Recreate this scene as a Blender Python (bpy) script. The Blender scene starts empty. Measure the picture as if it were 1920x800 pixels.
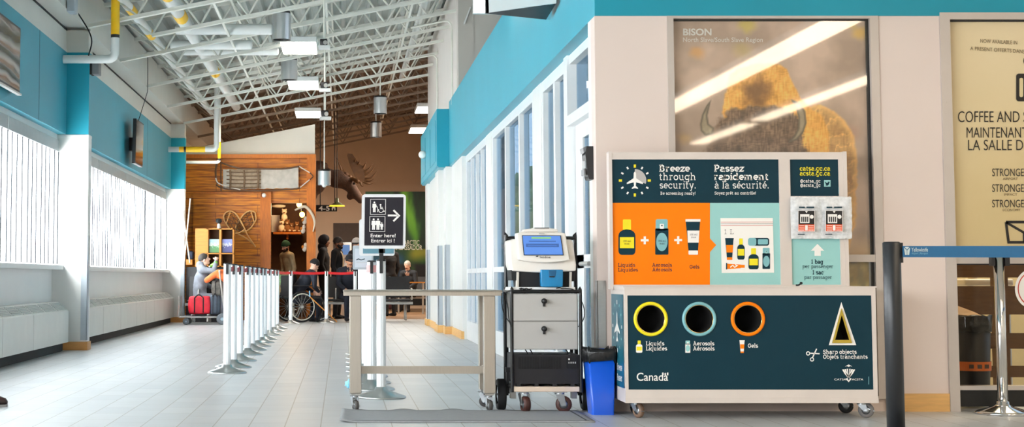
import bpy, bmesh, math, random
from mathutils import Vector, Matrix
random.seed(7)
SC = bpy.context.scene
COL = SC.collection
PI = math.pi

# ------------------------------------------------------------------ measuring the place from the photograph
F = 2800.0; EYE = 0.86; PPX = 640.0
TH = math.atan(F*2.4e-5); PPY = 520 - F*math.tan(TH)
CT, ST = math.cos(TH), math.sin(TH)
def U(px, py, X=None, Y=None, Z=None):
    dx = (px-PPX)/F; dy = -(py-PPY)/F
    r = (dx, CT-dy*ST, ST+dy*CT)
    t = X/r[0] if X is not None else (Y/r[1] if Y is not None else (Z-EYE)/r[2])
    return Vector((t*r[0], t*r[1], EYE+t*r[2]))

# ------------------------------------------------------------------ materials
def lin(c):
    c = c/255.0
    return c/12.92 if c <= 0.04045 else ((c+0.055)/1.055)**2.4
def rgb(h):
    if isinstance(h, str):
        h = h.lstrip('#'); h = tuple(int(h[i:i+2], 16) for i in (0, 2, 4))
    return tuple(lin(c) for c in h)+(1.0,)
MATS = {}
def nodes(name):
    m = bpy.data.materials.new(name); m.use_nodes = True
    nt = m.node_tree; b = nt.nodes['Principled BSDF']
    return m, nt, b
def P(name, col, rough=0.5, metal=0.0, var=0.06, scale=9.0, bump=0.0, bscale=60.0, coat=0.0, trans=0.0, alpha=1.0, spec=0.5, sheen=0.0, emit=None, estr=1.0, stretch=None):
    if name in MATS: return MATS[name]
    m, nt, b = nodes(name)
    c = rgb(col)
    tc = nt.nodes.new('ShaderNodeTexCoord'); mp = nt.nodes.new('ShaderNodeMapping')
    nt.links.new(tc.outputs['Object'], mp.inputs['Vector'])
    if stretch: mp.inputs['Scale'].default_value = stretch
    if var > 0:
        n = nt.nodes.new('ShaderNodeTexNoise'); n.inputs['Scale'].default_value = scale; n.inputs['Detail'].default_value = 4
        nt.links.new(mp.outputs['Vector'], n.inputs['Vector'])
        r = nt.nodes.new('ShaderNodeMapRange'); r.inputs['From Min'].default_value = .3; r.inputs['From Max'].default_value = .7
        r.inputs['To Min'].default_value = 1-var; r.inputs['To Max'].default_value = 1+var*.6
        nt.links.new(n.outputs['Fac'], r.inputs['Value'])
        mx = nt.nodes.new('ShaderNodeVectorMath'); mx.operation = 'SCALE'
        mx.inputs[0].default_value = c[:3]
        nt.links.new(r.outputs['Result'], mx.inputs['Scale'])
        nt.links.new(mx.outputs['Vector'], b.inputs['Base Color'])
    else:
        b.inputs['Base Color'].default_value = c
    b.inputs['Roughness'].default_value = rough; b.inputs['Metallic'].default_value = metal
    b.inputs['Specular IOR Level'].default_value = spec
    b.inputs['Coat Weight'].default_value = coat; b.inputs['Sheen Weight'].default_value = sheen; b.inputs['Sheen Roughness'].default_value = .45
    b.inputs['Transmission Weight'].default_value = trans
    b.inputs['Alpha'].default_value = alpha
    if emit:
        b.inputs['Emission Color'].default_value = rgb(emit); b.inputs['Emission Strength'].default_value = estr
    if bump > 0:
        n2 = nt.nodes.new('ShaderNodeTexNoise'); n2.inputs['Scale'].default_value = bscale; n2.inputs['Detail'].default_value = 3
        nt.links.new(mp.outputs['Vector'], n2.inputs['Vector'])
        bp = nt.nodes.new('ShaderNodeBump'); bp.inputs['Strength'].default_value = bump; bp.inputs['Distance'].default_value = .01
        nt.links.new(n2.outputs['Fac'], bp.inputs['Height']); nt.links.new(bp.outputs['Normal'], b.inputs['Normal'])
    MATS[name] = m
    return m
def GLASS(name, tint='#eef6f6', gloss=.12, rough=.02, refl=.9):
    if name in MATS: return MATS[name]
    m, nt, b = nodes(name)
    out = nt.nodes['Material Output']; nt.nodes.remove(b)
    t = nt.nodes.new('ShaderNodeBsdfTransparent'); t.inputs['Color'].default_value = rgb(tint)
    g = nt.nodes.new('ShaderNodeBsdfGlossy'); g.inputs['Roughness'].default_value = rough
    lw = nt.nodes.new('ShaderNodeFresnel')
    ge = nt.nodes.new('ShaderNodeNewGeometry'); io = nt.nodes.new('ShaderNodeMapRange')      # thin pane: same index from both sides
    io.inputs['To Min'].default_value = 1.45; io.inputs['To Max'].default_value = 1/1.45
    nt.links.new(ge.outputs['Backfacing'], io.inputs['Value']); nt.links.new(io.outputs['Result'], lw.inputs['IOR'])
    ad = nt.nodes.new('ShaderNodeMath'); ad.operation = 'MULTIPLY_ADD'; ad.inputs[1].default_value = refl; ad.inputs[2].default_value = gloss
    nt.links.new(lw.outputs['Fac'], ad.inputs[0])
    mx = nt.nodes.new('ShaderNodeMixShader')
    nt.links.new(ad.outputs[0], mx.inputs['Fac']); nt.links.new(t.outputs[0], mx.inputs[1]); nt.links.new(g.outputs[0], mx.inputs[2])
    nt.links.new(mx.outputs[0], out.inputs['Surface'])
    MATS[name] = m
    return m
def PRINT(name, rough=.4, coat=0.0):
    """a printed picture: colours come from the painted mesh attribute"""
    if name in MATS: return MATS[name]
    m, nt, b = nodes(name)
    a = nt.nodes.new('ShaderNodeAttribute'); a.attribute_name = 'ink'
    nt.links.new(a.outputs['Color'], b.inputs['Base Color'])
    b.inputs['Roughness'].default_value = rough; b.inputs['Coat Weight'].default_value = coat; b.inputs['Coat Roughness'].default_value = .03
    MATS[name] = m
    return m

# ------------------------------------------------------------------ mesh builder
def frame_for(d):
    d = d.normalized()
    a = Vector((0, 0, 1)) if abs(d.z) < .9 else Vector((1, 0, 0))
    u = d.cross(a).normalized(); v = d.cross(u).normalized()
    return u, v
ORIG = {}
def origin_of(o):
    v = Vector((0, 0, 0))
    while o is not None:
        v = v + o.location; o = o.parent
    return v
class MB:
    def __init__(s, mat=None):
        s.v = []; s.f = []; s.m = []; s.sm = []; s.mats = []; s.cur = mat; s.M = None
    def _mi(s, mat):
        mat = mat or s.cur
        if mat not in s.mats: s.mats.append(mat)
        return s.mats.index(mat)
    def add(s, vs, fs, mat=None, smooth=False):
        b = len(s.v); i = s._mi(mat)
        for p in vs:
            p = Vector(p)
            s.v.append(s.M @ p if s.M else p)
        for f in fs:
            s.f.append([b+k for k in f]); s.m.append(i); s.sm.append(smooth)
        return s
    def box(s, x0, x1, y0, y1, z0, z1, mat=None, bev=0.0):
        if x0 > x1: x0, x1 = x1, x0
        if y0 > y1: y0, y1 = y1, y0
        if z0 > z1: z0, z1 = z1, z0
        if bev > 0:
            return s.rbox(x0, x1, y0, y1, z0, z1, bev, mat)
        vs = [(x, y, z) for z in (z0, z1) for y in (y0, y1) for x in (x0, x1)]
        return s.add(vs, [(0, 2, 3, 1), (4, 5, 7, 6), (0, 1, 5, 4), (2, 6, 7, 3), (0, 4, 6, 2), (1, 3, 7, 5)], mat)
    def rbox(s, x0, x1, y0, y1, z0, z1, r, mat=None, n=2):
        bm = bmesh.new(); bmesh.ops.create_cube(bm, size=1)
        for v in bm.verts:
            v.co = Vector(((x0+x1)/2+v.co.x*(x1-x0), (y0+y1)/2+v.co.y*(y1-y0), (z0+z1)/2+v.co.z*(z1-z0)))
        r = min(r, .49*min(x1-x0, y1-y0, z1-z0))
        bmesh.ops.bevel(bm, geom=bm.edges[:], offset=r, segments=n, affect='EDGES', profile=.5)
        return s.bm(bm, mat, smooth=n > 1)
    def bm(s, bm, mat=None, smooth=False):
        bm.verts.index_update()
        s.add([v.co.copy() for v in bm.verts], [[v.index for v in f.verts] for f in bm.faces], mat, smooth)
        bm.free(); return s
    def cyl(s, p0, p1, r0, r1=None, n=16, mat=None, caps=True, smooth=True):
        p0 = Vector(p0); p1 = Vector(p1); r1 = r0 if r1 is None else r1
        u, v = frame_for(p1-p0); vs = []
        for p, r in ((p0, r0), (p1, r1)):
            for k in range(n):
                a = 2*PI*k/n; vs.append(p+u*(r*math.cos(a))+v*(r*math.sin(a)))
        s.add(vs, [(k, (k+1) % n, n+(k+1) % n, n+k) for k in range(n)], mat, smooth)
        if caps:
            s.add(vs[:n], [tuple(range(n))[::-1]], mat); s.add(vs[n:], [tuple(range(n))], mat)
        return s
    def tube(s, pts, r, n=8, mat=None, caps=True):
        pts = [Vector(p) for p in pts]; N = len(pts)
        rs = r if isinstance(r, (list, tuple)) else [r]*N
        u = None; vs = []
        for i, p in enumerate(pts):
            d = (pts[min(i+1, N-1)]-pts[max(i-1, 0)]).normalized()
            if u is None: u, v = frame_for(d)
            else:
                u = (u-d*u.dot(d)).normalized(); v = d.cross(u)
            for k in range(n):
                a = 2*PI*k/n; vs.append(p+u*(rs[i]*math.cos(a))+v*(rs[i]*math.sin(a)))
        fs = [(i*n+k, i*n+(k+1) % n, (i+1)*n+(k+1) % n, (i+1)*n+k) for i in range(N-1) for k in range(n)]
        s.add(vs, fs, mat, True)
        if caps: s.add(vs[:n], [tuple(range(n))[::-1]], mat); s.add(vs[-n:], [tuple(range(n))], mat)
        return s
    def lathe(s, prof, c=(0, 0, 0), n=28, mat=None, axis='Z', smooth=True):
        c = Vector(c); vs = []
        for r, h in prof:
            for k in range(n):
                a = 2*PI*k/n; x, y = r*math.cos(a), r*math.sin(a)
                vs.append(c+(Vector((x, y, h)) if axis == 'Z' else Vector((h, x, y)) if axis == 'X' else Vector((x, h, y))))
        N = len(prof)
        fs = [(i*n+k, i*n+(k+1) % n, (i+1)*n+(k+1) % n, (i+1)*n+k) for i in range(N-1) for k in range(n)]
        return s.add(vs, fs, mat, smooth)
    def torus(s, c, R, r, axis=(0, 0, 1), N=40, n=8, mat=None):
        c = Vector(c); u, v = frame_for(Vector(axis)); w = Vector(axis).normalized(); vs = []
        for i in range(N):
            a = 2*PI*i/N; d = u*math.cos(a)+v*math.sin(a)
            for k in range(n):
                b = 2*PI*k/n; vs.append(c+d*(R+r*math.cos(b))+w*(r*math.sin(b)))
        return s.add(vs, [(i*n+k, i*n+(k+1) % n, ((i+1) % N)*n+(k+1) % n, ((i+1) % N)*n+k) for i in range(N) for k in range(n)], mat, True)
    def ball(s, c, r, mat=None, nu=16, nv=10):
        c = Vector(c); rx, ry, rz = r if isinstance(r, (tuple, list)) else (r, r, r); vs = []
        for j in range(nv+1):
            t = PI*j/nv
            for k in range(nu):
                a = 2*PI*k/nu
                vs.append(c+Vector((rx*math.sin(t)*math.cos(a), ry*math.sin(t)*math.sin(a), rz*math.cos(t))))
        return s.add(vs, [(j*nu+k, j*nu+(k+1) % nu, (j+1)*nu+(k+1) % nu, (j+1)*nu+k) for j in range(nv) for k in range(nu)], mat, True)
    def bar(s, p0, p1, w, h, mat=None, up=(0, 0, 1)):
        """rectangular bar from p0 to p1: w across, h along up"""
        p0 = Vector(p0); p1 = Vector(p1); d = (p1-p0).normalized(); up = Vector(up)
        u = d.cross(up)
        if u.length < 1e-4: u = d.cross(Vector((1, 0, 0)))
        u.normalize(); v = u.cross(d).normalized(); vs = []
        for p in (p0, p1):
            for a, b in ((-1, -1), (1, -1), (1, 1), (-1, 1)): vs.append(p+u*(a*w/2)+v*(b*h/2))
        return s.add(vs, [(3, 2, 1, 0), (4, 5, 6, 7), (0, 1, 5, 4), (1, 2, 6, 5), (2, 3, 7, 6), (3, 0, 4, 7)], mat)
    def prism(s, poly, axis, a0, a1, mat=None, smooth=False):
        """poly in the plane across axis; (x,z) for Y, (y,z) for X, (x,y) for Z"""
        def pt(p, a):
            return (p[0], a, p[1]) if axis == 'Y' else (a, p[0], p[1]) if axis == 'X' else (p[0], p[1], a)
        n = len(poly)
        vs = [pt(p, a0) for p in poly]+[pt(p, a1) for p in poly]
        s.add(vs, [tuple(range(n)), tuple(range(n, 2*n))[::-1]], mat)
        return s.add(vs, [(k, (k+1) % n, n+(k+1) % n, n+k) for k in range(n)], mat, smooth)
    def quad(s, a, b, c, d, mat=None): return s.add([a, b, c, d], [(0, 1, 2, 3)], mat)
    def build(s, name, parent=None, origin=None):
        o0 = origin_of(parent) if parent else (Vector(origin) if origin is not None else Vector((0, 0, 0)))
        me = bpy.data.meshes.new(name)
        me.from_pydata([tuple(p-o0) for p in s.v], [], s.f)
        for m in s.mats: me.materials.append(m)
        me.polygons.foreach_set('material_index', s.m)
        me.polygons.foreach_set('use_smooth', s.sm)
        me.update()
        bm = bmesh.new(); bm.from_mesh(me)
        if getattr(s, 'fixn', True): bmesh.ops.recalc_face_normals(bm, faces=bm.faces)
        bm.to_mesh(me); bm.free()
        ob = bpy.data.objects.new(name, me); COL.objects.link(ob)
        if parent: ob.parent = parent
        elif origin is not None: ob.location = origin
        return ob
def empty(name, loc, label=None, cat=None, group=None):
    o = bpy.data.objects.new(name, None); COL.objects.link(o); o.location = loc; o.empty_display_size = .1
    return tag(o, label, cat, group) if label else o
def tag(o, label, cat, group=None):
    o['label'] = label; o['category'] = cat
    if group: o['group'] = group
    return o
def struct(mb, name, parent=None):
    o = mb.build(name, parent)
    if parent is None: o['kind'] = 'structure'
    return o
def dup(root, loc, rz=None, label=None, group=None):
    r = root.copy(); COL.objects.link(r); r.location = loc
    if rz is not None: r.rotation_euler = (0, 0, rz)
    if label: r['label'] = label
    if group: r['group'] = group
    for ch in list(root.children):
        c = ch.copy(); COL.objects.link(c); c.parent = r
        for g in list(ch.children):
            d = g.copy(); COL.objects.link(d); d.parent = c
    return r
def bez(pts, n=8):
    """smooth curve through points (Catmull-Rom)"""
    pts = [Vector(p) for p in pts]; out = []
    for i in range(len(pts)-1):
        p0 = pts[max(i-1, 0)]; p1 = pts[i]; p2 = pts[i+1]; p3 = pts[min(i+2, len(pts)-1)]
        for k in range(n):
            t = k/n
            out.append(.5*((2*p1)+(p2-p0)*t+(2*p0-5*p1+4*p2-p3)*t*t+(3*p1-p0-3*p2+p3)*t**3))
    out.append(pts[-1]); return out

# ------------------------------------------------------------------ lettering
_TX = {}
def text_mesh(body, bold=0.0):
    k = (body, bold)
    if k in _TX: return _TX[k]
    cu = bpy.data.curves.new('lettering', 'FONT'); cu.body = body; cu.size = 1.0; cu.offset = bold; cu.resolution_u = 4
    cu.fill_mode = 'FRONT'
    ob = bpy.data.objects.new('lettering', cu)
    me = bpy.data.meshes.new_from_object(ob)
    vs = [v.co.copy() for v in me.vertices]; fs = [tuple(p.vertices) for p in me.polygons]
    bpy.data.objects.remove(ob); bpy.data.meshes.remove(me); bpy.data.curves.remove(cu)
    _TX[k] = (vs, fs); return _TX[k]
def ribbon(pts, w):
    """flat stroke of width w along a 2D polyline"""
    n = len(pts); L = []; R = []
    for i, p in enumerate(pts):
        a = pts[max(i-1, 0)]; b = pts[min(i+1, n-1)]
        def nrm(q, r):
            dx, dy = r[0]-q[0], r[1]-q[1]; l = math.hypot(dx, dy) or 1
            return (-dy/l, dx/l)
        if 0 < i < n-1:
            n1 = nrm(a, p); n2 = nrm(p, b); m = (n1[0]+n2[0], n1[1]+n2[1]); l = math.hypot(*m) or 1
            m = (m[0]/l, m[1]/l); c = max(.45, m[0]*n1[0]+m[1]*n1[1]); m = (m[0]/c, m[1]/c)
        else: m = nrm(a, b)
        L.append((p[0]+m[0]*w/2, p[1]+m[1]*w/2)); R.append((p[0]-m[0]*w/2, p[1]-m[1]*w/2))
    return L+R, [(i, i+1, n+i+1, n+i) for i in range(n-1)]
def arc(cx, cy, rx, ry, a0, a1, n=12):
    return [(cx+rx*math.cos(math.radians(a0+(a1-a0)*k/n)), cy+ry*math.sin(math.radians(a0+(a1-a0)*k/n))) for k in range(n+1)]
def _sl(x, y, h=1.0, hr=None):
    return [(x-h, y), (x+(h if hr is None else hr), y)]
def _stem(x, y0, y1, bl=1.0, br=1.0, tl=1.0, tr=0.0):
    st = [[(x, y0), (x, y1)]]
    if bl or br: st.append(_sl(x, y0+.35, bl, br))
    if tl or tr: st.append(_sl(x, y1-.35, tl, tr))
    return st
def _o(cx=2.3, cy=2.5, rx=1.9, ry=2.15): return [arc(cx, cy, rx, ry, 0, 360, 20)]
SLAB = {
 'a': (4.9, [arc(2.2, 3.1, 1.5, 1.55, 160, 0)+[(3.7, .35)], _sl(4.1, .35, .4, .6), arc(2.1, 1.5, 1.6, 1.2, 0, 360, 16)]),
 'b': (5.4, [[(1, 0), (1, 7.4)], _sl(1, 7.05, 1, 0)]+_o(2.9, 2.5, 1.9, 2.15)),
 'c': (4.6, [arc(2.4, 2.5, 2, 2.15, 50, 320, 16), [(3.75, 3.3), (3.75, 4.6)]]),
 'd': (5.6, [[(4, 0), (4, 7.4)], _sl(4, 7.05, 1, 0), _sl(4, .35, 0, 1)]+_o(2.2, 2.5, 1.9, 2.15)),
 'e': (4.7, [[(.6, 2.6), (4.1, 2.6)]+arc(2.35, 2.6, 1.8, 2.1, 0, 310, 18)]),
 'g': (5.4, _o(2.2, 2.6, 1.8, 2.05)+[[(4, 4.65), (4, -.4)]+arc(2.4, -.5, 1.6, 1.4, 0, -150, 10), _sl(4, 4.65, 0, 1)]),
 'h': (5.9, _stem(1.1, 0, 7.4)+[[(1.1, 2.8)]+arc(2.7, 3, 1.5, 1.65, 170, 0)+[(4.2, 0)], _sl(4.2, .35, .8, 1)]),
 'i': (2.6, _stem(1.3, 0, 5)+[[(1.3, 6.2), (1.3, 7.4)]]),
 'j': (2.6, [[(1.5, 5), (1.5, -1)]+arc(.5, -1, 1, .9, 0, -110, 6), _sl(1.5, 4.65, 1, 0), [(1.5, 6.2), (1.5, 7.4)]]),
 'k': (5.3, _stem(1.1, 0, 7.4)+[[(1.1, 2), (4.2, 4.7)], [(2.2, 3), (4.4, .3)], _sl(4.3, 4.65, 1, .6), _sl(4.5, .35, .8, .7)]),
 'l': (2.6, _stem(1.3, 0, 7.4)),
 'm': (8.6, _stem(1.1, 0, 5)+[[(1.1, 2.8)]+arc(2.5, 3, 1.4, 1.65, 170, 0)+[(3.9, 0)], [(3.9, 2.8)]+arc(5.4, 3, 1.4, 1.65, 170, 0)+[(6.8, 0)], _sl(3.9, .35, .8, .8), _sl(6.8, .35, .8, 1)]),
 'n': (5.9, _stem(1.1, 0, 5)+[[(1.1, 2.8)]+arc(2.7, 3, 1.5, 1.65, 170, 0)+[(4.2, 0)], _sl(4.2, .35, .8, 1)]),
 'o': (4.7, _o()),
 'p': (5.4, _stem(1.1, -2.2, 5)+_o(3, 2.5, 1.9, 2.15)),
 'q': (5.4, [[(4, -2.2), (4, 5)], _sl(4, -1.85, 1, 1)]+_o(2.2, 2.5, 1.9, 2.15)),
 'r': (4.3, _stem(1.2, 0, 5)+[[(1.2, 2.6)]+arc(2.8, 3, 1.6, 1.6, 175, 60)]),
 's': (4.2, [arc(2.1, 3.6, 1.5, 1.05, 30, 270, 12)+arc(2.1, 1.5, 1.6, 1.1, 90, -150, 12)]),
 't': (3.6, [[(1.3, 6.4), (1.3, 1.3)]+arc(2.3, 1.3, 1, 1, 180, 310, 8), _sl(1.4, 4.65, 1.2, 1.5)]),
 'u': (5.9, [[(1.2, 5), (1.2, 2)]+arc(2.7, 2, 1.5, 1.7, 180, 350)+[(4.2, 2.2)], [(4.2, 5), (4.2, 0)], _sl(1.2, 4.65, 1, 0), _sl(4.2, 4.65, 1, 0), _sl(4.2, .35, 0, 1)]),
 'v': (5.0, [[(.8, 4.8), (2.5, .2), (4.2, 4.8)], _sl(.8, 4.65, .7, .8), _sl(4.2, 4.65, .8, .7)]),
 'x': (5.0, [[(.8, 4.7), (4.2, .3)], [(4.2, 4.7), (.8, .3)], _sl(.8, 4.65, .6, .7), _sl(4.2, 4.65, .7, .6), _sl(.8, .35, .6, .7), _sl(4.2, .35, .7, .6)]),
 'y': (5.0, [[(.8, 4.8), (2.6, .3)], [(4.3, 4.8), (2.3, -1.3)]+arc(1.4, -1.2, .9, .8, -20, -110, 5), _sl(.8, 4.65, .7, .8), _sl(4.2, 4.65, .8, .7)]),
 'z': (4.4, [[(.5, 4.6), (3.9, 4.6), (.5, .4), (4, .4)], [(.6, 4.6), (.6, 3.6)], [(3.9, .4), (3.9, 1.4)]]),
 'B': (6.2, [[(1.5, 0), (1.5, 7)], _sl(1.5, .35, 1.2, 1.7), _sl(1.5, 6.65, 1.2, 1.5), [(3, 6.65)]+arc(3, 5.2, 1.5, 1.45, 90, -90)+[(1.5, 3.75)], [(1.5, 3.75), (3.2, 3.75)]+arc(3.2, 2.05, 1.7, 1.7, 90, -90)]),
 'P': (5.8, [[(1.5, 0), (1.5, 7)], _sl(1.5, .35, 1.2, 1.2), _sl(1.5, 6.65, 1.2, 1.5), [(3, 6.65)]+arc(3, 4.9, 1.8, 1.75, 90, -90)+[(1.5, 3.15)]]),
 'S': (5.2, [arc(2.6, 5.2, 1.9, 1.5, 25, 270, 12)+arc(2.6, 2, 2, 1.7, 90, -155, 12), [(4.4, 5.3), (4.4, 6.8)], [(.6, .2), (.6, 1.7)]]),
 'L': (5.4, _stem(1.6, 0, 7, 1.2, 1, 1.2, 1.2)+[[(1.6, .35), (4.8, .35)], [(4.8, 0), (4.8, 2)]]),
 'A': (6.8, [[(1.2, .3), (3.4, 6.8), (5.6, .3)], [(2, 2.4), (4.8, 2.4)], _sl(1.2, .35, .9, 1), _sl(5.6, .35, 1, .9), _sl(2.9, 6.65, .9, .5)]),
 'G': (6.4, [arc(3.2, 3.5, 2.5, 3.15, 45, 345, 18)+[(5.5, 3.2)], _sl(5.3, 3.2, 1.5, .6), [(5.1, 5), (5.1, 6.8)]]),
 'O': (6.6, [arc(3.3, 3.5, 2.6, 3.15, 0, 360, 22)]),
 '1': (4.0, [[(.9, 5.6), (2, 6.6), (2, 0)], _sl(2, .35, 1.3, 1.3)]),
 '0': (4.6, [arc(2.3, 3.5, 1.7, 3.1, 0, 360, 18)]),
 '.': (2.2, [[(1.1, 0), (1.1, 1.25)]]),
 '!': (2.4, [[(1.2, 7.2), (1.2, 2.4)], [(1.2, 0), (1.2, 1.25)]]),
 '_': (4.6, [[(.2, -.9), (4.4, -.9)]]),
 '@': (6.8, [arc(3.3, 2.6, 2.9, 3.2, -40, 300, 22), arc(3.2, 2.6, 1.3, 1.6, 0, 360, 14), [(4.6, 4.2), (4.6, 1.6)]+arc(5.4, 1.8, .8, .7, 190, 340, 6)]),
 ' ': (2.6, []),
}
for ch, base, acc in (('à', 'a', [[(1.2, 7.2), (2.6, 5.9)]]), ('é', 'e', [[(1.9, 5.9), (3.3, 7.2)]]), ('ê', 'e', [[(1.1, 5.8), (2.35, 7), (3.6, 5.8)]]), ('ô', 'o', [[(1.1, 5.8), (2.3, 7), (3.5, 5.8)]])):
    SLAB[ch] = (SLAB[base][0], SLAB[base][1]+acc)
def slab_mesh(body, w):
    x = 0; vs = []; fs = []
    for ch in body:
        adv, st = SLAB[ch]
        for p in st:
            v, f = ribbon(p, w); b = len(vs)
            vs += [Vector((q[0]+x, q[1], 0)) for q in v]; fs += [tuple(k+b for k in q) for q in f]
        x += adv+.3
    return vs, fs
class Face:
    """flat artwork on a plane: fn maps (px,py) of the photograph to a point on the plane; n is the outward normal"""
    def __init__(s, mb, fn, n=(0, -1, 0)):
        s.mb = mb; s.fn = fn; s.n = Vector(n)
    def poly(s, pts, mat, lift=1):
        vs = [s.fn(*p)+s.n*(.0012*lift) for p in pts]
        if len(vs) <= 4: s.mb.add(vs, [tuple(range(len(vs)))], mat); return
        from mathutils.geometry import tessellate_polygon
        s.mb.add(vs, [tuple(t) for t in tessellate_polygon([vs])], mat)
    def rect(s, x0, y0, x1, y1, mat, lift=1, r=0):
        if r <= 0: return s.poly([(x0, y0), (x1, y0), (x1, y1), (x0, y1)], mat, lift)
        pts = []
        for cx, cy, a in ((x1-r, y0+r, -90), (x1-r, y1-r, 0), (x0+r, y1-r, 90), (x0+r, y0+r, 180)):
            pts += arc(cx, cy, r, r, a, a+90, 5)
        s.poly(pts, mat, lift)
    def ell(s, cx, cy, rx, ry, mat, lift=1, n=28): s.poly(arc(cx, cy, rx, ry, 0, 360, n)[:-1], mat, lift)
    def line(s, pts, w, mat, lift=1):
        v, f = ribbon(pts, w); s.mb.add([s.fn(*p)+s.n*(.0012*lift) for p in v], f, mat)
    def ring(s, cx, cy, r, w, mat, lift=1): s.line(arc(cx, cy, r, r, 0, 360, 40), w, mat, lift)
    def _place(s, vs, fs, x0, base, x1, cap, mat, lift, unit, slope=0):
        xs = [v.x for v in vs]; a, b = min(xs), max(xs); k = (x1-x0)/(b-a); h = cap/unit
        s.mb.add([s.fn(x0+(v.x-a)*k, base-v.y*h+slope*(v.x-a)*k)+s.n*(.0012*lift) for v in vs], fs, mat)
    def text(s, body, x0, base, x1, cap, mat, bold=0.0, lift=2, slope=0):
        vs, fs = text_mesh(body, bold); s._place(vs, fs, x0, base, x1, cap, mat, lift, .70, slope)
    def slab(s, body, x0, base, x1, cap, mat, w=1.0, lift=2):
        vs, fs = slab_mesh(body, w); s._place(vs, fs, x0, base, x1, cap, mat, lift, 7.0)
# ------------------------------------------------------------------ palette
M_WALL = P('wall_paint_white', '#e6dfd8', .55, var=.02, scale=3)
M_PILLAR = P('pillar_paint', '#e8e8e4', .5, var=.02, scale=3)
M_FRONT = P('wall_paint_cream', '#dfcec4', .55, var=.02, scale=2)
M_TEAL = P('teal_paint', '#0f90a5', .5, var=.05, scale=1.3, sheen=.07)
M_TEALR = M_TEAL
M_CREAM = P('upper_wall_paint', '#d4d2c9', .6, var=.04, scale=2)
M_GREYW = P('grey_wall_paint', '#b9b4ab', .6, var=.03, scale=2)
M_DECK = P('roof_deck_paint', '#aab0ab', .5, var=.08, scale=1.5)
M_STEEL = P('joist_paint', '#dcdcd2', .45, var=.06, scale=6)
M_FRAME = P('window_frame_white', '#eef0f0', .35, var=.02)
M_ALU = P('aluminium', '#b9b8b4', .38, .75, var=.05, scale=20, stretch=(1, 1, 12))
M_ALUF = P('brushed_frame', '#c4bab2', .42, .3, var=.03)
M_HEAT = P('heater_enamel', '#dcdcd4', .4, var=.04, scale=4)
M_DARK = P('dark_shadow_gap', '#2a2927', .8, var=.1)
M_MAPLE = P('maple_wood', '#dfae6a', .42, var=.12, scale=8, stretch=(1, 1, 10))
M_MAPLEL = P('maple_wood_warm', '#c98f4f', .45, var=.12, scale=8, stretch=(1, 1, 10))
M_GUARD = P('corner_guard_grey', '#adb6bd', .4, .1, var=.04)
M_PANE = GLASS('window_glass', '#dcebf6', .02, .02, .4)
M_BLACK = P('black_plastic', '#1b1b1d', .45, var=.1)
M_SOFT = P('black_soft', '#141416', .8, var=.15)
M_WHITE = P('white_plastic', '#eeeeec', .4, var=.02)
M_CHROME = P('polished_steel', '#dcdcdc', .12, 1.0, var=.02)
M_SS = P('stainless_steel', '#bfb6aa', .34, .85, var=.05, scale=12, stretch=(20, 1, 1))
M_YEL = P('safety_yellow', '#f0bb10', .45, var=.05)
M_BEIGE = P('back_wall_beige', '#cdb195', .6, var=.04, scale=2)
M_BROWN = P('brown_panel', '#4a3a30', .6, var=.1)

def tile_floor():
    m, nt, b = nodes('floor_tile')
    tc = nt.nodes.new('ShaderNodeTexCoord'); mp = nt.nodes.new('ShaderNodeMapping')
    mp.inputs['Rotation'].default_value = (0, 0, PI/2); mp.inputs['Location'].default_value = (0, .12, 0)
    nt.links.new(tc.outputs['Object'], mp.inputs['Vector'])
    br = nt.nodes.new('ShaderNodeTexBrick'); br.offset = .5
    br.inputs['Color1'].default_value = rgb('#bfc2c4'); br.inputs['Color2'].default_value = rgb('#c9cbcc'); br.inputs['Mortar'].default_value = rgb('#98938b')
    br.inputs['Scale'].default_value = 1; br.inputs['Mortar Size'].default_value = .0035; br.inputs['Mortar Smooth'].default_value = .2
    br.inputs['Brick Width'].default_value = .416; br.inputs['Row Height'].default_value = .208
    nt.links.new(mp.outputs['Vector'], br.inputs['Vector'])
    n = nt.nodes.new('ShaderNodeTexNoise'); n.inputs['Scale'].default_value = 3.5; n.inputs['Detail'].default_value = 6
    mp2 = nt.nodes.new('ShaderNodeMapping'); mp2.inputs['Scale'].default_value = (1, 4, 1)
    nt.links.new(tc.outputs['Object'], mp2.inputs['Vector']); nt.links.new(mp2.outputs['Vector'], n.inputs['Vector'])
    r = nt.nodes.new('ShaderNodeMapRange'); r.inputs['From Min'].default_value = .3; r.inputs['From Max'].default_value = .7; r.inputs['To Min'].default_value = .94; r.inputs['To Max'].default_value = 1.03
    nt.links.new(n.outputs['Fac'], r.inputs['Value'])
    mx = nt.nodes.new('ShaderNodeVectorMath'); mx.operation = 'SCALE'
    nt.links.new(br.outputs['Color'], mx.inputs[0]); nt.links.new(r.outputs['Result'], mx.inputs['Scale'])
    nt.links.new(mx.outputs['Vector'], b.inputs['Base Color'])
    r2 = nt.nodes.new('ShaderNodeMapRange'); r2.inputs['To Min'].default_value = .31; r2.inputs['To Max'].default_value = .38
    nt.links.new(n.outputs['Fac'], r2.inputs['Value']); nt.links.new(r2.outputs['Result'], b.inputs['Roughness'])
    bp = nt.nodes.new('ShaderNodeBump'); bp.inputs['Strength'].default_value = .25; bp.inputs['Distance'].default_value = .004; bp.invert = True
    nt.links.new(br.outputs['Fac'], bp.inputs['Height']); nt.links.new(bp.outputs['Normal'], b.inputs['Normal'])
    return m
YF = 9.70          # front face of the wall that faces the camera
XB, XG = 1.66, 1.80  # face of the teal band, plane of the glazing on the corridor side
ZB0, ZB1 = 2.57, 3.56
struct(MB(tile_floor()).box(-4.2, 9.5, -7, 43, -.15, 0), 'floor')

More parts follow.
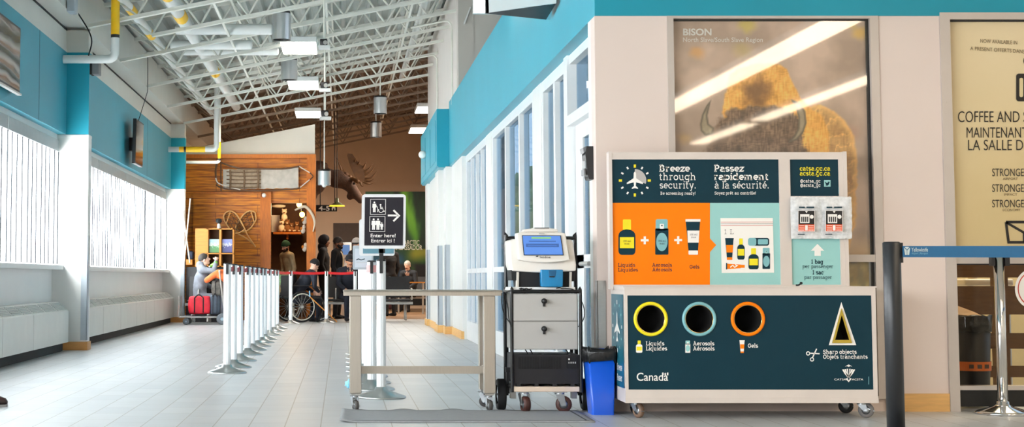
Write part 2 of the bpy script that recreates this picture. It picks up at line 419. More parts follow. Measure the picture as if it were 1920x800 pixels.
# ------------------------------------------------------------------ left wall: pillars, window bays, teal fascia, soffit
PIL = [(6.8, 7.02), (17.83, 18.05), (28.85, 29.07)]
w = MB(M_PILLAR)
for a, b in PIL:
    w.box(-3.7, -3.03, a, b, 0, ZB0)
    w.box(-3.7, -3.028, a-.006, b+.006, ZB0-.035, ZB0-.004)
bays = [(7.02, 17.83), (18.05, 28.85)]
REAR = (-4.0, 6.8)
for a, b in bays:
    w.box(-3.7, -3.45, a, b, 0, .97)          # wall below the sill
    w.box(-3.7, -3.31, a, b, .955, 1.005)      # sill ledge
    w.box(-3.7, -3.40, a, b, 2.5, ZB0)
w.box(-3.7, -3.45, -7, 6.8, 0, .97); w.box(-3.7, -3.45, -7, -4, .97, ZB0)
struct(w, 'wall_left')
w = MB(M_TEAL)
w.box(-3.7, -3.30, -7, 6.8, ZB0, ZB1)
for a, b in bays: w.box(-3.7, -3.30, a, b, ZB0, ZB1)
for a, b in PIL: w.box(-3.7, -3.03, a, b, ZB0, ZB1)
w.box(-3.7, -3.30, 29.07, 30.2, 1.7, ZB1)
for y in (16.2, 25.3): w.box(-3.31, -3.2985, y, y+.008, ZB0, ZB1, M_DARK)
struct(w, 'wall_left_fascia')
w = MB(M_CREAM)
for a, b in bays+PIL:
    w.box(-3.7, -3.30 if (a, b) in bays else -3.03, a, b, ZB1, 3.60)
    w.box(-3.7, -3.31 if (a, b) in bays else -3.04, a, b, 3.60, 3.83)
    if (a, b) in bays:
        w.box(-3.31, -3.06, a, b-.12, 3.845, 3.88)
        w.box(-3.312, -3.30, a, b, 3.825, 3.85, M_DARK)
w.box(-3.7, -3.06, -7, 42, 3.88, 4.40); w.box(-3.7, -3.3, -7, 6.8, ZB1, 3.88)
struct(w, 'wall_left_upper')
w = MB(M_CREAM)
w.box(-3.7, -3.45, 29.07, 42, 0, 3.88)
struct(w, 'wall_left_far')
b_ = MB(M_MAPLEL)
for a, b in PIL: b_.box(-3.7, -3.015, a-.015, b+.015, 0, .10)
struct(b_, 'baseboard_left')
g_ = MB(M_GUARD)
for a, b in PIL:
    g_.box(-3.10, -3.024, a-.006, a, .12, 1.36)
    g_.box(-3.03, -3.022, a-.006, a+.09, .12, 1.36)
struct(g_, 'trim_1')

M_BLIND = None
def blind_mat():
    m, nt, b = nodes('blind_fabric'); out = nt.nodes['Material Output']
    b.inputs['Base Color'].default_value = (.86, .87, .88, 1); b.inputs['Roughness'].default_value = .7
    t = nt.nodes.new('ShaderNodeBsdfTranslucent'); t.inputs['Color'].default_value = (.93, .95, .97, 1)
    n = nt.nodes.new('ShaderNodeTexNoise'); n.inputs['Scale'].default_value = 3
    mx = nt.nodes.new('ShaderNodeMixShader'); mx.inputs['Fac'].default_value = .42
    nt.links.new(b.outputs[0], mx.inputs[1]); nt.links.new(t.outputs[0], mx.inputs[2]); nt.links.new(mx.outputs[0], out.inputs['Surface'])
    return m
M_BLIND = blind_mat()
M_HEM = P('blind_hem', '#23282c', .7, var=.03)
M_RAIL = P('blind_rail_grey', '#a9aeae', .5, var=.05)
for i, (a, b) in enumerate(bays):
    f = MB(M_FRAME)
    f.box(-3.62, -3.54, a, b, 1.0, 1.05); f.box(-3.62, -3.54, a, b, 2.46, 2.52)
    n = 7
    for k in range(n+1):
        y = a+(b-a)*k/n; f.box(-3.62, -3.54, max(a, y-.03), min(b, y+.03), 1.05, 2.46)
    wn = struct(f, 'window_%d' % (i+1))
    MB(GLASS('clear_window_glass', '#fbfcfc', .0, .02, .6)).box(-3.585, -3.575, a, b, 1.05, 2.46).build('pane', wn)
    # vertical blinds, two sets to a bay
    nset = 4
    for k in range(nset):
        y0 = a+(b-a)*k/nset+.01; y1 = a+(b-a)*(k+1)/nset-.01
        t = empty('vertical_blind', (-3.43, (y0+y1)/2, 1.01))
        place = ['beside the pillar nearest the camera', 'second along the bay', 'third along the bay', 'beside the far pillar'][k]
        tag(t, 'white vertical slat blind %s, %s' % (['in the near window bay', 'in the far window bay'][i], place), 'blind', 'vertical blinds on the window wall')
        r = MB(M_RAIL).box(-3.47, -3.385, y0, y1, 2.36, 2.50)
        r.box(-3.384, -3.378, y0+.02, y1-.02, 2.36, 2.375); r.build('headrail', t)
        s = MB(M_BLIND); m = 11 if i == 0 else 12
        for q in range(m):
            y = y0+(y1-y0)*(q+.5)/m; ang = math.radians(18+random.uniform(-7, 7))
            hw = .118
            dx, dy = math.sin(ang)*hw, math.cos(ang)*hw
            s.box(0, 0, 0, 0, 0, 0) if False else None
            vs = []
            for z in (1.02, 2.36):
                for e in (-1, 0, 1): vs.append((-3.43+dx*e+(.008 if e == 0 else 0), y+dy*e, z))
            s.add(vs, [(0, 1, 4, 3), (1, 2, 5, 4)], None, True)
            s.bar((-3.43+dx, y+dy, 1.02), (-3.43+dx, y+dy, 2.36), .020, .014, M_HEM, (0, 1, 0))
        s.build('slats', t)

# baseboard heaters along the wall, each enclosure its own unit
def heater(y0, y1, label):
    t = empty('wall_heater', (-3.33, (y0+y1)/2, 0)); tag(t, label, 'heater', 'heater enclosures under the windows')
    h = MB(M_HEAT)
    g = .006
    h.prism([(-3.45, .105), (-3.205, .105), (-3.205, .47), (-3.33, .575), (-3.45, .575)], 'Y', y0+g, y1-g)
    h.build('cover', t)
    gr = MB(P('heater_grille', '#bfc2bc', .5, var=.03))
    n = 3
    for k in range(n):
        a = y0+(y1-y0)*(k+.08)/n; b = y0+(y1-y0)*(k+.92)/n
        for q in range(6):
            u = .16+.68*q/5
            x = -3.205-.125*u; z = .47+.105*u
            gr.box(x-.006, x+.006, a, b, z, z+.008)
    gr.build('grille', t)
    k_ = MB(M_DARK).box(-3.45, -3.27, y0, y1, 0, .104); k_.build('plinth', t)
NEAR = ['fourth wall heater from the near pillar', 'third wall heater from the near pillar', 'second wall heater from the near pillar', 'wall heater against the near pillar']
e1 = [10.6, 12.4, 14.2, 15.63, 17.62]
for k in range(4):
    heater(e1[k], e1[k+1], ['white enamel heater unit cut off by the photo edge, lowest', 'white enamel heater unit before the near pillar, farther back along wall', 'white enamel heater unit second from the grey cornered near pillar', 'white enamel heater unit ending at the near pillar with grey guard'][k])
e2 = [18.25, 20.2, 21.8, 23.5, 24.6, 25.7, 27.1, 28.7]
ordn = ['first', 'second', 'third', 'fourth', 'fifth', 'sixth', 'seventh']
for k in range(7): heater(e2[k], e2[k+1], 'white enamel heater unit, %s one beyond the near pillar' % ordn[k])

# ------------------------------------------------------------------ corridor side on the other hand: glazed wall and teal band
w = MB(M_TEALR)
w.box(XB, 1.95, YF+.2, 22.9, ZB0, ZB1)
struct(w, 'wall_right_band')
w = MB(M_TEALR)   # the boxed end of the band with flat panels
w.box(1.47, 1.95, 22.9, 27.5, 2.57, 3.45)
for a, b in ((23.15, 24.5), (24.6, 25.95), (26.05, 27.35)):
    for z0, z1 in ((2.66, 3.30),):
        w.box(1.464, 1.475, a, b, z0, z1)
w.box(1.49, 1.95, 22.88, 27.52, 2.55, 2.572)
struct(w, 'wall_right_end')
w = MB(M_PILLAR)
w.box(XB, 1.95, YF+.16, 9.97, 0, ZB0)                     # corner
w.box(1.755, 1.95, 13.06, 13.62, 0, ZB0)               # columns between the glazing
w.box(1.755, 1.95, 17.4, 18.05, 0, ZB0)
w.box(1.70, 1.95, 21.0, 22.9, 0, ZB0)
for x, a, b in ((1.60, 22.86, 23.3), (1.53, 23.5, 24.3), (1.58, 24.3, 26.6), (1.55, 26.9, 27.5)):
    w.box(x, 1.95, a, b, 0, 2.56)
w.box(1.62, 1.95, 22.9, 27.5, 0, 2.56)
struct(w, 'wall_right')
g_ = MB(M_GUARD)
for x, a in ((1.60, 22.86), (1.53, 23.5), (1.55, 26.9)):
    g_.box(x-.006, x+.06, a-.006, a, .12, 1.36); g_.box(x-.006, x, a-.006, a+.3, .12, 1.36)
struct(g_, 'trim_2')
b_ = MB(M_MAPLE)
b_.box(1.68, 1.72, 20.99, 22.9, 0, .11)
for x, a, b in ((1.58, 22.84, 23.3), (1.51, 23.48, 24.3), (1.56, 24.3, 26.6), (1.53, 26.88, 27.52)): b_.box(x, 1.7, a, b, 0, .115)
struct(b_, 'baseboard_right')
def glazed(idx, y0, y1, mull, rail=.95, top=2.47, kick=.26):
    f = MB(M_FRAME)
    f.box(1.76, 1.86, y0, y1, top, ZB0); f.box(1.76, 1.86, y0, y1, 0, kick); f.box(1.765, 1.855, y0, y1, rail-.03, rail+.03)
    edges = [y0]+mull+[y1]
    for k, y in enumerate(edges):
        a = y if k == 0 else y-.05; b = y+.1 if k == 0 else (y if k == len(edges)-1 else y+.05)
        if k == len(edges)-1: a = y-.1
        f.box(1.762, 1.858, a, b, kick, top)
    o = struct(f, 'window_%d' % idx)
    p = MB(M_PANE)
    for a, b in zip(edges[:-1], edges[1:]): p.box(1.805, 1.815, a+.05, b-.05, kick, top)
    p.build('pane', o)
glazed(3, 11.62, 13.06, [12.3])
glazed(4, 13.62, 17.4, [14.75, 16.0])
glazed(5, 18.05, 21.0, [18.8, 19.5, 20.25])
# door beside the corner
dr = MB(M_FRAME)
dr.box(1.74, 1.90, 11.44, 11.62, 0, ZB0); dr.box(1.74, 1.90, 9.97, 11.44, 2.02, 2.10); dr.box(1.76, 1.88, 9.97, 11.44, 2.5, ZB0)
dr.box(1.74, 1.90, 9.97, 10.06, 0, ZB0)
D = struct(dr, 'door_1')
lf = MB(M_FRAME)
for z0, z1 in ((.0, .28), (.93, 1.03), (1.9, 2.02)): lf.box(1.80, 1.84, 10.07, 11.43, z0, z1)
for a, b in ((10.07, 10.5), (11.1, 11.43)): lf.box(1.80, 1.84, a, b, .28, 1.9)
lf.build('leaf', D)
MB(M_PANE).box(1.815, 1.825, 10.5, 11.1, .28, 1.9).box(1.815, 1.825, 10.06, 11.44, 2.10, 2.5).build('pane', D)
MB(M_ALU).cyl((1.76, 10.62, .96), (1.76, 11.0, .96), .016).box(1.76, 1.80, 10.64, 10.68, .945, .975).box(1.76, 1.80, 10.94, 10.98, .945, .975).build('push_bar', D)

# upper wall over the corridor and the grey gable
w = MB(M_WALL); w.box(1.70, 1.95, 22.9, 29.2, 3.4, 5.35); w.box(1.95, 2.1, 22.9, 29.2, 0, 5.4)
w.box(1.70, 1.95, 21.8, 22.9, ZB1-.02, 5.35)
struct(w, 'wall_right_upper')
w = MB(M_GREYW); w.box(1.95, 9, 21.78, 21.95, 3.75, 6.6); w.box(1.72, 1.95, 21.77, 21.8, ZB1, 5.35)
struct(w, 'wall_gable')

# ------------------------------------------------------------------ wall facing the camera
x_a = U(1254, 300, Y=YF).x; x_b = U(1652, 300, Y=YF).x; x_c = U(1776, 300, Y=YF).x
w = MB(M_FRONT)
w.box(XB, x_a, YF, YF+.16, 0, ZB0); struct(w, 'wall_front_pilaster')
struct(MB(M_FRONT).box(x_b, x_c, YF, YF+.16, 0, ZB0), 'wall_front_pier')
struct(MB(M_FRONT).box(x_a, x_b, YF+.02, YF+.16, 0, .078), 'wall_front_footing')
struct(MB(M_TEALR).box(XB, 9.3, YF-.012, YF+.2, ZB0, 5.2), 'wall_front_band')
b_ = MB(M_MAPLE); b_.box(x_b+.10, x_c-.032, YF-.018, YF, 0, .115); struct(b_, 'baseboard_front')
gd = MB(M_ALU).box(XB-.004, XB+.052, YF-.006, YF, .06, .84).box(XB-.006, XB, YF-.006, YF+.06, .06, .84)
for z in (.5, .76): gd.cyl((XB+.03, YF-.009, z), (XB+.03, YF-.005, z), .006)
struct(gd, 'trim_3')

# ------------------------------------------------------------------ roof deck
SLOPE = .2
def zc(x): return 4.44+SLOPE*x      # underside of the joists
def zd(x): return zc(x)+.56         # deck
d = MB(M_DECK); prof = []; x = -4.2
while x < 9.2:
    for dx, dz in ((0, .0), (.05, .0), (.075, .06), (.175, .06)): prof.append((x+dx, zd(x+dx)+dz))
    x += .2
n = len(prof)
M_DECKF = P('far_deck_dimmed', '#6e5a4b', .6, var=.1, scale=1.5); M_STEELF = P('far_joist_dimmed', '#8a7663', .55, var=.08, scale=6)  # deck and joist paint browned to stand in for the hall's dim warm light
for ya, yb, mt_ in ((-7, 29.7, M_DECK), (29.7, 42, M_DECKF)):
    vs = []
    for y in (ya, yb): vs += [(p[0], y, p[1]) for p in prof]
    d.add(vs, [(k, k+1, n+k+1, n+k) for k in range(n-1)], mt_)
d.add([(-4.2, -7, zd(-4.2)+.12), (9.2, -7, zd(9.2)+.12), (9.2, 42, zd(9.2)+.12), (-4.2, 42, zd(-4.2)+.12)], [(0, 1, 2, 3)])
struct(d, 'ceiling')
struct(MB(M_WALL).box(-4.2, 9.5, -7.2, -7, 0, 6.8), 'wall_back')
struct(MB(M_CREAM).box(9.3, 9.5, -7, 21.8, 0, 6.8) if False else MB(M_CREAM).box(9.3, 9.5, -7, 9.7, 0, 6.8), 'wall_side')
struct(MB(P('ceiling_tile_white', '#d8cfc2', .7, var=.03)).box(3.0, 9.3, -7, 9.68, 3.35, 3.42), 'ceiling_lower')

def joist_mesh(x0, xe, x1, M_STEEL, t):
    """x0: bottom chord start; xe: bearing; x1: far end"""
    top = MB(M_STEEL)
    for s in (-.03, .03): top.bar((xe, s, zd(xe)-.025), (x1, s, zd(x1)-.025), .022, .05)
    top.bar((xe, 0, zd(xe)-.006), (x1, 0, zd(x1)-.006), .09, .01)
    top.build('top_chord', t)
    bot = MB(M_STEEL)
    for s in (-.026, .026): bot.bar((x0, s, zc(x0)+.022), (x1, s, zc(x1)+.022), .014, .044)
    bot.bar((x0, 0, zc(x0)+.005), (x1, 0, zc(x1)+.005), .08, .008)
    bot.build('bottom_chord', t)
    wb = MB(M_STEEL); p = .62; x = -2.44; up = False
    wb.cyl((-2.44, 0, zc(-2.44)+.03), (xe+.1, 0, zd(xe+.1)-.04), .016, n=6)
    while x+p/2 < x1:
        a = (x, 0, zc(x)+.03 if not up else zd(x)-.04); xn = x+p/2
        b = (xn, 0, zd(xn)-.04 if not up else zc(xn)+.03)
        wb.cyl(a, b, .016, n=6); x = xn; up = not up
    wb.build('web', t)
protoj = {}
kk = 0
ordinals = 'first second third fourth fifth sixth seventh eighth ninth tenth eleventh twelfth thirteenth fourteenth fifteenth sixteenth seventeenth eighteenth nineteenth twentieth'.split()
for k in range(-2, 17):
    y = 17.7+1.4*k
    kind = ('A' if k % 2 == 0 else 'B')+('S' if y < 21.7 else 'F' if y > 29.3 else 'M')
    lab = 'white open web roof joist spanning the corridor, %s counted from the camera' % ordinals[kk]; kk += 1
    if kind in protoj:
        dup(protoj[kind], (0, y, 0), None, lab); continue
    t = empty('roof_joist', (0, 0, 0), lab, 'joist', 'open web roof joists')
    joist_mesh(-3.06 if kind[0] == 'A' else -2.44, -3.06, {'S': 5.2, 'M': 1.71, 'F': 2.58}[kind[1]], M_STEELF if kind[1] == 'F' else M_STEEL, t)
    t.location = (0, y, 0); protoj[kind] = t
# bridging rods, conduits and pipes that run the length of the roof
for x, dz, lab in ((-1.55, .06, 'thin white bridging rod under the joists, on the window side'), (-.2, .06, 'thin white bridging rod along the middle of the joists'), (1.0, .06, 'thin white bridging rod under the joists, on the glazed side')):
    o = MB(M_STEEL).bar((x, 14.5, zc(x)+dz), (x, 40, zc(x)+dz), .03, .03).bar((x+.06, 14.5, zd(x)-.08), (x+.06, 40, zd(x)-.08), .03, .03).build('bridging_rod', origin=(x, 27, zc(x)))
    tag(o, lab, 'rod')
M_PIPE = P('white_pipe_paint', '#e3e5e1', .4, var=.03)
def run_pipe(x, z, r, y0, y1, lab, bands=()):
    t = empty('roof_pipe', (x, y0, z), lab, 'pipe')
    MB(M_PIPE).cyl((x, y0, z), (x, y1, z), r, n=14).build('pipe_run', t)
    for b in bands: MB(M_YEL).cyl((x, b, z), (x, b+.45, z), r*1.03, n=14).build('yellow_band', t)
run_pipe(-2.12, zc(-2.12)+.28, .085, 14, 30, 'thick white pipe with yellow bands running above the joists', (17.6, 19.2, 24.5))
run_pipe(-2.62, zc(-2.62)+.27, .06, 14, 30, 'slimmer white pipe with yellow bands close to window wall', (18.2, 20.0))
run_pipe(1.22, zc(1.22)+.20, .055, 14, 30, 'plain white pipe running above joists near the glazed wall')
for (px0, px1, py, Y, r, lab) in ((332, 508, 55, 20.4, .075, 'white cross pipe between joists, the higher of three'), (322, 470, 84, 21.5, .07, 'white cross pipe between joists, the middle of three'), (345, 520, 96, 22.3, .062, 'white cross pipe between joists, the lower of three')):
    a = U(px0, py, Y=Y); b = U(px1, py, Y=Y)
    o = MB(M_PIPE).cyl(a, b, r, n=14).ball(a, (r*.4, r, r)).ball(b, (r*.4, r, r)).build('roof_pipe', origin=a); tag(o, lab, 'pipe')
# ------------------------------------------------------------------ inks and laminates
I_NAVY = P('ink_navy', '#0b3340', .5, var=.03, spec=.2)
I_NAVY2 = P('ink_navy_side', '#1d5f70', .3, var=.03)
I_ORANGE = P('ink_orange', '#fb8000', .5, var=.02, spec=.2)
I_TEAL = P('ink_pale_teal', '#9ccfcb', .5, var=.02, spec=.2)
I_TEAL2 = P('ink_mid_teal', '#7fb9bf', .35, var=.02)
I_YEL = P('ink_yellow', '#f2e01c', .35, var=.02)
I_WHITE = P('ink_white', '#f6f2ec', .4, var=0)
I_GREY = P('ink_grey', '#b7b3b0', .4, var=0)
I_RED = P('ink_red', '#c8402f', .4, var=0)
I_PLUM = P('ink_plum', '#3b1c35', .4, var=0)
I_BLACK = P('ink_black', '#151417', .4, var=0)
I_MUST = P('mustard_liner', '#b59a33', .4, .2, var=.05)
M_BRASS = P('brass_edge', '#d9b778', .2, 1.0, var=.03)
M_LAM = P('white_laminate', '#d9cdc4', .4, var=.04, scale=6)
M_RUB = P('grey_rubber', '#6e6b69', .6, var=.15)
M_TREAD = P('worn_tread', '#7d6350', .7, var=.25, scale=20)
M_ZINC = P('zinc_plate', '#b8bcc0', .3, .9, var=.08)
M_HOLE = P('dark_bin_interior', '#0c0b0a', .9, var=.1)

YK, YKB, YUP = 9.18, 9.64, 9.52
def kf(px, py): return U(px, py, Y=YK)
def ku(px, py): return U(px, py, Y=YUP)
kx0, kx1 = kf(1172, 650).x, kf(1644, 650).x
kz0, kz1 = kf(1300, 755).z, kf(1300, 537).z
kiosk = empty('surrender_station', ((kx0+kx1)/2, 9.4, 0), 'white framed navy disposal cart on casters with round holes and tall orange sign board', 'disposal cart')

def bottle(A, x, y, w, h, cap, body, label, lift=2):
    A.rect(x+w*.26, y, x+w*.74, y+h*.3, cap, lift, w*.06)
    A.poly(arc(x+w*.5, y+h*.46, w*.5, h*.18, 180, 360, 10)+[(x+w, y+h*.8)]+arc(x+w*.8, y+h*.88, w*.2, h*.12, 0, 90, 5)+arc(x+w*.2, y+h*.88, w*.2, h*.12, 90, 180, 5)+[(x, y+h*.8)], body, lift)
    A.rect(x+w*.08, y+h*.5, x+w*.92, y+h*.81, label, lift+1)
def aerosol(A, x, y, w, h, cap, body, label, noz, lift=2):
    A.rect(x+w*.04, y, x+w*.94, y+h*.32, cap, lift, w*.12)
    A.rect(x, y+h*.26, x+w, y+h, body, lift, w*.07)
    A.ell(x+w*.5, y+h*.64, w*.43, h*.26, label, lift+1)
    A.rect(x+w*.34, y+h*.13, x+w*.66, y+h*.27, noz, lift+1, w*.06)
    A.ell(x+w*.5, y+h*.18, w*.06, w*.06, body, lift+2, 10)
def gel(A, x, y, w, h, cap, body, label, foot, lift=2):
    A.poly([(x+w*.02, y+h*.06), (x+w*.98, y+h*.06), (x+w*.84, y+h*.88), (x+w*.20, y+h*.88)], body, lift)
    A.rect(x, y, x+w, y+h*.07, cap, lift+1)
    A.poly([(x+w*.12, y+h*.32), (x+w*.93, y+h*.32), (x+w*.88, y+h*.66), (x+w*.16, y+h*.66)], label, lift+1)
    A.rect(x+w*.2, y+h*.88, x+w*.84, y+h, foot, lift+1, w*.06)
def plane_icon(A, cx, cy, k, mat, lift=3):
    A.poly([(cx, cy-k)]+[(cx+p*k, cy+q*k) for p, q in ((.13, -.82), (.16, -.2), (.95, .32), (.95, .48), (.14, .28), (.10, .70), (.36, .92), (.36, 1.04), (0, .96), (-.36, 1.04), (-.36, .92), (-.10, .70), (-.14, .28), (-.95, .48), (-.95, .32), (-.16, -.2), (-.13, -.82))], mat, lift)
def ticks(A, cx, cy, R, mats, rx=1.0, w=4.2, l=6.0):
    for k in range(12):
        a = 2*PI*k/12; m = mats[1] if k % 3 == 0 else mats[0]
        c, s = math.sin(a), -math.cos(a); ll = l*(.8 if k % 3 else 1)
        A.line([(cx+c*(R-ll/2)*rx, cy+s*(R-ll/2)), (cx+c*(R+ll/2)*rx, cy+s*(R+ll/2))], w*(1 if k % 3 == 0 else .75), m)

# --- cabinet body
c = MB(M_LAM)
t_ = .035
holes = [(1220.3, 597.7, 27, 'o', I_YEL), (1311.3, 597.7, 27, 'o', I_TEAL2), (1402.7, 597.7, 27, 'o', I_ORANGE)]
c.box(kx0+.001, kx1-.001, YK+.022, YKB-.001, kz1-.02, kz1-.001)                                # top
c.box(kx0+.02, kx1-.02, YK+.022, YKB-.02, kz0+.001, kz0+.085)                                # base
c.box(kx0, kx0+.02, YK+.02, YKB, kz0, kz1-.021); c.box(kx1-.02, kx1, YK+.02, YKB, kz0, kz1-.021)
c.box(kx0+.02, kx1-.02, YKB-.02, YKB, kz0, kz1-.021)
fx0, fx1 = kf(1177.5, 640).x, kf(1636, 640).x; fz1, fz0 = kf(1400, 553.5).z, kf(1400, 730).z
c.box(kx0, fx0, YK, YK+.02, kz0, kz1); c.box(fx1, kx1, YK, YK+.02, kz0, kz1)
c.box(fx0, fx1, YK, YK+.02, fz1, kz1); c.box(fx0, fx1, YK, YK+.02, kz0, fz0)
zg = kf(1400, 744.5).z
c.box(kx0-.002, kx1+.002, YK-.004, YK, kz0, zg-.003)
c.box(kx0-.006, kx1+.006, YK-.006, YKB, kz1-.006, kz1+.002)
c.build('cabinet', kiosk)
# --- front panel with real openings
def panel_with_holes(name, parent):
    bm = bmesh.new()
    outer = [Vector((fx0, YK+.006, fz0)), Vector((fx1, YK+.006, fz0)), Vector((fx1, YK+.006, fz1)), Vector((fx0, YK+.006, fz1))]
    loops = [outer]
    for cx, cy, r, kd, m in holes: loops.append([kf(px, py)+Vector((0, .006, 0)) for px, py in arc(cx, cy, r-1, r-1, 0, 360, 40)[:-1]])
    loops.append([kf(px, py)+Vector((0, .006, 0)) for px, py in ((1577.8, 590), (1566, 638.3), (1592, 638.3))])
    ed = []
    for lp in loops:
        vs = [bm.verts.new(v) for v in lp]
        ed += [bm.edges.new((vs[i], vs[(i+1) % len(vs)])) for i in range(len(vs))]
    bmesh.ops.triangle_fill(bm, edges=ed, use_beauty=True)
    mb = MB(I_NAVY); mb.bm(bm)
    A = Face(mb, lambda px, py: U(px, py, Y=YK+.006))
    O = lambda x, y: (1130+x/2.857, 520+y/2.857)
    def T(body, x0, b, x1, cap=21, w=1.25): A.slab(body, O(x0, 0)[0], O(0, b)[1], O(x1, 0)[0], cap/2.857, I_WHITE, w)
    T('Liquids', 231, 363, 330); T('Liquides', 231, 390, 345); T('Aerosols', 484, 363, 598); T('Aérosols', 484, 390, 599); T('Gels', 777, 375, 832)
    T('Sharp objects', 1180, 408, 1360); T('Objets tranchants', 1180, 434, 1419)
    bottle(A, *O(178, 337), 12, 23, I_YEL, I_WHITE, I_YEL)
    aerosol(A, *O(442, 337), 9.4, 23, I_TEAL, I_WHITE, I_TEAL, I_WHITE)
    gel(A, *O(732, 335), 9.8, 24, I_WHITE, I_WHITE, I_ORANGE, I_ORANGE)
    # scissors
    A.line([O(1112, 405), O(1162, 408)], 2.2, I_WHITE); A.line([O(1124, 428), O(1146, 381)], 2.2, I_WHITE)
    A.ring(*O(1100, 406), 3.1, 1.6, I_WHITE); A.ring(*O(1121, 438), 3.1, 1.6, I_WHITE)
    # wordmark with the little flag, in a book serif
    vs, fs = text_mesh('Canada', .006)
    A._place(vs, fs, O(182, 0)[0], O(0, 552)[1], O(350, 0)[0], 43/2.857, I_WHITE, 2, .70)
    fx, fy = O(318, 510)
    A.rect(fx, fy-.6, fx+2.6, fy+4.6, I_WHITE, 3); A.rect(fx+9, fy-.6, fx+11.6, fy+4.6, I_WHITE, 3); A.poly([(fx+5.8, fy-.6), (fx+7.6, fy+2), (fx+6.4, fy+4.6), (fx+5.2, fy+4.6), (fx+4, fy+2)], I_WHITE, 3)
    # winged shield
    cx, cy = O(1317, 505)
    A.poly([O(1298, 476), O(1317, 465), O(1336, 476), O(1326, 474), O(1317, 478), O(1308, 474)], I_WHITE, 2)
    for sg in (-1, 1):
        for k in range(3):
            a = .25+.33*k
            p = [(sg*(3+k*12), -17+k*1.5), (sg*(11+k*12), -17+k*2.2), (sg*(7+k*8.5), 5+k*1), (sg*(1.5+k*2), 38-k*4), (sg*(1+k*1), 30-k*6), (sg*(3+k*5), 4)]
            A.poly([O(1317+q[0], 505+q[1]) for q in p], I_WHITE, 2)
    A.poly([O(1300, 541), O(1317, 560), O(1334, 541), O(1324, 538), O(1317, 530), O(1310, 538)], I_WHITE, 2)
    A.poly([O(1311, 541), O(1317, 533), O(1323, 541), O(1317, 550)], I_NAVY, 3)
    A.text('CATSA', O(1240, 0)[0], O(0, 550)[1], O(1304, 0)[0], 10/2.857, I_WHITE, .004); A.text('ACSTA', O(1334, 0)[0], O(0, 550)[1], O(1395, 0)[0], 10/2.857, I_WHITE, .004)
    A.rect(*O(1423, 530), *O(1426, 572), I_TEAL2, 2)
    # triangle and ring markings
    w1 = [O(1278, 131), O(1211, 362), O(1358, 362)]; w2 = [(1577.6, 577.5), (1560.3, 643), (1597.2, 643)]
    for i in range(3):
        j = (i+1) % 3; A.poly([w1[i], w1[j], w2[j], w2[i]], I_WHITE, 1)
    mb.fixn = False
    o = mb.build(name, parent); return o
fp = panel_with_holes('front_panel', kiosk)
for cx, cy, r, kd, m in holes:
    g = MB(m); ctr = kf(cx, cy); k = YK/F
    g.torus(ctr+Vector((0, .004, 0)), 29*k, 3.2*k, (0, 1, 0), 48, 10)
    g.build('hole_ring', kiosk)
    g = MB(M_BRASS); R = 26*k
    g.lathe([(R, -.002), (R, .02)], (ctr.x, YK+.004, ctr.z), 40, None, 'Y'); g.torus(ctr+Vector((0, .003, 0)), R, .003, (0, 1, 0), 48, 6)
    g.lathe([(R, .02), (R, .22), (.0, .22)], (ctr.x, YK+.004, ctr.z), 40, M_HOLE, 'Y')
    g.build('chute', kiosk)
tr = MB(I_MUST)
def tri(k, yo):
    cx, cy = 1577.6, 622
    return [U(cx+(px-cx)*k, cy+(py-cy)*k, Y=YK)+Vector((0, yo, 0)) for px, py in ((1577.6, 578), (1560.5, 642.5), (1597, 642.5))]
a = tri(1, -.006); b = tri(.72, -.006); cc = tri(.72, .10)
for i in range(3):
    j = (i+1) % 3
    tr.quad(a[i], a[j], b[j], b[i]); tr.quad(b[i], b[j], cc[j], cc[i], M_BRASS if i == 2 else M_HOLE)
    aa = tri(1, .004); tr.quad(a[i], a[j], aa[j], aa[i])
tr.add(cc, [(0, 1, 2)], M_HOLE)
tr.fixn = False
tr.build('sharps_slot', kiosk)
# --- side panel with the aircraft mark
sp_ = MB(I_NAVY2); xs = kx0-.003
zt, zb = fz1+.005, fz0+.005
sp_.quad((xs, YK+.03, zb), (xs, YKB-.03, zb), (xs, YKB-.03, zt), (xs, YK+.03, zt))
A = Face(sp_, lambda u, v: Vector((xs, YKB-.03-(YKB-YK-.06)*u, zt-(zt-zb)*v)), (-1, 0, 0))
class FS(Face): pass
k_ = .34
def sidefn(px, py): return Vector((xs, (YK+YKB)/2-px*.01, (zt-.20)-py*.01))
A = Face(sp_, sidefn, (-1, 0, 0)); plane_icon(A, 0, 0, 9.5, I_WHITE, 2); ticks(A, 0, 0, 15, (I_TEAL, I_WHITE), 1, 2, 2.6)
A.slab('Breeze', -1.5, 27, 15, 4, I_WHITE, 1.3); A.slab('Passez', -1.5, 33.5, 15, 4, I_WHITE, 1.3)
sp_.fixn = False
sp_.build('side_panel', kiosk)
# --- sign board above
ub = MB(M_LAM)
ux0, ux1 = ku(1145, 400).x, ku(1586, 400).x; uz0, uz1 = ku(1300, 536).z, ku(1300, 285).z
ub.box(ux0, ux1, YUP+.02, YUP+.07, uz0, uz1)
for x0, y0, x1, y1 in ((1144, 285, 1587, 298.6), (1144, 298.6, 1146, 533.5), (1464.8, 298.6, 1481, 533.5), (1577.5, 298.6, 1587, 533.5), (1144, 533.5, 1587, 538)):
    p = ku(x0, y1); q = ku(x1, y0); ub.box(p.x, q.x, YUP, YUP+.03, p.z, q.z)
ub.box(ux0-.008, ux0+.012, YUP-.004, YUP+.08, kz1-.02, uz1+.004); ub.box(ux1-.010, ux1+.012, YUP-.004, YUP+.08, kz1, uz1+.004)
for x in (ux0+.05, ux1-.09): ub.box(x, x+.04, YUP+.03, YUP+.07, kz1, uz0+.01)
ub.build('sign_frame', kiosk)
pn = MB(I_NAVY); A = Face(pn, lambda px, py: U(px, py, Y=YUP+.012))
O = lambda x, y: (1130+x/2.857, 270+y/2.857)
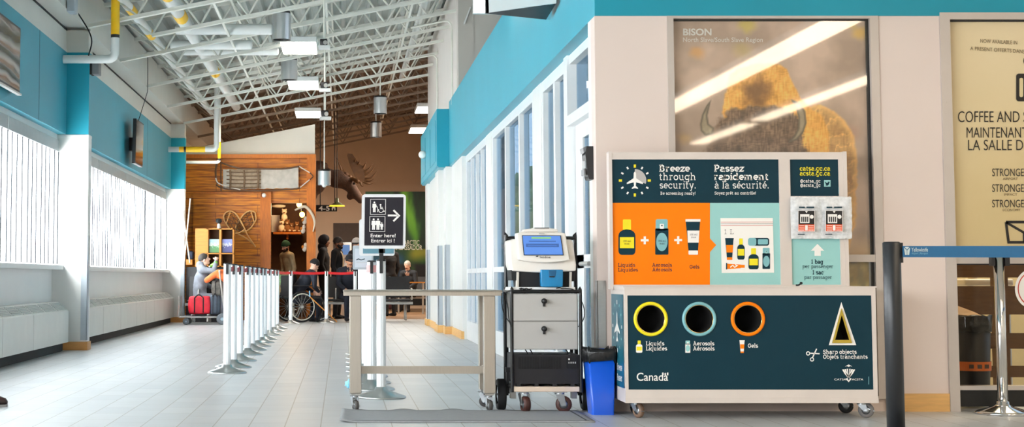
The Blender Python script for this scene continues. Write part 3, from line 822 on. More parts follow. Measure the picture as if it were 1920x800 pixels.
A.rect(1145.5, 298, 1465.5, 380, I_NAVY, 0); A.poly([(1145.5, 380), (1331, 380), (1331, 446.8), (1342.8, 459), (1331, 472.3), (1331, 534), (1145.5, 534)], I_ORANGE, 1); A.rect(1329, 380, 1465.5, 534, I_TEAL, 0)
cx, cy = O(172, 195)
A.poly([(cx, cy)]+arc(cx, cy, 21.5, 21.5, -90, 16, 14), I_GREY, 1)
ticks(A, cx, cy, 27, (I_WHITE, I_YEL)); plane_icon(A, cx, cy-1, 16, I_WHITE, 3)
def T(body, x0, b, x1, cap, m=I_WHITE, w=1.2): A.slab(body, O(x0, 0)[0], O(0, b)[1], O(x1, 0)[0], cap/2.857, m, w)
T('Breeze', 303, 147, 468, 35, w=1.3); T('through', 303, 193, 497, 38, w=.85); T('security.', 305, 238, 497, 38, w=.85); T('Be screening ready!', 309, 271, 496, 16, w=1.05)
T('Passez', 597, 147, 760, 35, w=1.3); T('rapidement', 597, 191, 887, 35, w=1.3); T('à la sécurité.', 599, 238, 888, 38, w=.85); T('Soyez prêt au contrôle!', 599, 270, 820, 16, w=1.05)
def S(x): return x/2.857
bottle(A, *O(84, 403), S(91), S(190), I_YEL, I_NAVY, I_YEL); aerosol(A, *O(281, 402), S(71), S(190), I_TEAL2, I_NAVY, I_TEAL2, I_WHITE); gel(A, *O(443, 402), S(80), S(190), I_WHITE, I_NAVY, I_WHITE, I_WHITE)
for x, y in ((225, 515), (404, 514)):
    A.rect(*O(x-21, y-6), *O(x+21, y+6), I_WHITE, 2); A.rect(*O(x-6, y-21), *O(x+6, y+21), I_WHITE, 3)
for x, y in ((129, 520), (317, 519), (486, 485)):
    A.slab('100 ml', O(x-20, 0)[0], O(0, y+4)[1], O(x+20, 0)[0], 10/2.857, I_PLUM, .7, 5); A.slab('max', O(x-13, 0)[0], O(0, y+18)[1], O(x+13, 0)[0], 10/2.857, I_PLUM, .7, 5)
for b_, x0, y, x1 in (('Liquids', 82, 656, 174), ('Liquides', 82, 682, 189), ('Aerosols', 265, 656, 371), ('Aérosols', 266, 681, 371), ('Gels', 465, 666, 518)): T(b_, x0, y, x1, 19, I_PLUM, 1.1)
A.poly([O(630, 396), O(911, 395), O(918, 688), O(637, 690)], I_WHITE, 2)
for y, m in ((418, I_RED), (427, I_PLUM), (436, I_RED)): A.line([O(632, y), O(912, y-1)], .8, m, 3)
T('1 L', 652, 482, 701, 26, I_PLUM, .6)
gel(A, *O(655, 503), S(46), S(117), I_NAVY, I_NAVY, I_ORANGE, I_ORANGE, 3)
bottle(A, *O(720, 505), S(40), S(113), I_YEL, I_NAVY, I_YEL, 3); bottle(A, *O(780, 557), S(55), S(113), I_YEL, I_NAVY, I_YEL, 3); aerosol(A, *O(855, 555), S(41), S(113), I_TEAL2, I_NAVY, I_TEAL2, I_TEAL, 3)
A.rect(*O(778, 502), *O(891, 544), I_NAVY, 3, S(12)); A.rect(*O(778, 502), *O(822, 544), I_TEAL2, 4, S(12)); A.rect(*O(830, 509), *O(884, 537), I_TEAL2, 4, S(6))
A.poly([O(662, 640), O(740, 645), O(740, 664), O(662, 669)], I_ORANGE, 3); A.rect(*O(740, 646), *O(760, 662), I_ORANGE, 3); A.rect(*O(660, 636), *O(666, 671), I_NAVY, 4); A.line([O(682, 660), O(696, 648), O(706, 660), O(720, 650), O(708, 645)], 1.8, I_WHITE, 4)
A.rect(1481, 298, 1578, 367.5, I_NAVY, 0); A.rect(1481, 380, 1584, 534, I_TEAL, 0); A.rect(1481, 367.5, 1579, 380, M_LAM, 0)
T('catsa.gc.ca', 1055, 142, 1218, 24, I_YEL, 1.2); T('acsta.gc.ca', 1055, 168, 1218, 24, I_YEL, 1.2)
T('@catsa_gc', 1058, 206, 1166, 19, I_WHITE, 1.05); T('@acsta_gc', 1058, 229, 1166, 19, I_WHITE, 1.05)
A.rect(*O(1185, 192), *O(1220, 228), I_TEAL, 2)
A.poly([O(x, y) for x, y in ((1191, 200), (1199, 208), (1204, 208), (1206, 201), (1212, 201), (1217, 203), (1213, 208), (1211, 216), (1203, 223), (1192, 221), (1197, 217), (1191, 212), (1194, 211), (1190, 206))], I_NAVY, 3)
A.rect(*O(1262, 228), *O(1265, 266), I_TEAL2, 2)
A.poly([O(x, y) for x, y in ((1150, 534), (1187, 571), (1168, 571), (1168, 598), (1134, 598), (1134, 571), (1114, 571))], I_WHITE, 2)
T('1 bag', 1117, 640, 1180, 22, I_NAVY, 1.2); T('per passenger', 1070, 664, 1234, 20, I_NAVY, .7); T('1 sac', 1124, 697, 1182, 22, I_NAVY, 1.2); T('par passager', 1080, 722, 1227, 20, I_NAVY, .7)
pn.fixn = False
pn.build('printed_panel', kiosk)
# small black clip lying on the cabinet top
# --- casters
def caster(parent, x, y, yaw, name='caster', R=.047, rub=None, brake=True, top=None, w=.028, mat_plate=None):
    """a swivel caster standing on the floor at x, y; wheel axis turned by yaw"""
    top = top or R*2.55
    d = Vector((math.cos(yaw), math.sin(yaw), 0)); e = Vector((-d.y, d.x, 0))   # d along the axle
    c0 = Vector((x, y, R))
    g = MB(mat_plate or M_ZINC)
    piv = Vector((x, y, 0))-e*(-.5*R)
    for s in (-1, 1):
        a = c0+d*(s*(w*.5+.005))
        b = piv+d*(s*(w*.5+.008))+Vector((0, 0, top-.016))
        up = [a+e*(-R*.28)+Vector((0, 0, -R*.15)), a+e*(R*.28)+Vector((0, 0, -R*.15)), b+e*(R*.55), b-e*(R*.55)]
        for off in (0,):
            t2 = d*(s*.003)
            vs = up+[p+t2 for p in up]
            g.add(vs, [(0, 1, 2, 3), (4, 5, 6, 7), (0, 1, 5, 4), (1, 2, 6, 5), (2, 3, 7, 6), (3, 0, 4, 7)])
    g.cyl(piv+Vector((0, 0, top-.018)), piv+Vector((0, 0, top-.008)), R*.62, n=20)
    g.cyl(piv+Vector((0, 0, top-.009)), piv+Vector((0, 0, top-.005)), R*.5, n=20)
    px_, py_ = piv.x, piv.y
    g.box(px_-R*.85, px_+R*.85, py_-R*.85, py_+R*.85, top-.006, top)
    g.cyl(c0-d*(w*.5+.014), c0+d*(w*.5+.014), .006, n=10)
    if brake: g.bar(piv-e*(R*.2)+Vector((0, 0, top-.03)), piv-e*(R*1.55)+Vector((0, 0, top-.055)), .026, .005)
    o = g.build(name, parent)
    wl = MB(rub or M_RUB)
    prof = [(R*.55, -w*.5), (R*.9, -w*.5), (R, -w*.32), (R, w*.32), (R*.9, w*.5), (R*.55, w*.5)]
    M = Matrix.Translation(c0) @ Matrix.Rotation(yaw, 4, 'Z')
    wl.M = M; wl.lathe(prof, (0, 0, 0), 26, None, 'X')
    wl.lathe([(0, -w*.42), (R*.56, -w*.42), (R*.56, w*.42), (0, w*.42)], (0, 0, 0), 20, M_ZINC, 'X')
    wl.build('wheel', o)
    return o
caster(kiosk, U(1196, 782, Z=0).x, 9.27, .45, R=.046, rub=M_TREAD, top=kz0)
caster(kiosk, U(1622, 782, Z=0).x, 9.27, 1.15, R=.047, top=kz0)
caster(kiosk, U(1575, 771, Z=0).x, 9.58, 1.3, R=.046, rub=P('black_rubber', '#1d1c1c', .6), top=kz0)
caster(kiosk, kx0+.13, 9.58, .2, R=.046, rub=P('black_rubber', '#1d1c1c', .6), top=kz0)

# --- the two packs of clear bags that hang on the board
M_FILM = None
def film():
    m, nt, b = nodes('clear_bag_film'); out = nt.nodes['Material Output']
    b.inputs['Base Color'].default_value = (.92, .93, .94, 1); b.inputs['Roughness'].default_value = .18
    t = nt.nodes.new('ShaderNodeBsdfTransparent'); mx = nt.nodes.new('ShaderNodeMixShader')
    n = nt.nodes.new('ShaderNodeTexNoise'); n.inputs['Scale'].default_value = 26; n.inputs['Detail'].default_value = 5
    tc = nt.nodes.new('ShaderNodeTexCoord'); nt.links.new(tc.outputs['Object'], n.inputs['Vector'])
    r = nt.nodes.new('ShaderNodeMapRange'); r.inputs['From Min'].default_value = .35; r.inputs['From Max'].default_value = .7; r.inputs['To Min'].default_value = .42; r.inputs['To Max'].default_value = .8
    nt.links.new(n.outputs['Fac'], r.inputs['Value']); nt.links.new(r.outputs['Result'], mx.inputs['Fac'])
    nt.links.new(t.outputs[0], mx.inputs[1]); nt.links.new(b.outputs[0], mx.inputs[2]); nt.links.new(mx.outputs[0], out.inputs['Surface'])
    return m
M_FILM = film()
for px0, px1, lx0, lx1, lab in ((1484, 1536, 1496.4, 1527.3, 'stack of clear zip bags hung beside the sign board divider'), (1540, 1593, 1548, 1579.5, 'stack of clear zip bags hung at outer edge of sign board')):
    a = U(px0, 447, Y=YUP-.02); b = U(px1, 369, Y=YUP-.02)
    t = empty('bag_pack', ((a.x+b.x)/2, YUP-.02, a.z), lab, 'bags', 'clear bag packs on the board')
    for q in range(4):
        bm = bmesh.new(); bmesh.ops.create_grid(bm, x_segments=14, y_segments=18, size=.5)
        for v in bm.verts:
            u, w_ = v.co.x, v.co.y
            puff = (1-(2*u)**2)*(1-(2*w_)**2)
            v.co = Vector((a.x+(b.x-a.x)*(u+.5)+random.uniform(-.002, .002)+q*.002*(1 if u > 0 else -1), YUP-.018-q*.006-.010*puff+.003*math.sin(9*u+q*2+5*w_)+random.uniform(-.0012, .0012), a.z+(b.z-a.z)*(w_+.5)+random.uniform(-.002, .002)*(1 if abs(w_) < .49 else 2)))
        m = MB(M_FILM); m.bm(bm, None, True)
        if q == 3: m.bar((a.x, YUP-.034, b.z-.012), (b.x, YUP-.034, b.z-.012), .003, .006)
        m.build('clear_bag', t)
    lb = MB(I_WHITE); A = Face(lb, lambda px, py: U(px, py, Y=YUP-.058))
    w_ = lx1-lx0; X = lambda u: lx0+w_*u; Yv = lambda v: 394.5+39*v
    A.rect(X(0), Yv(0), X(1), Yv(.67), I_BLACK, 1); A.rect(X(0), Yv(.67), X(1), Yv(1), P('label_red', '#e8572a', .4, var=0), 1)
    A.line([(X(0), Yv(0)), (X(1), Yv(0)), (X(1), Yv(1)), (X(0), Yv(1)), (X(0), Yv(0))], .9, I_WHITE, 2)
    A.rect(X(.12), Yv(.17), X(.68), Yv(.6), I_WHITE, 2); A.ell(X(.82), Yv(.3), w_*.12, w_*.12, I_WHITE, 2); A.rect(X(.42), Yv(.70), X(.58), Yv(.96), I_WHITE, 2)
    for k in range(4): A.rect(X(.18+.12*k), Yv(.30), X(.25+.12*k), Yv(.55), I_BLACK, 3)
    for y in (.72, .82, .92): A.rect(X(.06), Yv(y), X(.38), Yv(y+.03), I_WHITE, 2); A.rect(X(.62), Yv(y), X(.94), Yv(y+.03), I_WHITE, 2)
    A.rect(X(.05), Yv(-.19), X(.4), Yv(-.12), I_NAVY, 1); A.rect(X(.5), Yv(-.19), X(.98), Yv(-.12), I_NAVY, 1); A.rect(X(-.02), Yv(1.12), X(.4), Yv(1.16), I_NAVY, 1)
    A.poly([(X(.42), Yv(.03)), (X(.5), Yv(.12)), (X(.58), Yv(.03))], I_WHITE, 2)
    lb.fixn = False; lb.build('label', t)
o = MB(M_BLACK).tube(bez([kf(1497, 536.2)+Vector((0, .05, .006)), kf(1502, 536)+Vector((0, .05, .006)), kf(1507, 534)+Vector((0, .05, .010))]), .005, 8).ball(kf(1507, 533.6)+Vector((0, .05, .010)), .009).build('pen_clip', origin=kf(1500, 536.4)+Vector((0, .05, .002)))
tag(o, 'small black clip lying on the white cart top', 'clip')
# ------------------------------------------------------------------ poster window with the bison, coffee poster door
def fw(px, py, dy=0): return U(px, py, Y=YF+dy)
def frame_rect(mb, px0, py0, px1, py1, w, y0, y1, mat=None):
    a = fw(px0, py1); b = fw(px1, py0); k = w
    mb.box(a.x, b.x, y0, y1, b.z-k, b.z, mat); mb.box(a.x, b.x, y0, y1, a.z, a.z+k, mat); mb.box(a.x, a.x+k, y0, y1, a.z+k, b.z-k, mat); mb.box(b.x-k, b.x, y0, y1, a.z+k, b.z-k, mat)
px0, px1 = x_a, x_b
zt = fw(1450, 26).z; zsill = fw(1450, 742).z; zm0, zm1 = fw(1640, 491).z, fw(1640, 477).z
f = MB(M_ALUF)
fr = .042
zq = zt-fr*.75
f.box(px0, px0+fr, YF-.01, YF+.12, zsill, zq); f.box(px1-fr-.012, px1, YF-.01, YF+.12, zsill, zq); f.box(px0, px1, YF-.01, YF+.12, zt-fr*.75, zt+.004)
f.box(px0+fr, px1-fr, YF-.004, YF+.1, zm0, zm1); f.box(px0, px1, YF-.008, YF+.12, .08, zsill)
f.box(px0+fr, px0+fr+.006, YF+.02, YF+.06, zsill, zt, M_DARK); f.box(px1-fr-.022, px1-fr-.012, YF+.02, YF+.06, zsill, zt, M_DARK); f.box(px0+fr, px1-fr, YF+.02, YF+.06, zt-fr*.75-.008, zt-fr*.75, M_DARK)
W6 = struct(f, 'window_6')
MB(GLASS('poster_glass', '#f8f9f8', .08, .03)).quad((px0+fr, YF+.03, zsill), (px1-fr, YF+.03, zsill), (px1-fr, YF+.03, zt-.02), (px0+fr, YF+.03, zt-.02)).build('pane', W6)

def paint(name, x0, x1, z0, z1, y, nx, nz, fn, mat, parent=None):
    """a printed picture as a fine grid of ink"""
    vs = [(x0+(x1-x0)*i/nx, y, z0+(z1-z0)*j/nz) for j in range(nz+1) for i in range(nx+1)]
    fs = [(j*(nx+1)+i, j*(nx+1)+i+1, (j+1)*(nx+1)+i+1, (j+1)*(nx+1)+i) for j in range(nz) for i in range(nx)]
    me = bpy.data.meshes.new(name); me.from_pydata(vs, [], fs); me.materials.append(mat)
    at = me.color_attributes.new('ink', 'FLOAT_COLOR', 'POINT'); buf = []
    for j in range(nz+1):
        for i in range(nx+1):
            c = fn(i/nx, 1-j/nz); buf += [lin(max(0, min(255, c[0]))), lin(max(0, min(255, c[1]))), lin(max(0, min(255, c[2]))), 1]
    at.data.foreach_set('color', buf)
    ob = bpy.data.objects.new(name, me); COL.objects.link(ob)
    if parent:
        o0 = origin_of(parent)
        for v in me.vertices: v.co -= o0
        ob.parent = parent
    return ob
from mathutils import noise
def nz_(x, y, s, o=0.0, oct=4):
    return noise.fractal(Vector((x*s+o, y*s-o, o*.7)), 1.0, 2.0, oct)
def mixc(a, b, t):
    t = max(0, min(1, t)); return tuple(a[k]+(b[k]-a[k])*t for k in range(3))
def sm(e0, e1, x):
    t = max(0, min(1, (x-e0)/(e1-e0))); return t*t*(3-2*t)
def poly_sd(p, poly):
    """signed distance to a polygon (negative inside)"""
    d = 1e9; ins = False; x, y = p; n = len(poly)
    for i in range(n):
        ax, ay = poly[i]; bx, by = poly[(i+1) % n]
        ex, ey = bx-ax, by-ay; t = max(0, min(1, ((x-ax)*ex+(y-ay)*ey)/(ex*ex+ey*ey+1e-9)))
        d = min(d, math.hypot(x-ax-t*ex, y-ay-t*ey))
        if (ay > y) != (by > y) and x < (bx-ax)*(y-ay)/(by-ay)+ax: ins = not ins
    return -d if ins else d
PW, PH = 1632-1264, 478-38
FOREHEAD = [(1362, 210), (1368, 175), (1376, 140), (1392, 128), (1430, 118), (1468, 119), (1482, 128), (1494, 155), (1508, 185), (1528, 205), (1545, 215), (1560, 250), (1555, 330), (1380, 330)]
HEADDARK = [(1330, 285), (1345, 250), (1352, 225), (1390, 200), (1430, 196), (1470, 200), (1500, 215), (1512, 250), (1516, 280), (1540, 300), (1570, 360), (1580, 478), (1335, 478)]
BODY = [(1520, 200), (1545, 197), (1570, 208), (1592, 228), (1606, 255), (1611, 300), (1606, 420), (1590, 478), (1500, 478), (1505, 250)]
HORN1 = [(1340, 187), (1331, 198), (1323, 215), (1319, 232), (1320, 245), (1328, 254), (1342, 252), (1345, 240), (1335, 232), (1333, 216), (1337, 200)]
HORN2 = [(1490, 186), (1498, 200), (1503, 220), (1502, 240), (1494, 255), (1482, 268), (1500, 262), (1512, 248), (1518, 230), (1516, 208), (1506, 192)]
def bison(u, v):
    x = 1264+PW*u; y = 38+PH*v
    n1 = nz_(x, y, .012, 3.1); n2 = nz_(x, y, .05, 9.7); hair = noise.noise(Vector((x*.35, y*.07, 2)))*.6+noise.noise(Vector((x*.12, y*.5, 6)))*.4
    c = mixc((142, 128, 108), (172, 156, 134), .5+n1*1.2)
    c = mixc(c, (120, 104, 84), .55*sm(.35, .9, v)*sm(.45, .0, abs(u-.05)))
    for bx, by, r, col, k in ((1410, 45, 26, (170, 160, 70), .75), (1315, 98, 22, (190, 140, 70), .6), (1400, 92, 26, (160, 150, 70), .35), (1622, 60, 22, (190, 160, 70), .7), (1608, 45, 14, (176, 165, 80), .5), (1500, 190, 14, (170, 110, 90), .4), (1600, 250, 26, (150, 118, 96), .5), (1290, 260, 20, (178, 150, 90), .5)):
        dd = math.hypot(x-bx, (y-by)*1.2+6*n2); c = mixc(c, col, k*sm(r, r*.2, dd))
    sd = poly_sd((x+4*n2, y+4*n2), BODY)
    if sd < 3:
        b = mixc((160, 124, 66), (205, 168, 96), .5+hair+.6*n2); b = mixc(b, (110, 84, 48), sm(.1, .45, abs(math.sin(x*.05+y*.11+2*n2)))*.35)
        b = mixc(b, (218, 180, 104), sm(14, 0, -sd)*.6); c = mixc(c, b, sm(3, -3, sd))
    sd = poly_sd((x+3*n2, y+3*n2), FOREHEAD)
    if sd < 3:
        b = mixc((176, 128, 46), (222, 172, 84), .5+hair+.4*n2); b = mixc(b, (84, 58, 30), sm(42, 6, math.hypot((x-1425)*1.1, (y-172)*.9)+10*n2)*.8)
        c = mixc(c, b, sm(3, -2, sd))
    sd = poly_sd((x+8*n2+6*hair, y+8*n2), HEADDARK)
    if sd < 4:
        b = mixc((72, 58, 42), (128, 108, 82), .45+hair*1.1+.5*n2); b = mixc(b, (48, 42, 30), sm(265, 330, y)*.7); c = mixc(c, b, sm(4, -5, sd))
    if y > 300:                                    # muzzle and beard lower down
        dd = math.hypot((x-1450)/60, (y-400)/90); c = mixc(c, mixc((50, 38, 26), (86, 66, 44), .5+hair), sm(1.1, .7, dd))
    for H_ in (HORN1, HORN2):
        sd = poly_sd((x, y), H_)
        if sd < 2: c = mixc(c, mixc((84, 80, 62), (150, 142, 112), sm(-1, -5, sd)*.8+.3*n2), sm(1.2, -1, sd))
    c = mixc(c, (196, 170, 110), .5*sm(430, 478, y)*sm(1560, 1600, x))
    return (min(255, 1.28*255*(c[0]/255)**.95), min(255, 1.21*255*(c[1]/255)**.96), min(255, 1.2*255*(c[2]/255)**.93))
a = fw(1265, 478); b = fw(1628, 37)
poster = paint('bison_poster', a.x, b.x, a.z, b.z, YF+.06, 200, 240, bison, PRINT('poster_print', .35, .0))
tag(poster, 'tall bison photo poster behind glass above the disposal cart', 'poster')
pt = MB(P('poster_lettering', '#e9e4dc', .4, var=0)); A = Face(pt, lambda x, y: U(x, y, Y=YF+.058))
A.text('BISON', 1280.5, 66, 1334, 12.2, None, .03); A.text('North Slave/South Slave Region', 1280.5, 78.5, 1430, 8.2, None, .006)
pt.fixn = False; pt.build('lettering', poster)
def lower(u, v):
    x = u*370; y = v*250; n1 = nz_(x, y, .02, 5.5); n2 = nz_(x, y*.4, .09, 1.7)
    c = mixc((150, 120, 52), (212, 186, 110), .5+n1*1.3); c = mixc(c, (120, 112, 60), .6*sm(.1, .5, n2)); return mixc(c, (110, 90, 50), .4*sm(.6, 1, v))
a = fw(1268, 741); b = fw(1650, 491)
lp = paint('grass_poster', a.x, b.x-fr-.01, a.z, b.z, YF+.06, 80, 50, lower, PRINT('poster_print', .35, .0))
tag(lp, 'yellow grass photo poster in the pane below the bison', 'poster')
# backing so the posters have a board behind them
bk = MB(P('foam_board', '#d8d2c6', .7)); bk.box(px0+.02, px1-.02, YF+.066, YF+.075, .1, zt-.01); o = bk.build('backing_board', W6)
# pale strip beside the poster edge where bare glass shows
# ---- door with the coffee poster
ax = fw(1768, 400).x
f = MB(M_ALUF); xr = 5.6
zt2 = fw(1850, 27).z; za, zb = fw(1850, 494).z, fw(1850, 464).z; zk1, zk0 = fw(1850, 723).z, fw(1850, 731).z
f.box(x_c-.03, x_c+.035, YF-.02, YF+.13, 0, zt2-.035); f.box(x_c-.03, xr, YF-.02, YF+.13, zt2-.035, zt2+.01); f.box(xr-.08, xr, YF-.02, YF+.13, 0, zt2-.035)
f.box(x_c+.03, xr-.08, YF, YF+.09, za, zb-.03); f.box(x_c+.03, xr-.08, YF, YF+.09, zk0, zk1)
f.box(x_c+.03, xr-.08, YF-.001, YF+.02, za-.008, za, M_DARK); f.box(x_c+.03, xr-.08, YF+.004, YF+.03, zt2-.045, zt2-.034, M_DARK)
for z in (.9, 1.34, 2.0): f.cyl((x_c+.0, YF-.024, z), (x_c+.0, YF-.018, z), .005)
D2 = struct(f, 'door_2')
MB(P('kick_plate_black', '#141312', .6)).box(x_c+.035, xr-.08, YF+.01, YF+.07, .03, zk0).build('kick_plate', D2)
MB(GLASS('door_glass', '#e9e2d6', .0, .02, .5)).quad((x_c+.035, YF+.044, zk1), (xr-.08, YF+.044, zk1), (xr-.08, YF+.044, zt2-.03), (x_c+.035, YF+.044, zt2-.03)).build('pane', D2)
def cream(u, v):
    n = nz_(u*3, v*3, 1.3, 2.2); return mixc((226, 206, 166), (204, 181, 132), sm(0, 1, v)+.12*n)
a = fw(1777, 465); b = fw(1925, 38)
cp = paint('coffee_poster', x_c+.036, xr-.09, a.z, b.z, YF+.034, 60, 40, cream, PRINT('poster_print_matte', .5))
tag(cp, 'cream poster with black coffee lettering on the door glass', 'poster')
I_INK = P('poster_ink_black', '#1a1512', .5, var=0); I_BRN = P('poster_ink_brown', '#6d5a3c', .5, var=0)
pt = MB(I_INK); A = Face(pt, lambda x, y: U(x, y, Y=YF+.032))
A.text('NOW AVAILABLE IN', 1838, 80, 1907, 7, I_BRN, 0, 2, .05); A.text('A PRESENT OFFERTS DANS', 1819, 94, 1921, 7, I_BRN, 0, 2, .06)
cup = MB(I_INK); B_ = Face(cup, lambda x, y: U(x, y, Y=YF+.032)); B_.rect(1905, 138, 1968, 190, I_INK, 2, 5); B_.rect(1911, 146, 1918, 182, P('poster_cream', '#d9c596', .5), 3, 3); B_.ell(1923, 114, 4.5, 8, I_INK, 2); cup.fixn = False; cup.build('cup_icon', cp)
A.text('COFFEE AND S', 1796, 229, 1926, 21, I_INK, -.004); A.text('MAINTENANT', 1812, 258, 1926, 20, I_INK, -.004); A.text("LA SALLE D'", 1815, 281.5, 1922, 20, I_INK, -.004)
for y, sub, x0, x1 in ((330, 'AIRPORT', 1880, 1908), (359.5, 'IMPACT', 1882, 1907), (388.5, 'ECONOMY', 1880, 1913)):
    A.text('STRONGER', 1860, y, 1928, 14.5, I_INK, -.002); A.text(sub, x0, y+7.2, x1, 4.6, I_BRN, 0)
pt.fixn = False; pt.build('lettering', cp)
lg = MB(I_INK); A = Face(lg, lambda x, y: U(x, y, Y=YF+.032)); A.line([(1886, 416), (1955, 416), (1948, 454), (1891, 454), (1886, 416)], 5, I_INK); A.line([(1887, 417), (1920, 436), (1953, 417)], 4.5, I_INK); A.line([(1920, 436), (1920, 454)], 4.5, I_INK); lg.fixn = False; lg.build('logo', cp)
# small half round seal on the lower glass
o = MB(I_WHITE); A = Face(o, lambda x, y: U(x, y, Y=YF+.038))
A.ell(1938, 541, 35, 38, I_WHITE, 0, 40); A.line(arc(1938, 541, 29, 32, 0, 360, 40), 2, I_RED, 1)
A.ell(1938, 541, 12, 14, I_BRN, 1); o.fixn = False
so = o.build('round_sticker', origin=U(1938, 541, Y=YF+.038)); tag(so, 'white round sticker with red ring on the lower door glass', 'sticker')

# ---- what stands behind the door glass
w = MB(P('inner_room_wall', '#c8b183', .6, var=.04)); w.box(3.2, 9, 13.2, 13.3, 0, 3); w.box(3.75, 3.8, YF+.2, 13.2, 0, 3)
struct(w, 'wall_inner')
INNER = True
pl = empty('slat_barrier', (5.1, 10.6, 0), 'brown slatted wooden crate wall seen through the lower door glass', 'crate')
SL = P('brown_slat_wood', '#6b4f37', .6, var=.15, scale=8, stretch=(1, 1, 8))
s = MB(SL)
for z0, z1 in ((.16, .24), (.36, .47), (.60, .80), (.86, 1.0)): s.box(4.28, 6.2, 10.58, 10.60, z0, z1)
s.build('slats', pl)
for x in (4.62, 5.1, 5.7):
    MB(SL).box(x, x+.1, 10.60, 10.66, 0, 1.02).build('post', pl)
sh = empty('cream_cupboard', (4.6, 12.0, 0), 'pale cream cupboard with a dark seam behind the door glass', 'cupboard')
MB(P('cream_enamel', '#e6d6ac', .5)).box(4.62, 5.6, 11.9, 12.4, 0, 1.25, None, .01).build('body', sh); MB(M_DARK).box(5.0, 5.01, 11.895, 11.9, .1, 1.2).build('seam', sh)
ct = empty('white_counter', (4.36, 11.2, 0), 'white topped counter on steel legs behind the door glass', 'counter')
cx0 = U(1788, 520, Y=11.2).x
MB(M_WHITE).box(cx0, cx0+.36, 11.0, 11.4, .80, .85, None, .012).build('top', ct)
for dx in (.03, .30): MB(M_ALU).cyl((cx0+dx+.03, 11.05, 0), (cx0+dx+.03, 11.05, .8), .02).build('leg', ct)
o = MB(P('cream_bowl', '#efe3c6', .4)).lathe([(.03, 0), (.035, .01), (.02, .03), (.025, .08), (.075, .11), (.07, .115), (0, .09)], (cx0+.12, 11.15, .85), 24).build('pedestal_bowl', origin=(cx0+.12, 11.15, .85)); tag(o, 'cream pedestal bowl on the white counter behind glass', 'bowl')
# black bin with orange strap behind glass
bx = U(1825, 700, Y=10.0).x
t = empty('lined_bin', (bx, 10.02, 0), 'tall black lined bin with orange printed band behind door glass', 'bin')
M_BAG = P('black_bin_liner', '#131315', .28, var=.2, bump=.5, bscale=25)
MB(M_BLACK).lathe([(0, 0.02), (.105, .02), (.125, .60), (.118, .60), (.10, .06), (0, .06)], (bx, 10.02, 0), 26).build('barrel', t)
lin_ = MB(M_BAG); pr = []
vs = []; N = 40
for i, (r, z) in enumerate([(.112, .50), (.130, .505), (.134, .55), (.131, .605), (.118, .61), (.11, .58)]):
    for k in range(N):
        a = 2*PI*k/N; rr = r+.005*math.sin(7*a+i)+random.uniform(-.003, .003); vs.append((bx+rr*math.cos(a), 10.02+rr*math.sin(a), z+.006*math.sin(5*a+i)))
lin_.add(vs, [(i*N+k, i*N+(k+1) % N, (i+1)*N+(k+1) % N, (i+1)*N+k) for i in range(5) for k in range(N)], None, True); lin_.build('liner', t)
bd = MB(P('orange_band', '#d26a1c', .5, var=.1)); bd.lathe([(.1195, .245), (.122, .305)], (bx, 10.02, 0), 30)
for k in range(-3, 4): bd.box(bx+.05*k-.014, bx+.05*k+.014, 9.893+.02*abs(k)**1.3*.5, 9.899+.02*abs(k)**1.3*.5, .262, .288, M_BROWN) if abs(k) < 2 else None
bd.build('band', t)
o = MB(P('cardboard', '#b08a58', .7, var=.1)).add([(bx-.12, 9.96, .615), (bx+.06, 9.94, .60), (bx+.05, 10.08, .63), (bx-.13, 10.1, .70)], [(0, 1, 2, 3)]).add([(bx-.12, 9.96, .609), (bx+.06, 9.94, .594), (bx+.05, 10.08, .624), (bx-.13, 10.1, .694)], [(0, 1, 2, 3)]).build('cardboard_sheet', origin=(bx, 10, .61)); tag(o, 'brown cardboard sheet poking from the black bin behind glass', 'cardboard')

# ------------------------------------------------------------------ belt barrier in front of the door
YP = 7.15
pa = U(1676, 640, Y=YP)
t = empty('belt_post', (pa.x, YP, 0), 'matte black barrier post with blue belt, nearest to camera', 'barrier post')
R = 16.2/F*YP; zt_ = U(1676, 453, Y=YP).z
MB(P('matte_black_post', '#1f2124', .38, var=.06)).lathe([(0, .02), (R, .02), (R, zt_-.006), (R-.006, zt_), (0, zt_)], (pa.x, YP, 0), 36).build('post', t)
MB(M_BLACK).lathe([(0, 0), (.19, 0), (.19, .008), (.16, .02), (R+.01, .035), (R, .05)], (pa.x, YP, 0), 40).build('base', t)
MB(M_BLACK).box(pa.x+R-.006, pa.x+R+.006, YP-.02, YP+.02, zt_-.10, zt_-.005).build('belt_slot', t)
pc = U(1881, 776, Z=0); YC = pc.y
rc = 9.3/F*YC; zc_ = U(1872, 482, Y=YC).z
t2 = empty('belt_post', (U(1877, 640, Y=YC).x, YC, 0), 'polished chrome barrier post with domed base in front of coffee door', 'barrier post')
xc = t2.location.x
MB(M_CHROME).lathe([(0, .02), (rc, .02), (rc, zc_), (0, zc_)], (xc, YC, 0), 36).build('post', t2)
MB(M_CHROME).lathe([(0, 0), (.165, 0), (.168, .012), (.15, .022), (.06, .05), (rc+.008, .062), (rc+.006, .08), (rc, .082)], (xc, YC, 0), 44).build('base', t2)
MB(M_BLACK).box(xc-rc-.022, xc-rc, YC-.022, YC+.022, zc_-.055, zc_+.02).box(xc+rc, xc+rc+.03, YC-.022, YC+.022, zc_-.055, zc_+.02).cyl((xc, YC, zc_), (xc, YC, zc_+.06), rc, n=24).build('belt_head', t2)
bt = MB(P('blue_belt_webbing', '#0e6aa6', .6, var=.05, scale=30)); N = 24
p0 = Vector((pa.x+R, YP-.03, 0)); p1 = Vector((xc+1.1, YC-.03, 0))
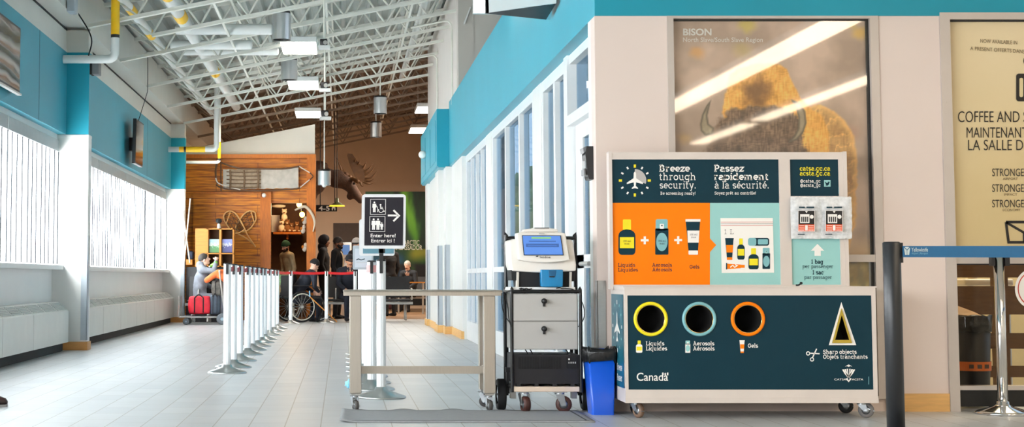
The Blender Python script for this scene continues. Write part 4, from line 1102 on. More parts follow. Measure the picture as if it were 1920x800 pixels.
def bfn(u, v):
    p = p0.lerp(p1, u); zt0 = U(1688, 461, Y=YP).z; zb0 = U(1688, 482, Y=YP).z
    k = 1.0
    # the belt runs from the near black post past the chrome one
    q1 = xc; uu = u
    ztop = zt0+(U(1920, 464.5, Y=YC-.02).z-zt0)*min(1.3, u*1.35); zbot = zb0+(U(1920, 485.5, Y=YC-.02).z-zb0)*min(1.3, u*1.35)
    return Vector((p.x, p.y-(0 if u < .8 else 0), zbot+(ztop-zbot)*v))
for off in (0, .002):
    vs = [bfn(i/N, v)+Vector((0, off, 0)) for i in range(N+1) for v in (0, 1)]
    bt.add(vs, [(2*i, 2*i+1, 2*i+3, 2*i+2) for i in range(N)], None, True)
bo_l = (p1-p0).length
A = Face(bt, lambda s, h: bfn(s/bo_l, h)+Vector((-.0004, -.0015, 0)), (0, -1, 0))
I_BELT = P('belt_ink', '#cfe6f2', .5, var=0)
def mark(s, k=1.0, m=I_BELT):
    A.poly([(s, .86), (s+.016*k, .86-.0), (s+.03*k, .62), (s+.022*k, .45), (s+.02*k, .2), (s+.006*k, .2)][0:1]+[(s+.028*k, .60), (s+.028*k, .2), (s+.010*k, .2), (s, .78)], m, 1)
    A.poly([(s+.060*k, .86), (s+.032*k, .60), (s+.032*k, .2), (s+.050*k, .2), (s+.060*k, .78)], m, 1)
    A.poly([(s+.008*k, .90), (s+.030*k, .92), (s+.052*k, .90), (s+.030*k, .66)], m, 1)
mark(.012)
vs, fs = text_mesh('Yellowknife', .01); xs_ = [v.x for v in vs]; w_ = max(xs_)
bt.add([bfn((.085+v.x/w_*.165)/bo_l, .50+v.y*.50)+Vector((0, -.0026, 0)) for v in vs], fs, I_BELT)
vs, fs = text_mesh('Airport | Aéroport', 0); w_ = max(v.x for v in vs)
bt.add([bfn((.085+v.x/w_*.165)/bo_l, .26+v.y*.28)+Vector((0, -.0026, 0)) for v in vs], fs, P('belt_ink_pale', '#7fbfe0', .5, var=0))
bt.fixn = False
o = bt.build('barrier_belt', origin=bfn(0, 0)); tag(o, 'blue printed webbing belt stretched from black post past chrome post', 'belt')
# ------------------------------------------------------------------ steel table on casters
YT0, YT1 = 9.66, 10.12
t = empty('steel_table', (.52, 9.88, 0), 'brushed steel inspection table on small casters', 'table')
tx0, tx1 = U(644, 548, Y=YT0).x, U(942, 548, Y=YT0).x; tz1, tz0 = U(800, 543.5, Y=YT0).z, U(800, 555, Y=YT0).z
m = MB(M_SS); m.box(tx0, tx1, YT0, YT1, tz0+.003, tz1-.012, None); m.rbox(tx0-.003, tx1+.003, YT0-.003, YT1+.003, tz1-.014, tz1, .006, None, 1); m.build('table_top', t)
lw = .075; lxa, lxb = .092, .957
legs = []
for x in (lxa, lxb):
    for y in (9.70, 10.04):
        o = MB(M_SS).rbox(x-lw/2, x+lw/2, y-.02, y+.055, .115, tz0+.003, .004, None, 1).box(x-lw/2+.01, x+lw/2-.01, y-.01, y+.045, .105, .115, M_ALU).build('leg', t); legs.append((x, y+.0175, o))
r0, r1 = U(800, 700, Y=9.88).z, U(800, 686, Y=9.88).z
m = MB(M_SS).box(lxa, lxb-.02, 9.86, 9.91, r0, r1)
for x in (lxa, lxb): m.box(x-.02, x+.02, 9.74, 10.05, r0, r1)
m.build('stretcher', t)
for (x, y, o), yaw in zip(legs, (.35, .5, .3, 1.3)):
    caster(t, x, y, yaw, R=.036, top=.106, w=.024, rub=P('dark_grey_rubber', '#4a4745', .6), brake=(yaw == 1.3))

# ------------------------------------------------------------------ scanner cart
YC0, YC1 = 9.60, 10.02
def cu(px, py, Y=YC0): return U(px, py, Y=Y)
t = empty('equipment_cart', (1.30, 9.8, 0), 'black tubular equipment cart with two grey drawers and brown wheels', 'cart')
M_TUBE = P('black_tube', '#161618', .3, .2, var=.05); M_DRW = P('grey_drawer_paint', '#b4b1ad', .4, var=.03, scale=3)
M_DECKW = P('pale_plywood', '#dfcab6', .5, var=.06)
xl, xr_ = cu(959.5, 600).x, cu(1088.5, 600).x; ztop = cu(1000, 546).z; zbot = cu(1000, 735).z
f = MB(M_TUBE); r = .0115
for y in (YC0, YC1-.03):
    f.tube(bez([(xl, y, zbot), (xl, y, ztop-.03), (xl+.008, y, ztop-.008), (xl+.03, y, ztop), (xr_-.03, y, ztop), (xr_-.008, y, ztop-.008), (xr_, y, ztop-.03), (xr_, y, zbot)], 5), r, 10)
for x in (xl, xr_):
    for z in (zbot+.03, ztop): f.cyl((x, YC0, z), (x, YC1-.03, z), r*.9, n=10)
# tall push handle at the back
hl, hr = U(949, 520, Y=YC1).x, U(1079, 520, Y=YC1).x; zh = U(950, 446, Y=YC1).z
f.tube(bez([(hl, YC1, zbot), (hl, YC1, zh-.05), (hl+.008, YC1, zh-.012), (hl+.04, YC1, zh), (hr-.04, YC1, zh), (hr-.008, YC1, zh-.012), (hr, YC1, zh-.05), (hr, YC1, zbot)], 5), r*1.15, 10)
f.build('frame', t)
dz0, dz1, dzm = cu(1000, 655).z, cu(1000, 550).z, cu(1000, 602).z; dx0, dx1 = cu(962, 600).x, cu(1083, 600).x
d = MB(M_DRW).box(dx0, dx1, YC0+.012, YC1-.05, dz0, dz1).build('drawer_case', t)
for z0, z1, py in ((dzm+.002, dz1-.003, 564), (dz0+.002, dzm-.002, 616)):
    d = MB(M_DRW).rbox(dx0+.001, dx1-.001, YC0-.004, YC0+.012, z0, z1, .003, None, 1).build('drawer', t)
    k = cu(1020, py)
    MB(M_BLACK).lathe([(0, -.04), (.014, -.04), (.016, -.03), (.012, -.012), (.018, -.006), (.018, 0)], (k.x, YC0-.004, k.z), 20, None, 'Y').box(k.x-.008, k.x+.008, YC0-.012, YC0-.004, k.z-.035, k.z-.012).build('drawer_knob', d)
bx0, bx1 = cu(963, 690).x, cu(1087, 690).x; bz0, bz1 = cu(1000, 719).z, cu(1000, 665).z
m = MB(P('black_case_metal', '#1c1b20', .5, .2)).box(bx0, bx1, YC0+.01, YC1-.04, bz0, bz1)
for u in (.08, .42):
    for k in range(13):
        x = bx0+(bx1-bx0)*(u+.024*k); m.box(x, x+.004, YC0+.006, YC0+.011, bz0+(bz1-bz0)*.52, bz0+(bz1-bz0)*.93, M_SOFT)
m.build('power_unit', t)
m = MB(M_SOFT).box(bx0+(bx1-bx0)*.80, bx0+(bx1-bx0)*.965, YC0+.004, YC0+.012, bz0+(bz1-bz0)*.53, bz0+(bz1-bz0)*.93)
for k in range(4): m.box(bx0+(bx1-bx0)*(.83+.032*k), bx0+(bx1-bx0)*(.848+.032*k), YC0+.001, YC0+.005, bz0+(bz1-bz0)*.70, bz0+(bz1-bz0)*.76, I_GREY)
m.box(bx0+(bx1-bx0)*.83, bx0+(bx1-bx0)*.85, YC0+.001, YC0+.005, bz0+(bz1-bz0)*.82, bz0+(bz1-bz0)*.88, I_WHITE)
m.build('control_panel', t)
m = MB(M_DECKW).rbox(bx0-.002, bx1-.002, YC0-.004, YC1, cu(1000, 734).z, cu(1000, 724.5).z, .003, None, 1)
for k in range(4): m.box(bx0+.02+.115*k, bx0+.045+.115*k, YC0+.012, YC1-.05, cu(1000, 724.5).z, bz0, M_BLACK)
m.build('deck', t)
M_BRW = P('maroon_tread', '#46231c', .5, var=.15)
zd0 = cu(1000, 734).z
caster(t, U(982, 770, Z=0).x, 9.64, .25, R=.051, top=zd0, rub=M_BRW, w=.04, brake=False)
caster(t, U(1053, 770, Z=0).x, 9.64, 1.45, R=.052, top=zd0, rub=M_BRW, w=.04, brake=False)
for px, sg in ((936, -1), (1093, 1)):
    x = U(px, 765, Z=0).x; yw = 9.82; R = .101
    w_ = MB(M_SOFT); w_.lathe([(R*.62, -.026), (R*.93, -.028), (R, -.018), (R, .018), (R*.93, .028), (R*.62, .026)], (x, yw, R), 34, None, 'X')
    w_.lathe([(0, -.02), (R*.25, -.024), (R*.3, -.016), (R*.63, -.018), (R*.63, .018), (R*.3, .016), (R*.25, .024), (0, .02)], (x, yw, R), 28, M_GUARD, 'X'); w_.build('wheel', t)
    MB(M_BLACK).bar((x-sg*.045, yw, R+.005), (x-sg*.045, yw, .27), .02, .035, None, (0, 1, 0)).cyl((x-sg*.05, yw, R), (x+sg*.03, yw, R), .008).bar((x-sg*.09, yw, .26), (x-sg*.03, yw, .26), .03, .03).box(x-sg*.06, x-sg*.095, yw-.03, yw+.03, .075, .13, M_ALU).build('wheel_bracket', t)
for p in ([(941, 549), (941, 570), (946, 590), (957, 606)], [(946, 548), (952, 575), (954, 596), (958, 612)], [(945, 551), (955, 545), (970, 547), (985, 549)]):
    MB(M_SOFT).tube(bez([cu(x, y, YC0-.015) for x, y in p], 6), .0035, 6).build('cable', t)
MB(M_SOFT).tube(bez([cu(x, y, YC1) for x, y in ((1085, 556), (1093, 570), (1096, 590), (1090, 606), (1084, 612))], 6), .003, 6).build('cable', t)
for x in (985, 994, 1061): MB(M_SOFT).tube(bez([cu(x, 655, 9.75), cu(x+4, 662, 9.72), cu(x+5, 667, 9.72)], 5), .004, 6).build('cable', t)

# ------------------------------------------------------------------ scanner on the cart
t = empty('trace_scanner', (1.3, 9.76, ztop+.012), 'white desktop trace scanner with tilted screen and blue sample tray', 'scanner')
M_SHELL = P('scanner_shell', '#ece6de', .38, var=.015); M_SHELL2 = P('scanner_shell_grey', '#d2ccc2', .4, var=.02)
YS = 9.63
def su(x, y, Y=YS): return U(940+x/5.71, 415+y/5.71, Y=Y)
def extr(mb, pts, y0, y1, mat=None, bev=.006, tilt=0.0):
    """outline in photo pixels pulled back from y0 to y1, edges softened; tilt leans the top back"""
    v0 = [su(x, y, y0) for x, y in pts]; zmin = min(v.z for v in v0)
    bm = bmesh.new()
    vs = [bm.verts.new((v.x, y0+tilt*(v.z-zmin), v.z)) for v in v0]; f = bm.faces.new(vs)
    r = bmesh.ops.extrude_face_region(bm, geom=[f])
    for e in r['geom']:
        if isinstance(e, bmesh.types.BMVert): e.co.y = y1+tilt*(e.co.z-zmin)*.3
    bmesh.ops.recalc_face_normals(bm, faces=bm.faces)
    ed = [e for e in bm.edges if abs(e.calc_face_angle(0)) > .6]
    bmesh.ops.bevel(bm, geom=ed, offset=bev, segments=2, affect='EDGES', profile=.6)
    mb.bm(bm, mat, True); return mb
def curve_bottom(x0, x1, y, sag, n=9): return [(x0+(x1-x0)*k/n, y+sag*math.sin(PI*k/n)) for k in range(n+1)]
b = MB(M_SOFT); extr(b, [(105, 520), (800, 520), (790, 640), (740, 640), (735, 700), (180, 700), (175, 630), (110, 630)], YS+.015, YS+.27, None, .004); b.build('lower_body', t)
b = MB(M_SHELL2)
for x0 in (165, 730): extr(b, [(x0, 540), (x0+26, 540), (x0+22, 735), (x0-4, 735)], YS+.0, YS+.05, None, .002)
extr(b, [(95, 702), (790, 702), (795, 735), (85, 735)], YS-.01, YS+.26, M_WHITE, .003); b.build('base_plate', t)
b = MB(M_SHELL); extr(b, [(92, 200), (140, 185), (760, 190), (778, 205), (806, 465)]+curve_bottom(800, 118, 528, 18)+[(100, 460)], YS-.015, YS+.28, None, .010, .25); b.build('shell', t)
b = MB(M_SHELL); extr(b, [(178, 120), (230, 110), (650, 112), (700, 122), (738, 405)]+curve_bottom(734, 196, 415, 24)+[(188, 405)], YS-.055, YS+.12, None, .008, .28)
b.build('bezel', t)
b = MB(M_SHELL); extr(b, [(232, 112), (250, 82), (345, 72), (352, 64), (515, 64), (522, 72), (600, 78), (612, 112)], YS-.0, YS+.14, None, .006, .2); b.box(su(355, 68).x, su(513, 68).x, YS+.0, YS+.02, su(355, 74).z, su(355, 66).z, M_BLACK); b.build('top_hump', t)
zb_ = su(240, 405, YS-.055).z
def scr(x, y, off=0):
    p = su(x, y, YS-.055); return Vector((p.x, YS-.055+.28*(p.z-zb_)-.0035-off, p.z))
M_SCR = P('screen_blue', '#4a6fae', .25, var=.04, emit='#4f78c0', estr=.55)
b = MB(M_BLACK); b.quad(scr(228, 145), scr(648, 147), scr(668, 362), scr(240, 362)); 
b.quad(*[scr(x, y, .001) for x, y in ((236, 151), (640, 153), (660, 355), (248, 355))], M_SCR)
G1 = P('screen_green', '#78a860', .4, var=0, emit='#78b060', estr=.5); G2 = P('screen_dark_blue', '#34548c', .4, var=0, emit='#34548c', estr=.4)
A = Face(b, lambda x, y: scr(x, y, .001))
A.rect(330, 166, 540, 182, G1, 1); A.rect(300, 204, 590, 216, G2, 1); A.rect(268, 236, 620, 274, G2, 1); A.line([(290, 258), (600, 258)], 5, M_SCR, 2)
b.fixn = False; b.build('screen', t)
b = MB(I_BLACK); A = Face(b, lambda x, y: scr(x, y, .006)); A.text('leidos', 413, 392, 525, 22, I_BLACK, .01, 0); A.poly([(366, 372), (380, 365), (398, 366), (392, 378), (372, 378)], I_BLACK, 0); A.rect(412, 122, 470, 134, I_GREY, 0)
b.fixn = False; b.build('lettering', t)
M_TRAY = P('blue_tray_plastic', '#0f79ad', .35, var=.03)
b = MB(M_TRAY); extr(b, [(425, 515), (662, 515), (660, 690), (650, 700), (440, 700), (428, 690)], YS-.05, YS+.03, None, .005); b.build('sample_tray', t)
b = MB(P('blue_tray_dark', '#0a5680', .4)); extr(b, [(505, 522), (590, 522), (578, 590), (510, 590)], YS-.053, YS-.04, None, .001); extr(b, [(515, 584), (572, 584), (572, 598), (515, 598)], YS-.056, YS-.05, M_BLACK, .001); b.build('tray_notch', t)
for lab, p in zip(('loose black cord coiled at handle side of the scanner base', 'short black cord lying in front of the coiled scanner cord', 'black cord end beside the blue scanner tray', 'black cord trailing off the cart corner past the blue tray'), ([(190, 722), (215, 712), (240, 725), (265, 714), (290, 724), (330, 718)], [(200, 728), (235, 718), (270, 730), (310, 722)], [(588, 716), (620, 708), (650, 716), (690, 714)], [(640, 716), (700, 716), (760, 724), (790, 740)])):
    o = MB(M_SOFT).tube(bez([su(x, y, YS-.02) for x, y in p], 5), .0035, 6).build('cord', origin=su(*p[0], YS-.02)); tag(o, lab, 'cord')

# ------------------------------------------------------------------ blue bin with black liner
t = empty('blue_bin', (1.63, 9.54, 0), 'slim blue plastic bin with black liner beside the disposal cart', 'bin')
M_BLUE = P('blue_bin_plastic', '#0b57d0', .32, var=.03, coat=.2)
zt = .405
def ring4(x0, x1, y0, y1, z, r, n=4):
    out = []
    for cx, cy, a in ((x1-r, y1-r, 0), (x0+r, y1-r, 90), (x0+r, y0+r, 180), (x1-r, y0+r, 270)):
        for k in range(n+1):
            q = math.radians(a+90*k/n); out.append((cx+r*math.cos(q), cy+r*math.sin(q), z))
    return out
def loft(mb, rings, mat=None, cap0=True, cap1=False, smooth=True):
    n = len(rings[0]); vs = [p for r in rings for p in r]
    mb.add(vs, [(i*n+k, i*n+(k+1) % n, (i+1)*n+(k+1) % n, (i+1)*n+k) for i in range(len(rings)-1) for k in range(n)], mat, smooth)
    if cap0: mb.add(rings[0], [tuple(range(n))[::-1]], mat)
    if cap1: mb.add(rings[-1], [tuple(range(n))], mat)
    return mb
loft(MB(M_BLUE), [ring4(1.575, 1.712, 9.44, 9.63, .0, .012), ring4(1.545, 1.722, 9.42, 9.66, zt, .016), ring4(1.552, 1.715, 9.427, 9.653, zt, .014), ring4(1.58, 1.707, 9.445, 9.625, .01, .012)], None, True, True).build('tub', t)
ln = MB(M_BAG); rings = []
for i, (g, z) in enumerate(((.004, .335), (.007, .35), (.009, .39), (.008, .412), (-.002, .418), (-.02, .405), (-.03, .37))):
    rg = ring4(1.545-g, 1.722+min(g, .004), 9.42-g, 9.66+g, z, .02, 6)
    rings.append([(x+random.uniform(-.003, .002), y+random.uniform(-.004, .003), z_+random.uniform(-.012, .009)+.008*math.sin(k*1.3+i)) for k, (x, y, z_) in enumerate(rg)])
loft(ln, rings, None, False, False); ln.build('liner', t)

# ------------------------------------------------------------------ rubber mat
a = U(637, 791, Z=0); b = U(1118, 793, Z=0); c_ = U(1078, 770, Z=0); d_ = U(641, 771, Z=0)
mt = MB(P('grey_ribbed_mat', '#97999b', .8, var=.12, scale=30, bump=.4, bscale=160, stretch=(1, 8, 1))); nx, ny = 60, 10; vs = []
for lay in (0, 1):
    for j in range(ny+1):
        for i in range(nx+1):
            u, v = i/nx, j/ny
            x = (a.x*(1-u)+b.x*u)*(1-v)+(d_.x*(1-u)+1.52*u)*v; y = (8.95)*(1-v)+(9.70)*v
            lift = (.010*max(0, math.sin(u*30))*sm(.8, 1, v)*sm(.02, .1, u)*(1-sm(.55, .75, u))+.012*sm(.06, 0, u)) if True else 0
            vs.append((x, y, (.009 if lay else .001)+lift))
q = (nx+1)*(ny+1)
fs = []
for j in range(ny):
    for i in range(nx):
        k = j*(nx+1)+i; fs += [(k+q, k+q+1, k+q+nx+2, k+q+nx+1), (k, k+nx+1, k+nx+2, k+1)]
for i in range(nx): fs += [(i, i+1, i+1+q, i+q), (ny*(nx+1)+i, ny*(nx+1)+i+q, ny*(nx+1)+i+1+q, ny*(nx+1)+i+1)]
for j in range(ny): fs += [(j*(nx+1), j*(nx+1)+q, (j+1)*(nx+1)+q, (j+1)*(nx+1)), (j*(nx+1)+nx, (j+1)*(nx+1)+nx, (j+1)*(nx+1)+nx+q, j*(nx+1)+nx+q)]
mt.add(vs, fs, None, True)
for x0, x1, y0, y1 in ((.02, 1.48, 8.985, 8.995), (1.46, 1.47, 8.99, 9.66)): mt.box(x0, x1, y0, y1, .0092, .0108, P('mat_edge_dark', '#3f4143', .8))
mt = mt.build('floor_mat', origin=(.75, 9.3, 0)); tag(mt, 'grey ribbed rubber mat with dark edge lying before the steel table', 'mat')

# ------------------------------------------------------------------ white belt posts
M_POST = P('white_post_enamel', '#f1f3f4', .32, var=.01)
M_DISC = P('satin_steel_base', '#c9cac8', .28, .9, var=.06, scale=3)
M_REDB = P('red_belt_webbing', '#a8262c', .6, var=.06); M_REDF = P('bright_red_belt', '#d8141c', .55, var=.04)
def post_parts(t):
    m = MB(M_POST); n = 16; prof = []
    for k in range(n*4):
        a = 2*PI*k/(n*4); prof.append(.034 if k % 8 not in (0, 1) else .0305)
    vs = []
    for z in (.03, .985):
        for k in range(n*4):
            a = 2*PI*k/(n*4); vs.append((prof[k]*math.cos(a), prof[k]*math.sin(a), z))
    N = n*4
    m.add(vs, [(k, (k+1) % N, N+(k+1) % N, N+k) for k in range(N)]); m.add(vs[N:], [tuple(range(N))])
    m.build('post', t)
    MB(M_DISC).lathe([(0, 0), (.176, 0), (.178, .008), (.168, .016), (.05, .055), (.044, .075), (.036, .078)], (0, 0, 0), 40).build('base', t)
    MB(M_BLACK).lathe([(0, .992), (.030, .992), (.035, .985), (.035, .978)], (0, 0, 0), 24).box(-.012, .012, -.041, -.03, .89, .985).box(-.012, .012, .03, .041, .93, .985).build('belt_head', t)
left = [(425.5, 699), (437.5, 688.5), (449.5, 676), (464, 664.5), (473, 655.5), (482, 649), (490, 642), (496, 636), (505, 628), (513.5, 621.5), (519.5, 616)]
right = [(715, 745), (697, 730), (692, 718), (689, 706), (685, 697), (683, 688), (681, 680), (679, 672), (677, 664)]
far = [(545, 607), (612, 605), (666, 604)]
base_post = None
def put(lst, fmt, group):
    global base_post
    out = []
    for k, (x, y) in enumerate(lst):
        p = U(x, y, Z=0); lab = fmt(k)
        if base_post is None:
            base_post = empty('queue_post', (0, 0, 0), lab, 'barrier post', group); post_parts(base_post); base_post.location = p; out.append(base_post)
        else: out.append(dup(base_post, p, None, lab, group))
    return out
LP = put(left, lambda k: 'white queue post on steel disc, %s in the row heading away along the windows' % ordinals[k], 'white posts of the long queue row')
RP = put(right, lambda k: 'white queue post under the black wheelchair arrow sign' if k == 0 else 'white queue post, %s in the row behind arrow sign' % ordinals[k], 'white posts behind the arrow sign')
FP = put(far, lambda k: 'white queue post with bright red belt before the seats, %s from the windows' % ordinals[k], 'white posts of the cross row')
def belt(p, q, mat, parent, z0=.925, z1=.972):
    p = Vector((p.x, p.y, 0)); q = Vector((q.x, q.y, 0)); d = (q-p).normalized(); a = p+d*.042; b = q-d*.042
    m = MB(mat); n = 10
    e = Vector((-d.y, d.x, 0))*.0012
    for s in (-1, 1):
        vs = []
        for i in range(n+1):
            u = i/n; c = a.lerp(b, u); sag = -.012*math.sin(PI*u)
            vs += [c+e*s+Vector((0, 0, z0+sag)), c+e*s+Vector((0, 0, z1+sag))]
        m.add(vs, [(2*i, 2*i+1, 2*i+3, 2*i+2) for i in range(n)], None, True)
    o = m.build('belt', parent); o['label'] = 'red belt'; return o
for a, b in zip(LP[:-1], LP[1:]): belt(a.location, b.location, M_REDB, a)
belt(LP[-1].location, FP[0].location, M_REDF, LP[-1]); belt(FP[0].location, FP[1].location, M_REDF, FP[0]); belt(FP[1].location, FP[2].location, M_REDF, FP[1])
for a, b in zip(RP[1:-1], RP[2:]): belt(a.location, b.location, M_REDB, a)

# ------------------------------------------------------------------ sign on the first post
YS2 = RP[0].location.y-.06
def gu(px, py): return U(px, py, Y=YS2)
t = empty('arrow_sign', gu(719, 466), 'black sign with white accessibility pictograms, arrow and Enter here lettering', 'sign')
def rrect(x0, y0, x1, y1, r, slant=0):
    pts = []
    for cx, cy, a in ((x1-r, y0+r, -90), (x1-r, y1-r, 0), (x0+r, y1-r, 90), (x0+r, y0+r, 180)): pts += arc(cx, cy, r, r, a, a+90, 6)
    return pts
f = MB(P('sign_frame_white', '#e9e9ea', .35, .1)); f.prism([(gu(x-(y-415)*.012, y).x, gu(x, y).z) for x, y in rrect(678, 364, 760.5, 466, 6)], 'Y', YS2-.004, YS2+.022)
f.box(gu(710, 466).x, gu(722, 466).x, YS2, YS2+.02, gu(710, 474).z, gu(710, 464).z, M_BLACK); f.build('frame', t)
f = MB(P('sign_black', '#232027', .45, var=.02, spec=.25)); A = Face(f, lambda x, y: Vector((gu(x-(y-415)*.012, y).x, YS2-.005, gu(x, y).z)))
A.poly([(683.5, 369.5), (756, 369.5), (756, 460), (683.5, 460)], None, 0)
def box_(x0, y0, x1, y1): A.line([(x0, y0), (x1, y0), (x1, y1), (x0, y1), (x0, y0-.4)], .9, I_WHITE, 1)
G = lambda x, y: (620+x/4, 350+y/4)
b0 = G(297, 94); b1 = G(410, 207); box_(*b0, *b1); b0 = G(293, 222); b1 = G(407, 335); box_(*b0, *b1)
def man(x, y, h, wd=1.0):
    """standing figure pictogram, feet at x, y"""
    A.ell(x, y-h*.9, h*.085, h*.09, I_WHITE, 1, 14)
    A.poly([(x-h*.15*wd, y-h*.78), (x+h*.15*wd, y-h*.78), (x+h*.17*wd, y-h*.42), (x+h*.11*wd, y-h*.42), (x+h*.11*wd, y), (x+h*.015, y), (x, y-h*.36), (x-h*.015, y), (x-h*.11*wd, y), (x-h*.11*wd, y-h*.42), (x-h*.17*wd, y-h*.42)], I_WHITE, 1)
x, y = G(326, 190); man(x, y, 20, 1.1); A.line([(x+2, y-14), (x+6, y-9), (x+6.4, y)], 1, I_WHITE, 1)
x, y = G(374, 168); A.line(arc(x+.5, y+1.5, 4.6, 4.6, -60, 200, 16), 1.2, I_WHITE, 1); A.ell(x-.4, y-8, 1.7, 1.7, I_WHITE, 1, 12); A.line([(x-.4, y-6), (x+.2, y-1), (x+4, y-1), (x+6, y+4), (x+7.6, y+3.4)], 1.9, I_WHITE, 1); A.line([(x-.2, y-4), (x+3.4, y-3.6)], 1.2, I_WHITE, 1)
x, y = G(322, 322); man(x, y, 21.5, 1.1); x, y = G(355, 322); man(x, y, 21.5, 1.2); A.ell(x+2.6, y-14, 2.1, 1.4, I_WHITE, 2, 10); x, y = G(383, 322); man(x, y, 14, 1.2)
A.line([G(428, 215), G(506, 215)], 3.4, I_WHITE, 1); A.line([G(470, 175), G(512, 217), G(470, 258)], 3.4, I_WHITE, 1)
x0, yb = G(301, 378); x1, _ = G(488, 0); A.text('Enter here!', x0, yb, x1, 6.6, I_WHITE, .012, 1); x0, yb = G(306, 416); x1, _ = G(481, 0); A.text('Entrer ici !', x0, yb, x1, 6.6, I_WHITE, .012, 1)
f.fixn = False; f.build('sign_face', t)
MB(M_BLACK).box(gu(711, 470).x, gu(719, 470).x, YS2+.0, YS2+.02, gu(715, 489).z, gu(715, 466).z).build('clip', t)
# second sign farther back, seen past the first one's edge
p = RP[1].location; y2 = p.y-.06
def hu(px, py): return U(px, py, Y=y2)
t = empty('arrow_sign', hu(690, 478), 'second white framed sign board mostly hidden behind the black arrow sign', 'sign')
MB(P('sign_frame_white', '#e9e9ea', .35, .1)).prism([(hu(x, y).x, hu(x, y).z) for x, y in rrect(673.5, 411, 740, 479, 4)], 'Y', y2-.004, y2+.018).build('frame', t)
MB(P('sign_back_teal', '#5d8796', .35)).box(hu(680, 0).x, hu(737, 0).x, y2-.008, y2-.004, hu(690, 475).z, hu(690, 415).z).build('sign_face', t)
p3 = RP[2].location; y3 = p3.y-.06
t = empty('paper_holder', U(672, 506, Y=y3), 'small grey framed notice beside the white posts, half hidden by sign', 'sign')
hu3 = lambda px, py: U(px, py, Y=y3)
MB(M_GUARD).prism([(hu3(x, y).x, hu3(x, y).z) for x, y in rrect(661.5, 460, 700, 505, 2.5)], 'Y', y3-.004, y3+.016).build('frame', t)
f = MB(P('notice_paper', '#c9d2da', .5)); A = Face(f, lambda x, y: hu3(x, y)+Vector((0, -.005, 0))); A.rect(665.5, 466, 697, 501, None, 0)
A.line([(668, 487), (672, 485), (677, 487), (684, 485)], 1.6, I_NAVY, 1); A.line([(668, 492), (690, 492)], .6, I_GREY, 1); f.fixn = False; f.build('notice', t)
MB(M_SS).cyl((p3.x-.01, y3+.012, 1.0), (p3.x-.01, y3+.012, hu3(690, 505).z+.01), .008).build('bracket', t)
pk = MB(P('pink_tape', '#e8a4a2', .6)).lathe([(.0385, .90), (.0385, .955)], (RP[1].location.x, RP[1].location.y, 0), 24).build('tape_wrap', origin=(RP[1].location.x, RP[1].location.y, .9)); tag(pk, 'pink tape wrapped round a white post top behind arrow sign', 'tape')
p = U(656, 727, Z=0)
m = MB(P('pale_blue_cloth', '#8ed2f2', .7, var=.1)); bm = bmesh.new(); bmesh.ops.create_icosphere(bm, subdivisions=3, radius=1)
for v in bm.verts:
    n_ = noise.noise(v.co*2.3); v.co = Vector((p.x+v.co.x*.035*(1+.5*n_), p.y+v.co.y*.03*(1+.5*n_), max(.001, .03+v.co.z*.032*(1+.7*n_))))
m.bm(bm, None, True); o = m.build('crumpled_glove', origin=(p.x, p.y, 0)); tag(o, 'crumpled pale blue glove dropped at foot of the white posts', 'glove')
# shoe tip of someone standing just outside the frame
p = U(-8, 762, Z=0)
t = empty('shoe', (p.x-.06, p.y, 0), 'dark brown shoe tip poking in at the picture edge', 'shoe')
m = MB(P('brown_shoe_leather', '#2c1a18', .4)); rings = []
for i, (x, w_, z0, z1) in enumerate(((-.16, .035, .012, .10), (-.10, .042, .012, .105), (-.02, .046, .012, .085), (.05, .046, .012, .07), (.085, .036, .014, .056), (.098, .012, .02, .04))):
    rings.append([(p.x-.02+x, p.y+w_*math.cos(2*PI*k/16), (z0+z1)/2+(z1-z0)/2*math.sin(2*PI*k/16)) for k in range(16)])
loft(m, rings, None, True, True); m.build('upper', t)
m = MB(P('grey_sole', '#8b8886', .6)); m.prism([(p.x-.02+x, p.y+s) for x, s in ((-.165, -.036), (-.1, -.042), (.0, -.046), (.06, -.044), (.095, -.02), (.1, 0), (.095, .02), (.06, .044), (0, .046), (-.1, .042), (-.165, .036))], 'Z', 0, .016); m.build('sole', t)
# ------------------------------------------------------------------ lamps and fittings under the roof
M_GLOW = P('lamp_diffuser', '#fffaf0', .5, var=0, emit='#fff6ea', estr=6)
M_LAMPB = P('lamp_body_white', '#d9dbd8', .4, var=.02)
def box_light(px, pyt, pyb, wpx, xw, L, lab):
    # width in metres fixes the distance
    y = xw*F/wpx
    p = U(px, pyb, Y=y); z = p.z
    t = empty('box_light', (p.x, y, z+.08), lab, 'ceiling light', 'white box lights under the joists')
    MB(M_LAMPB).rbox(p.x-xw/2, p.x+xw/2, y, y+L, z+.012, z+.095, .008, None, 1).build('housing', t)
    MB(M_GLOW).box(p.x-xw/2+.012, p.x+xw/2-.012, y+.012, y+L-.012, z, z+.013).build('diffuser', t)
    for dx in (-xw*.35, xw*.35):
        x = p.x+dx; MB(M_STEEL).cyl((x, y+L*.5, z+.09), (x, y+L*.5, zd(x)), .004, n=6).build('hanger', t)
box_light(559, 72, 80, 70, .54, 1.15, 'white box ceiling light nearest to the camera, below the first silver cylinder')
box_light(567.5, 147, 153, 60, .54, 1.15, 'white box ceiling light, middle one of the near three')
box_light(577, 206, 210, 50, .54, 1.15, 'white box ceiling light, far one of the near three before cream gable')
box_light(797, 198, 201, 30, .34, 1.2, 'lit box light in the brown hall ceiling, highest beside white wall')
box_light(789, 237, 240, 38, .50, 1.4, 'lit box light in the brown hall ceiling, middle of three')
box_light(767, 276, 279, 36, .54, 1.4, 'lit box light in the brown hall ceiling, lowest above moose')
M_SILV = P('silver_cylinder', '#c6c9cb', .34, .85, var=.03)
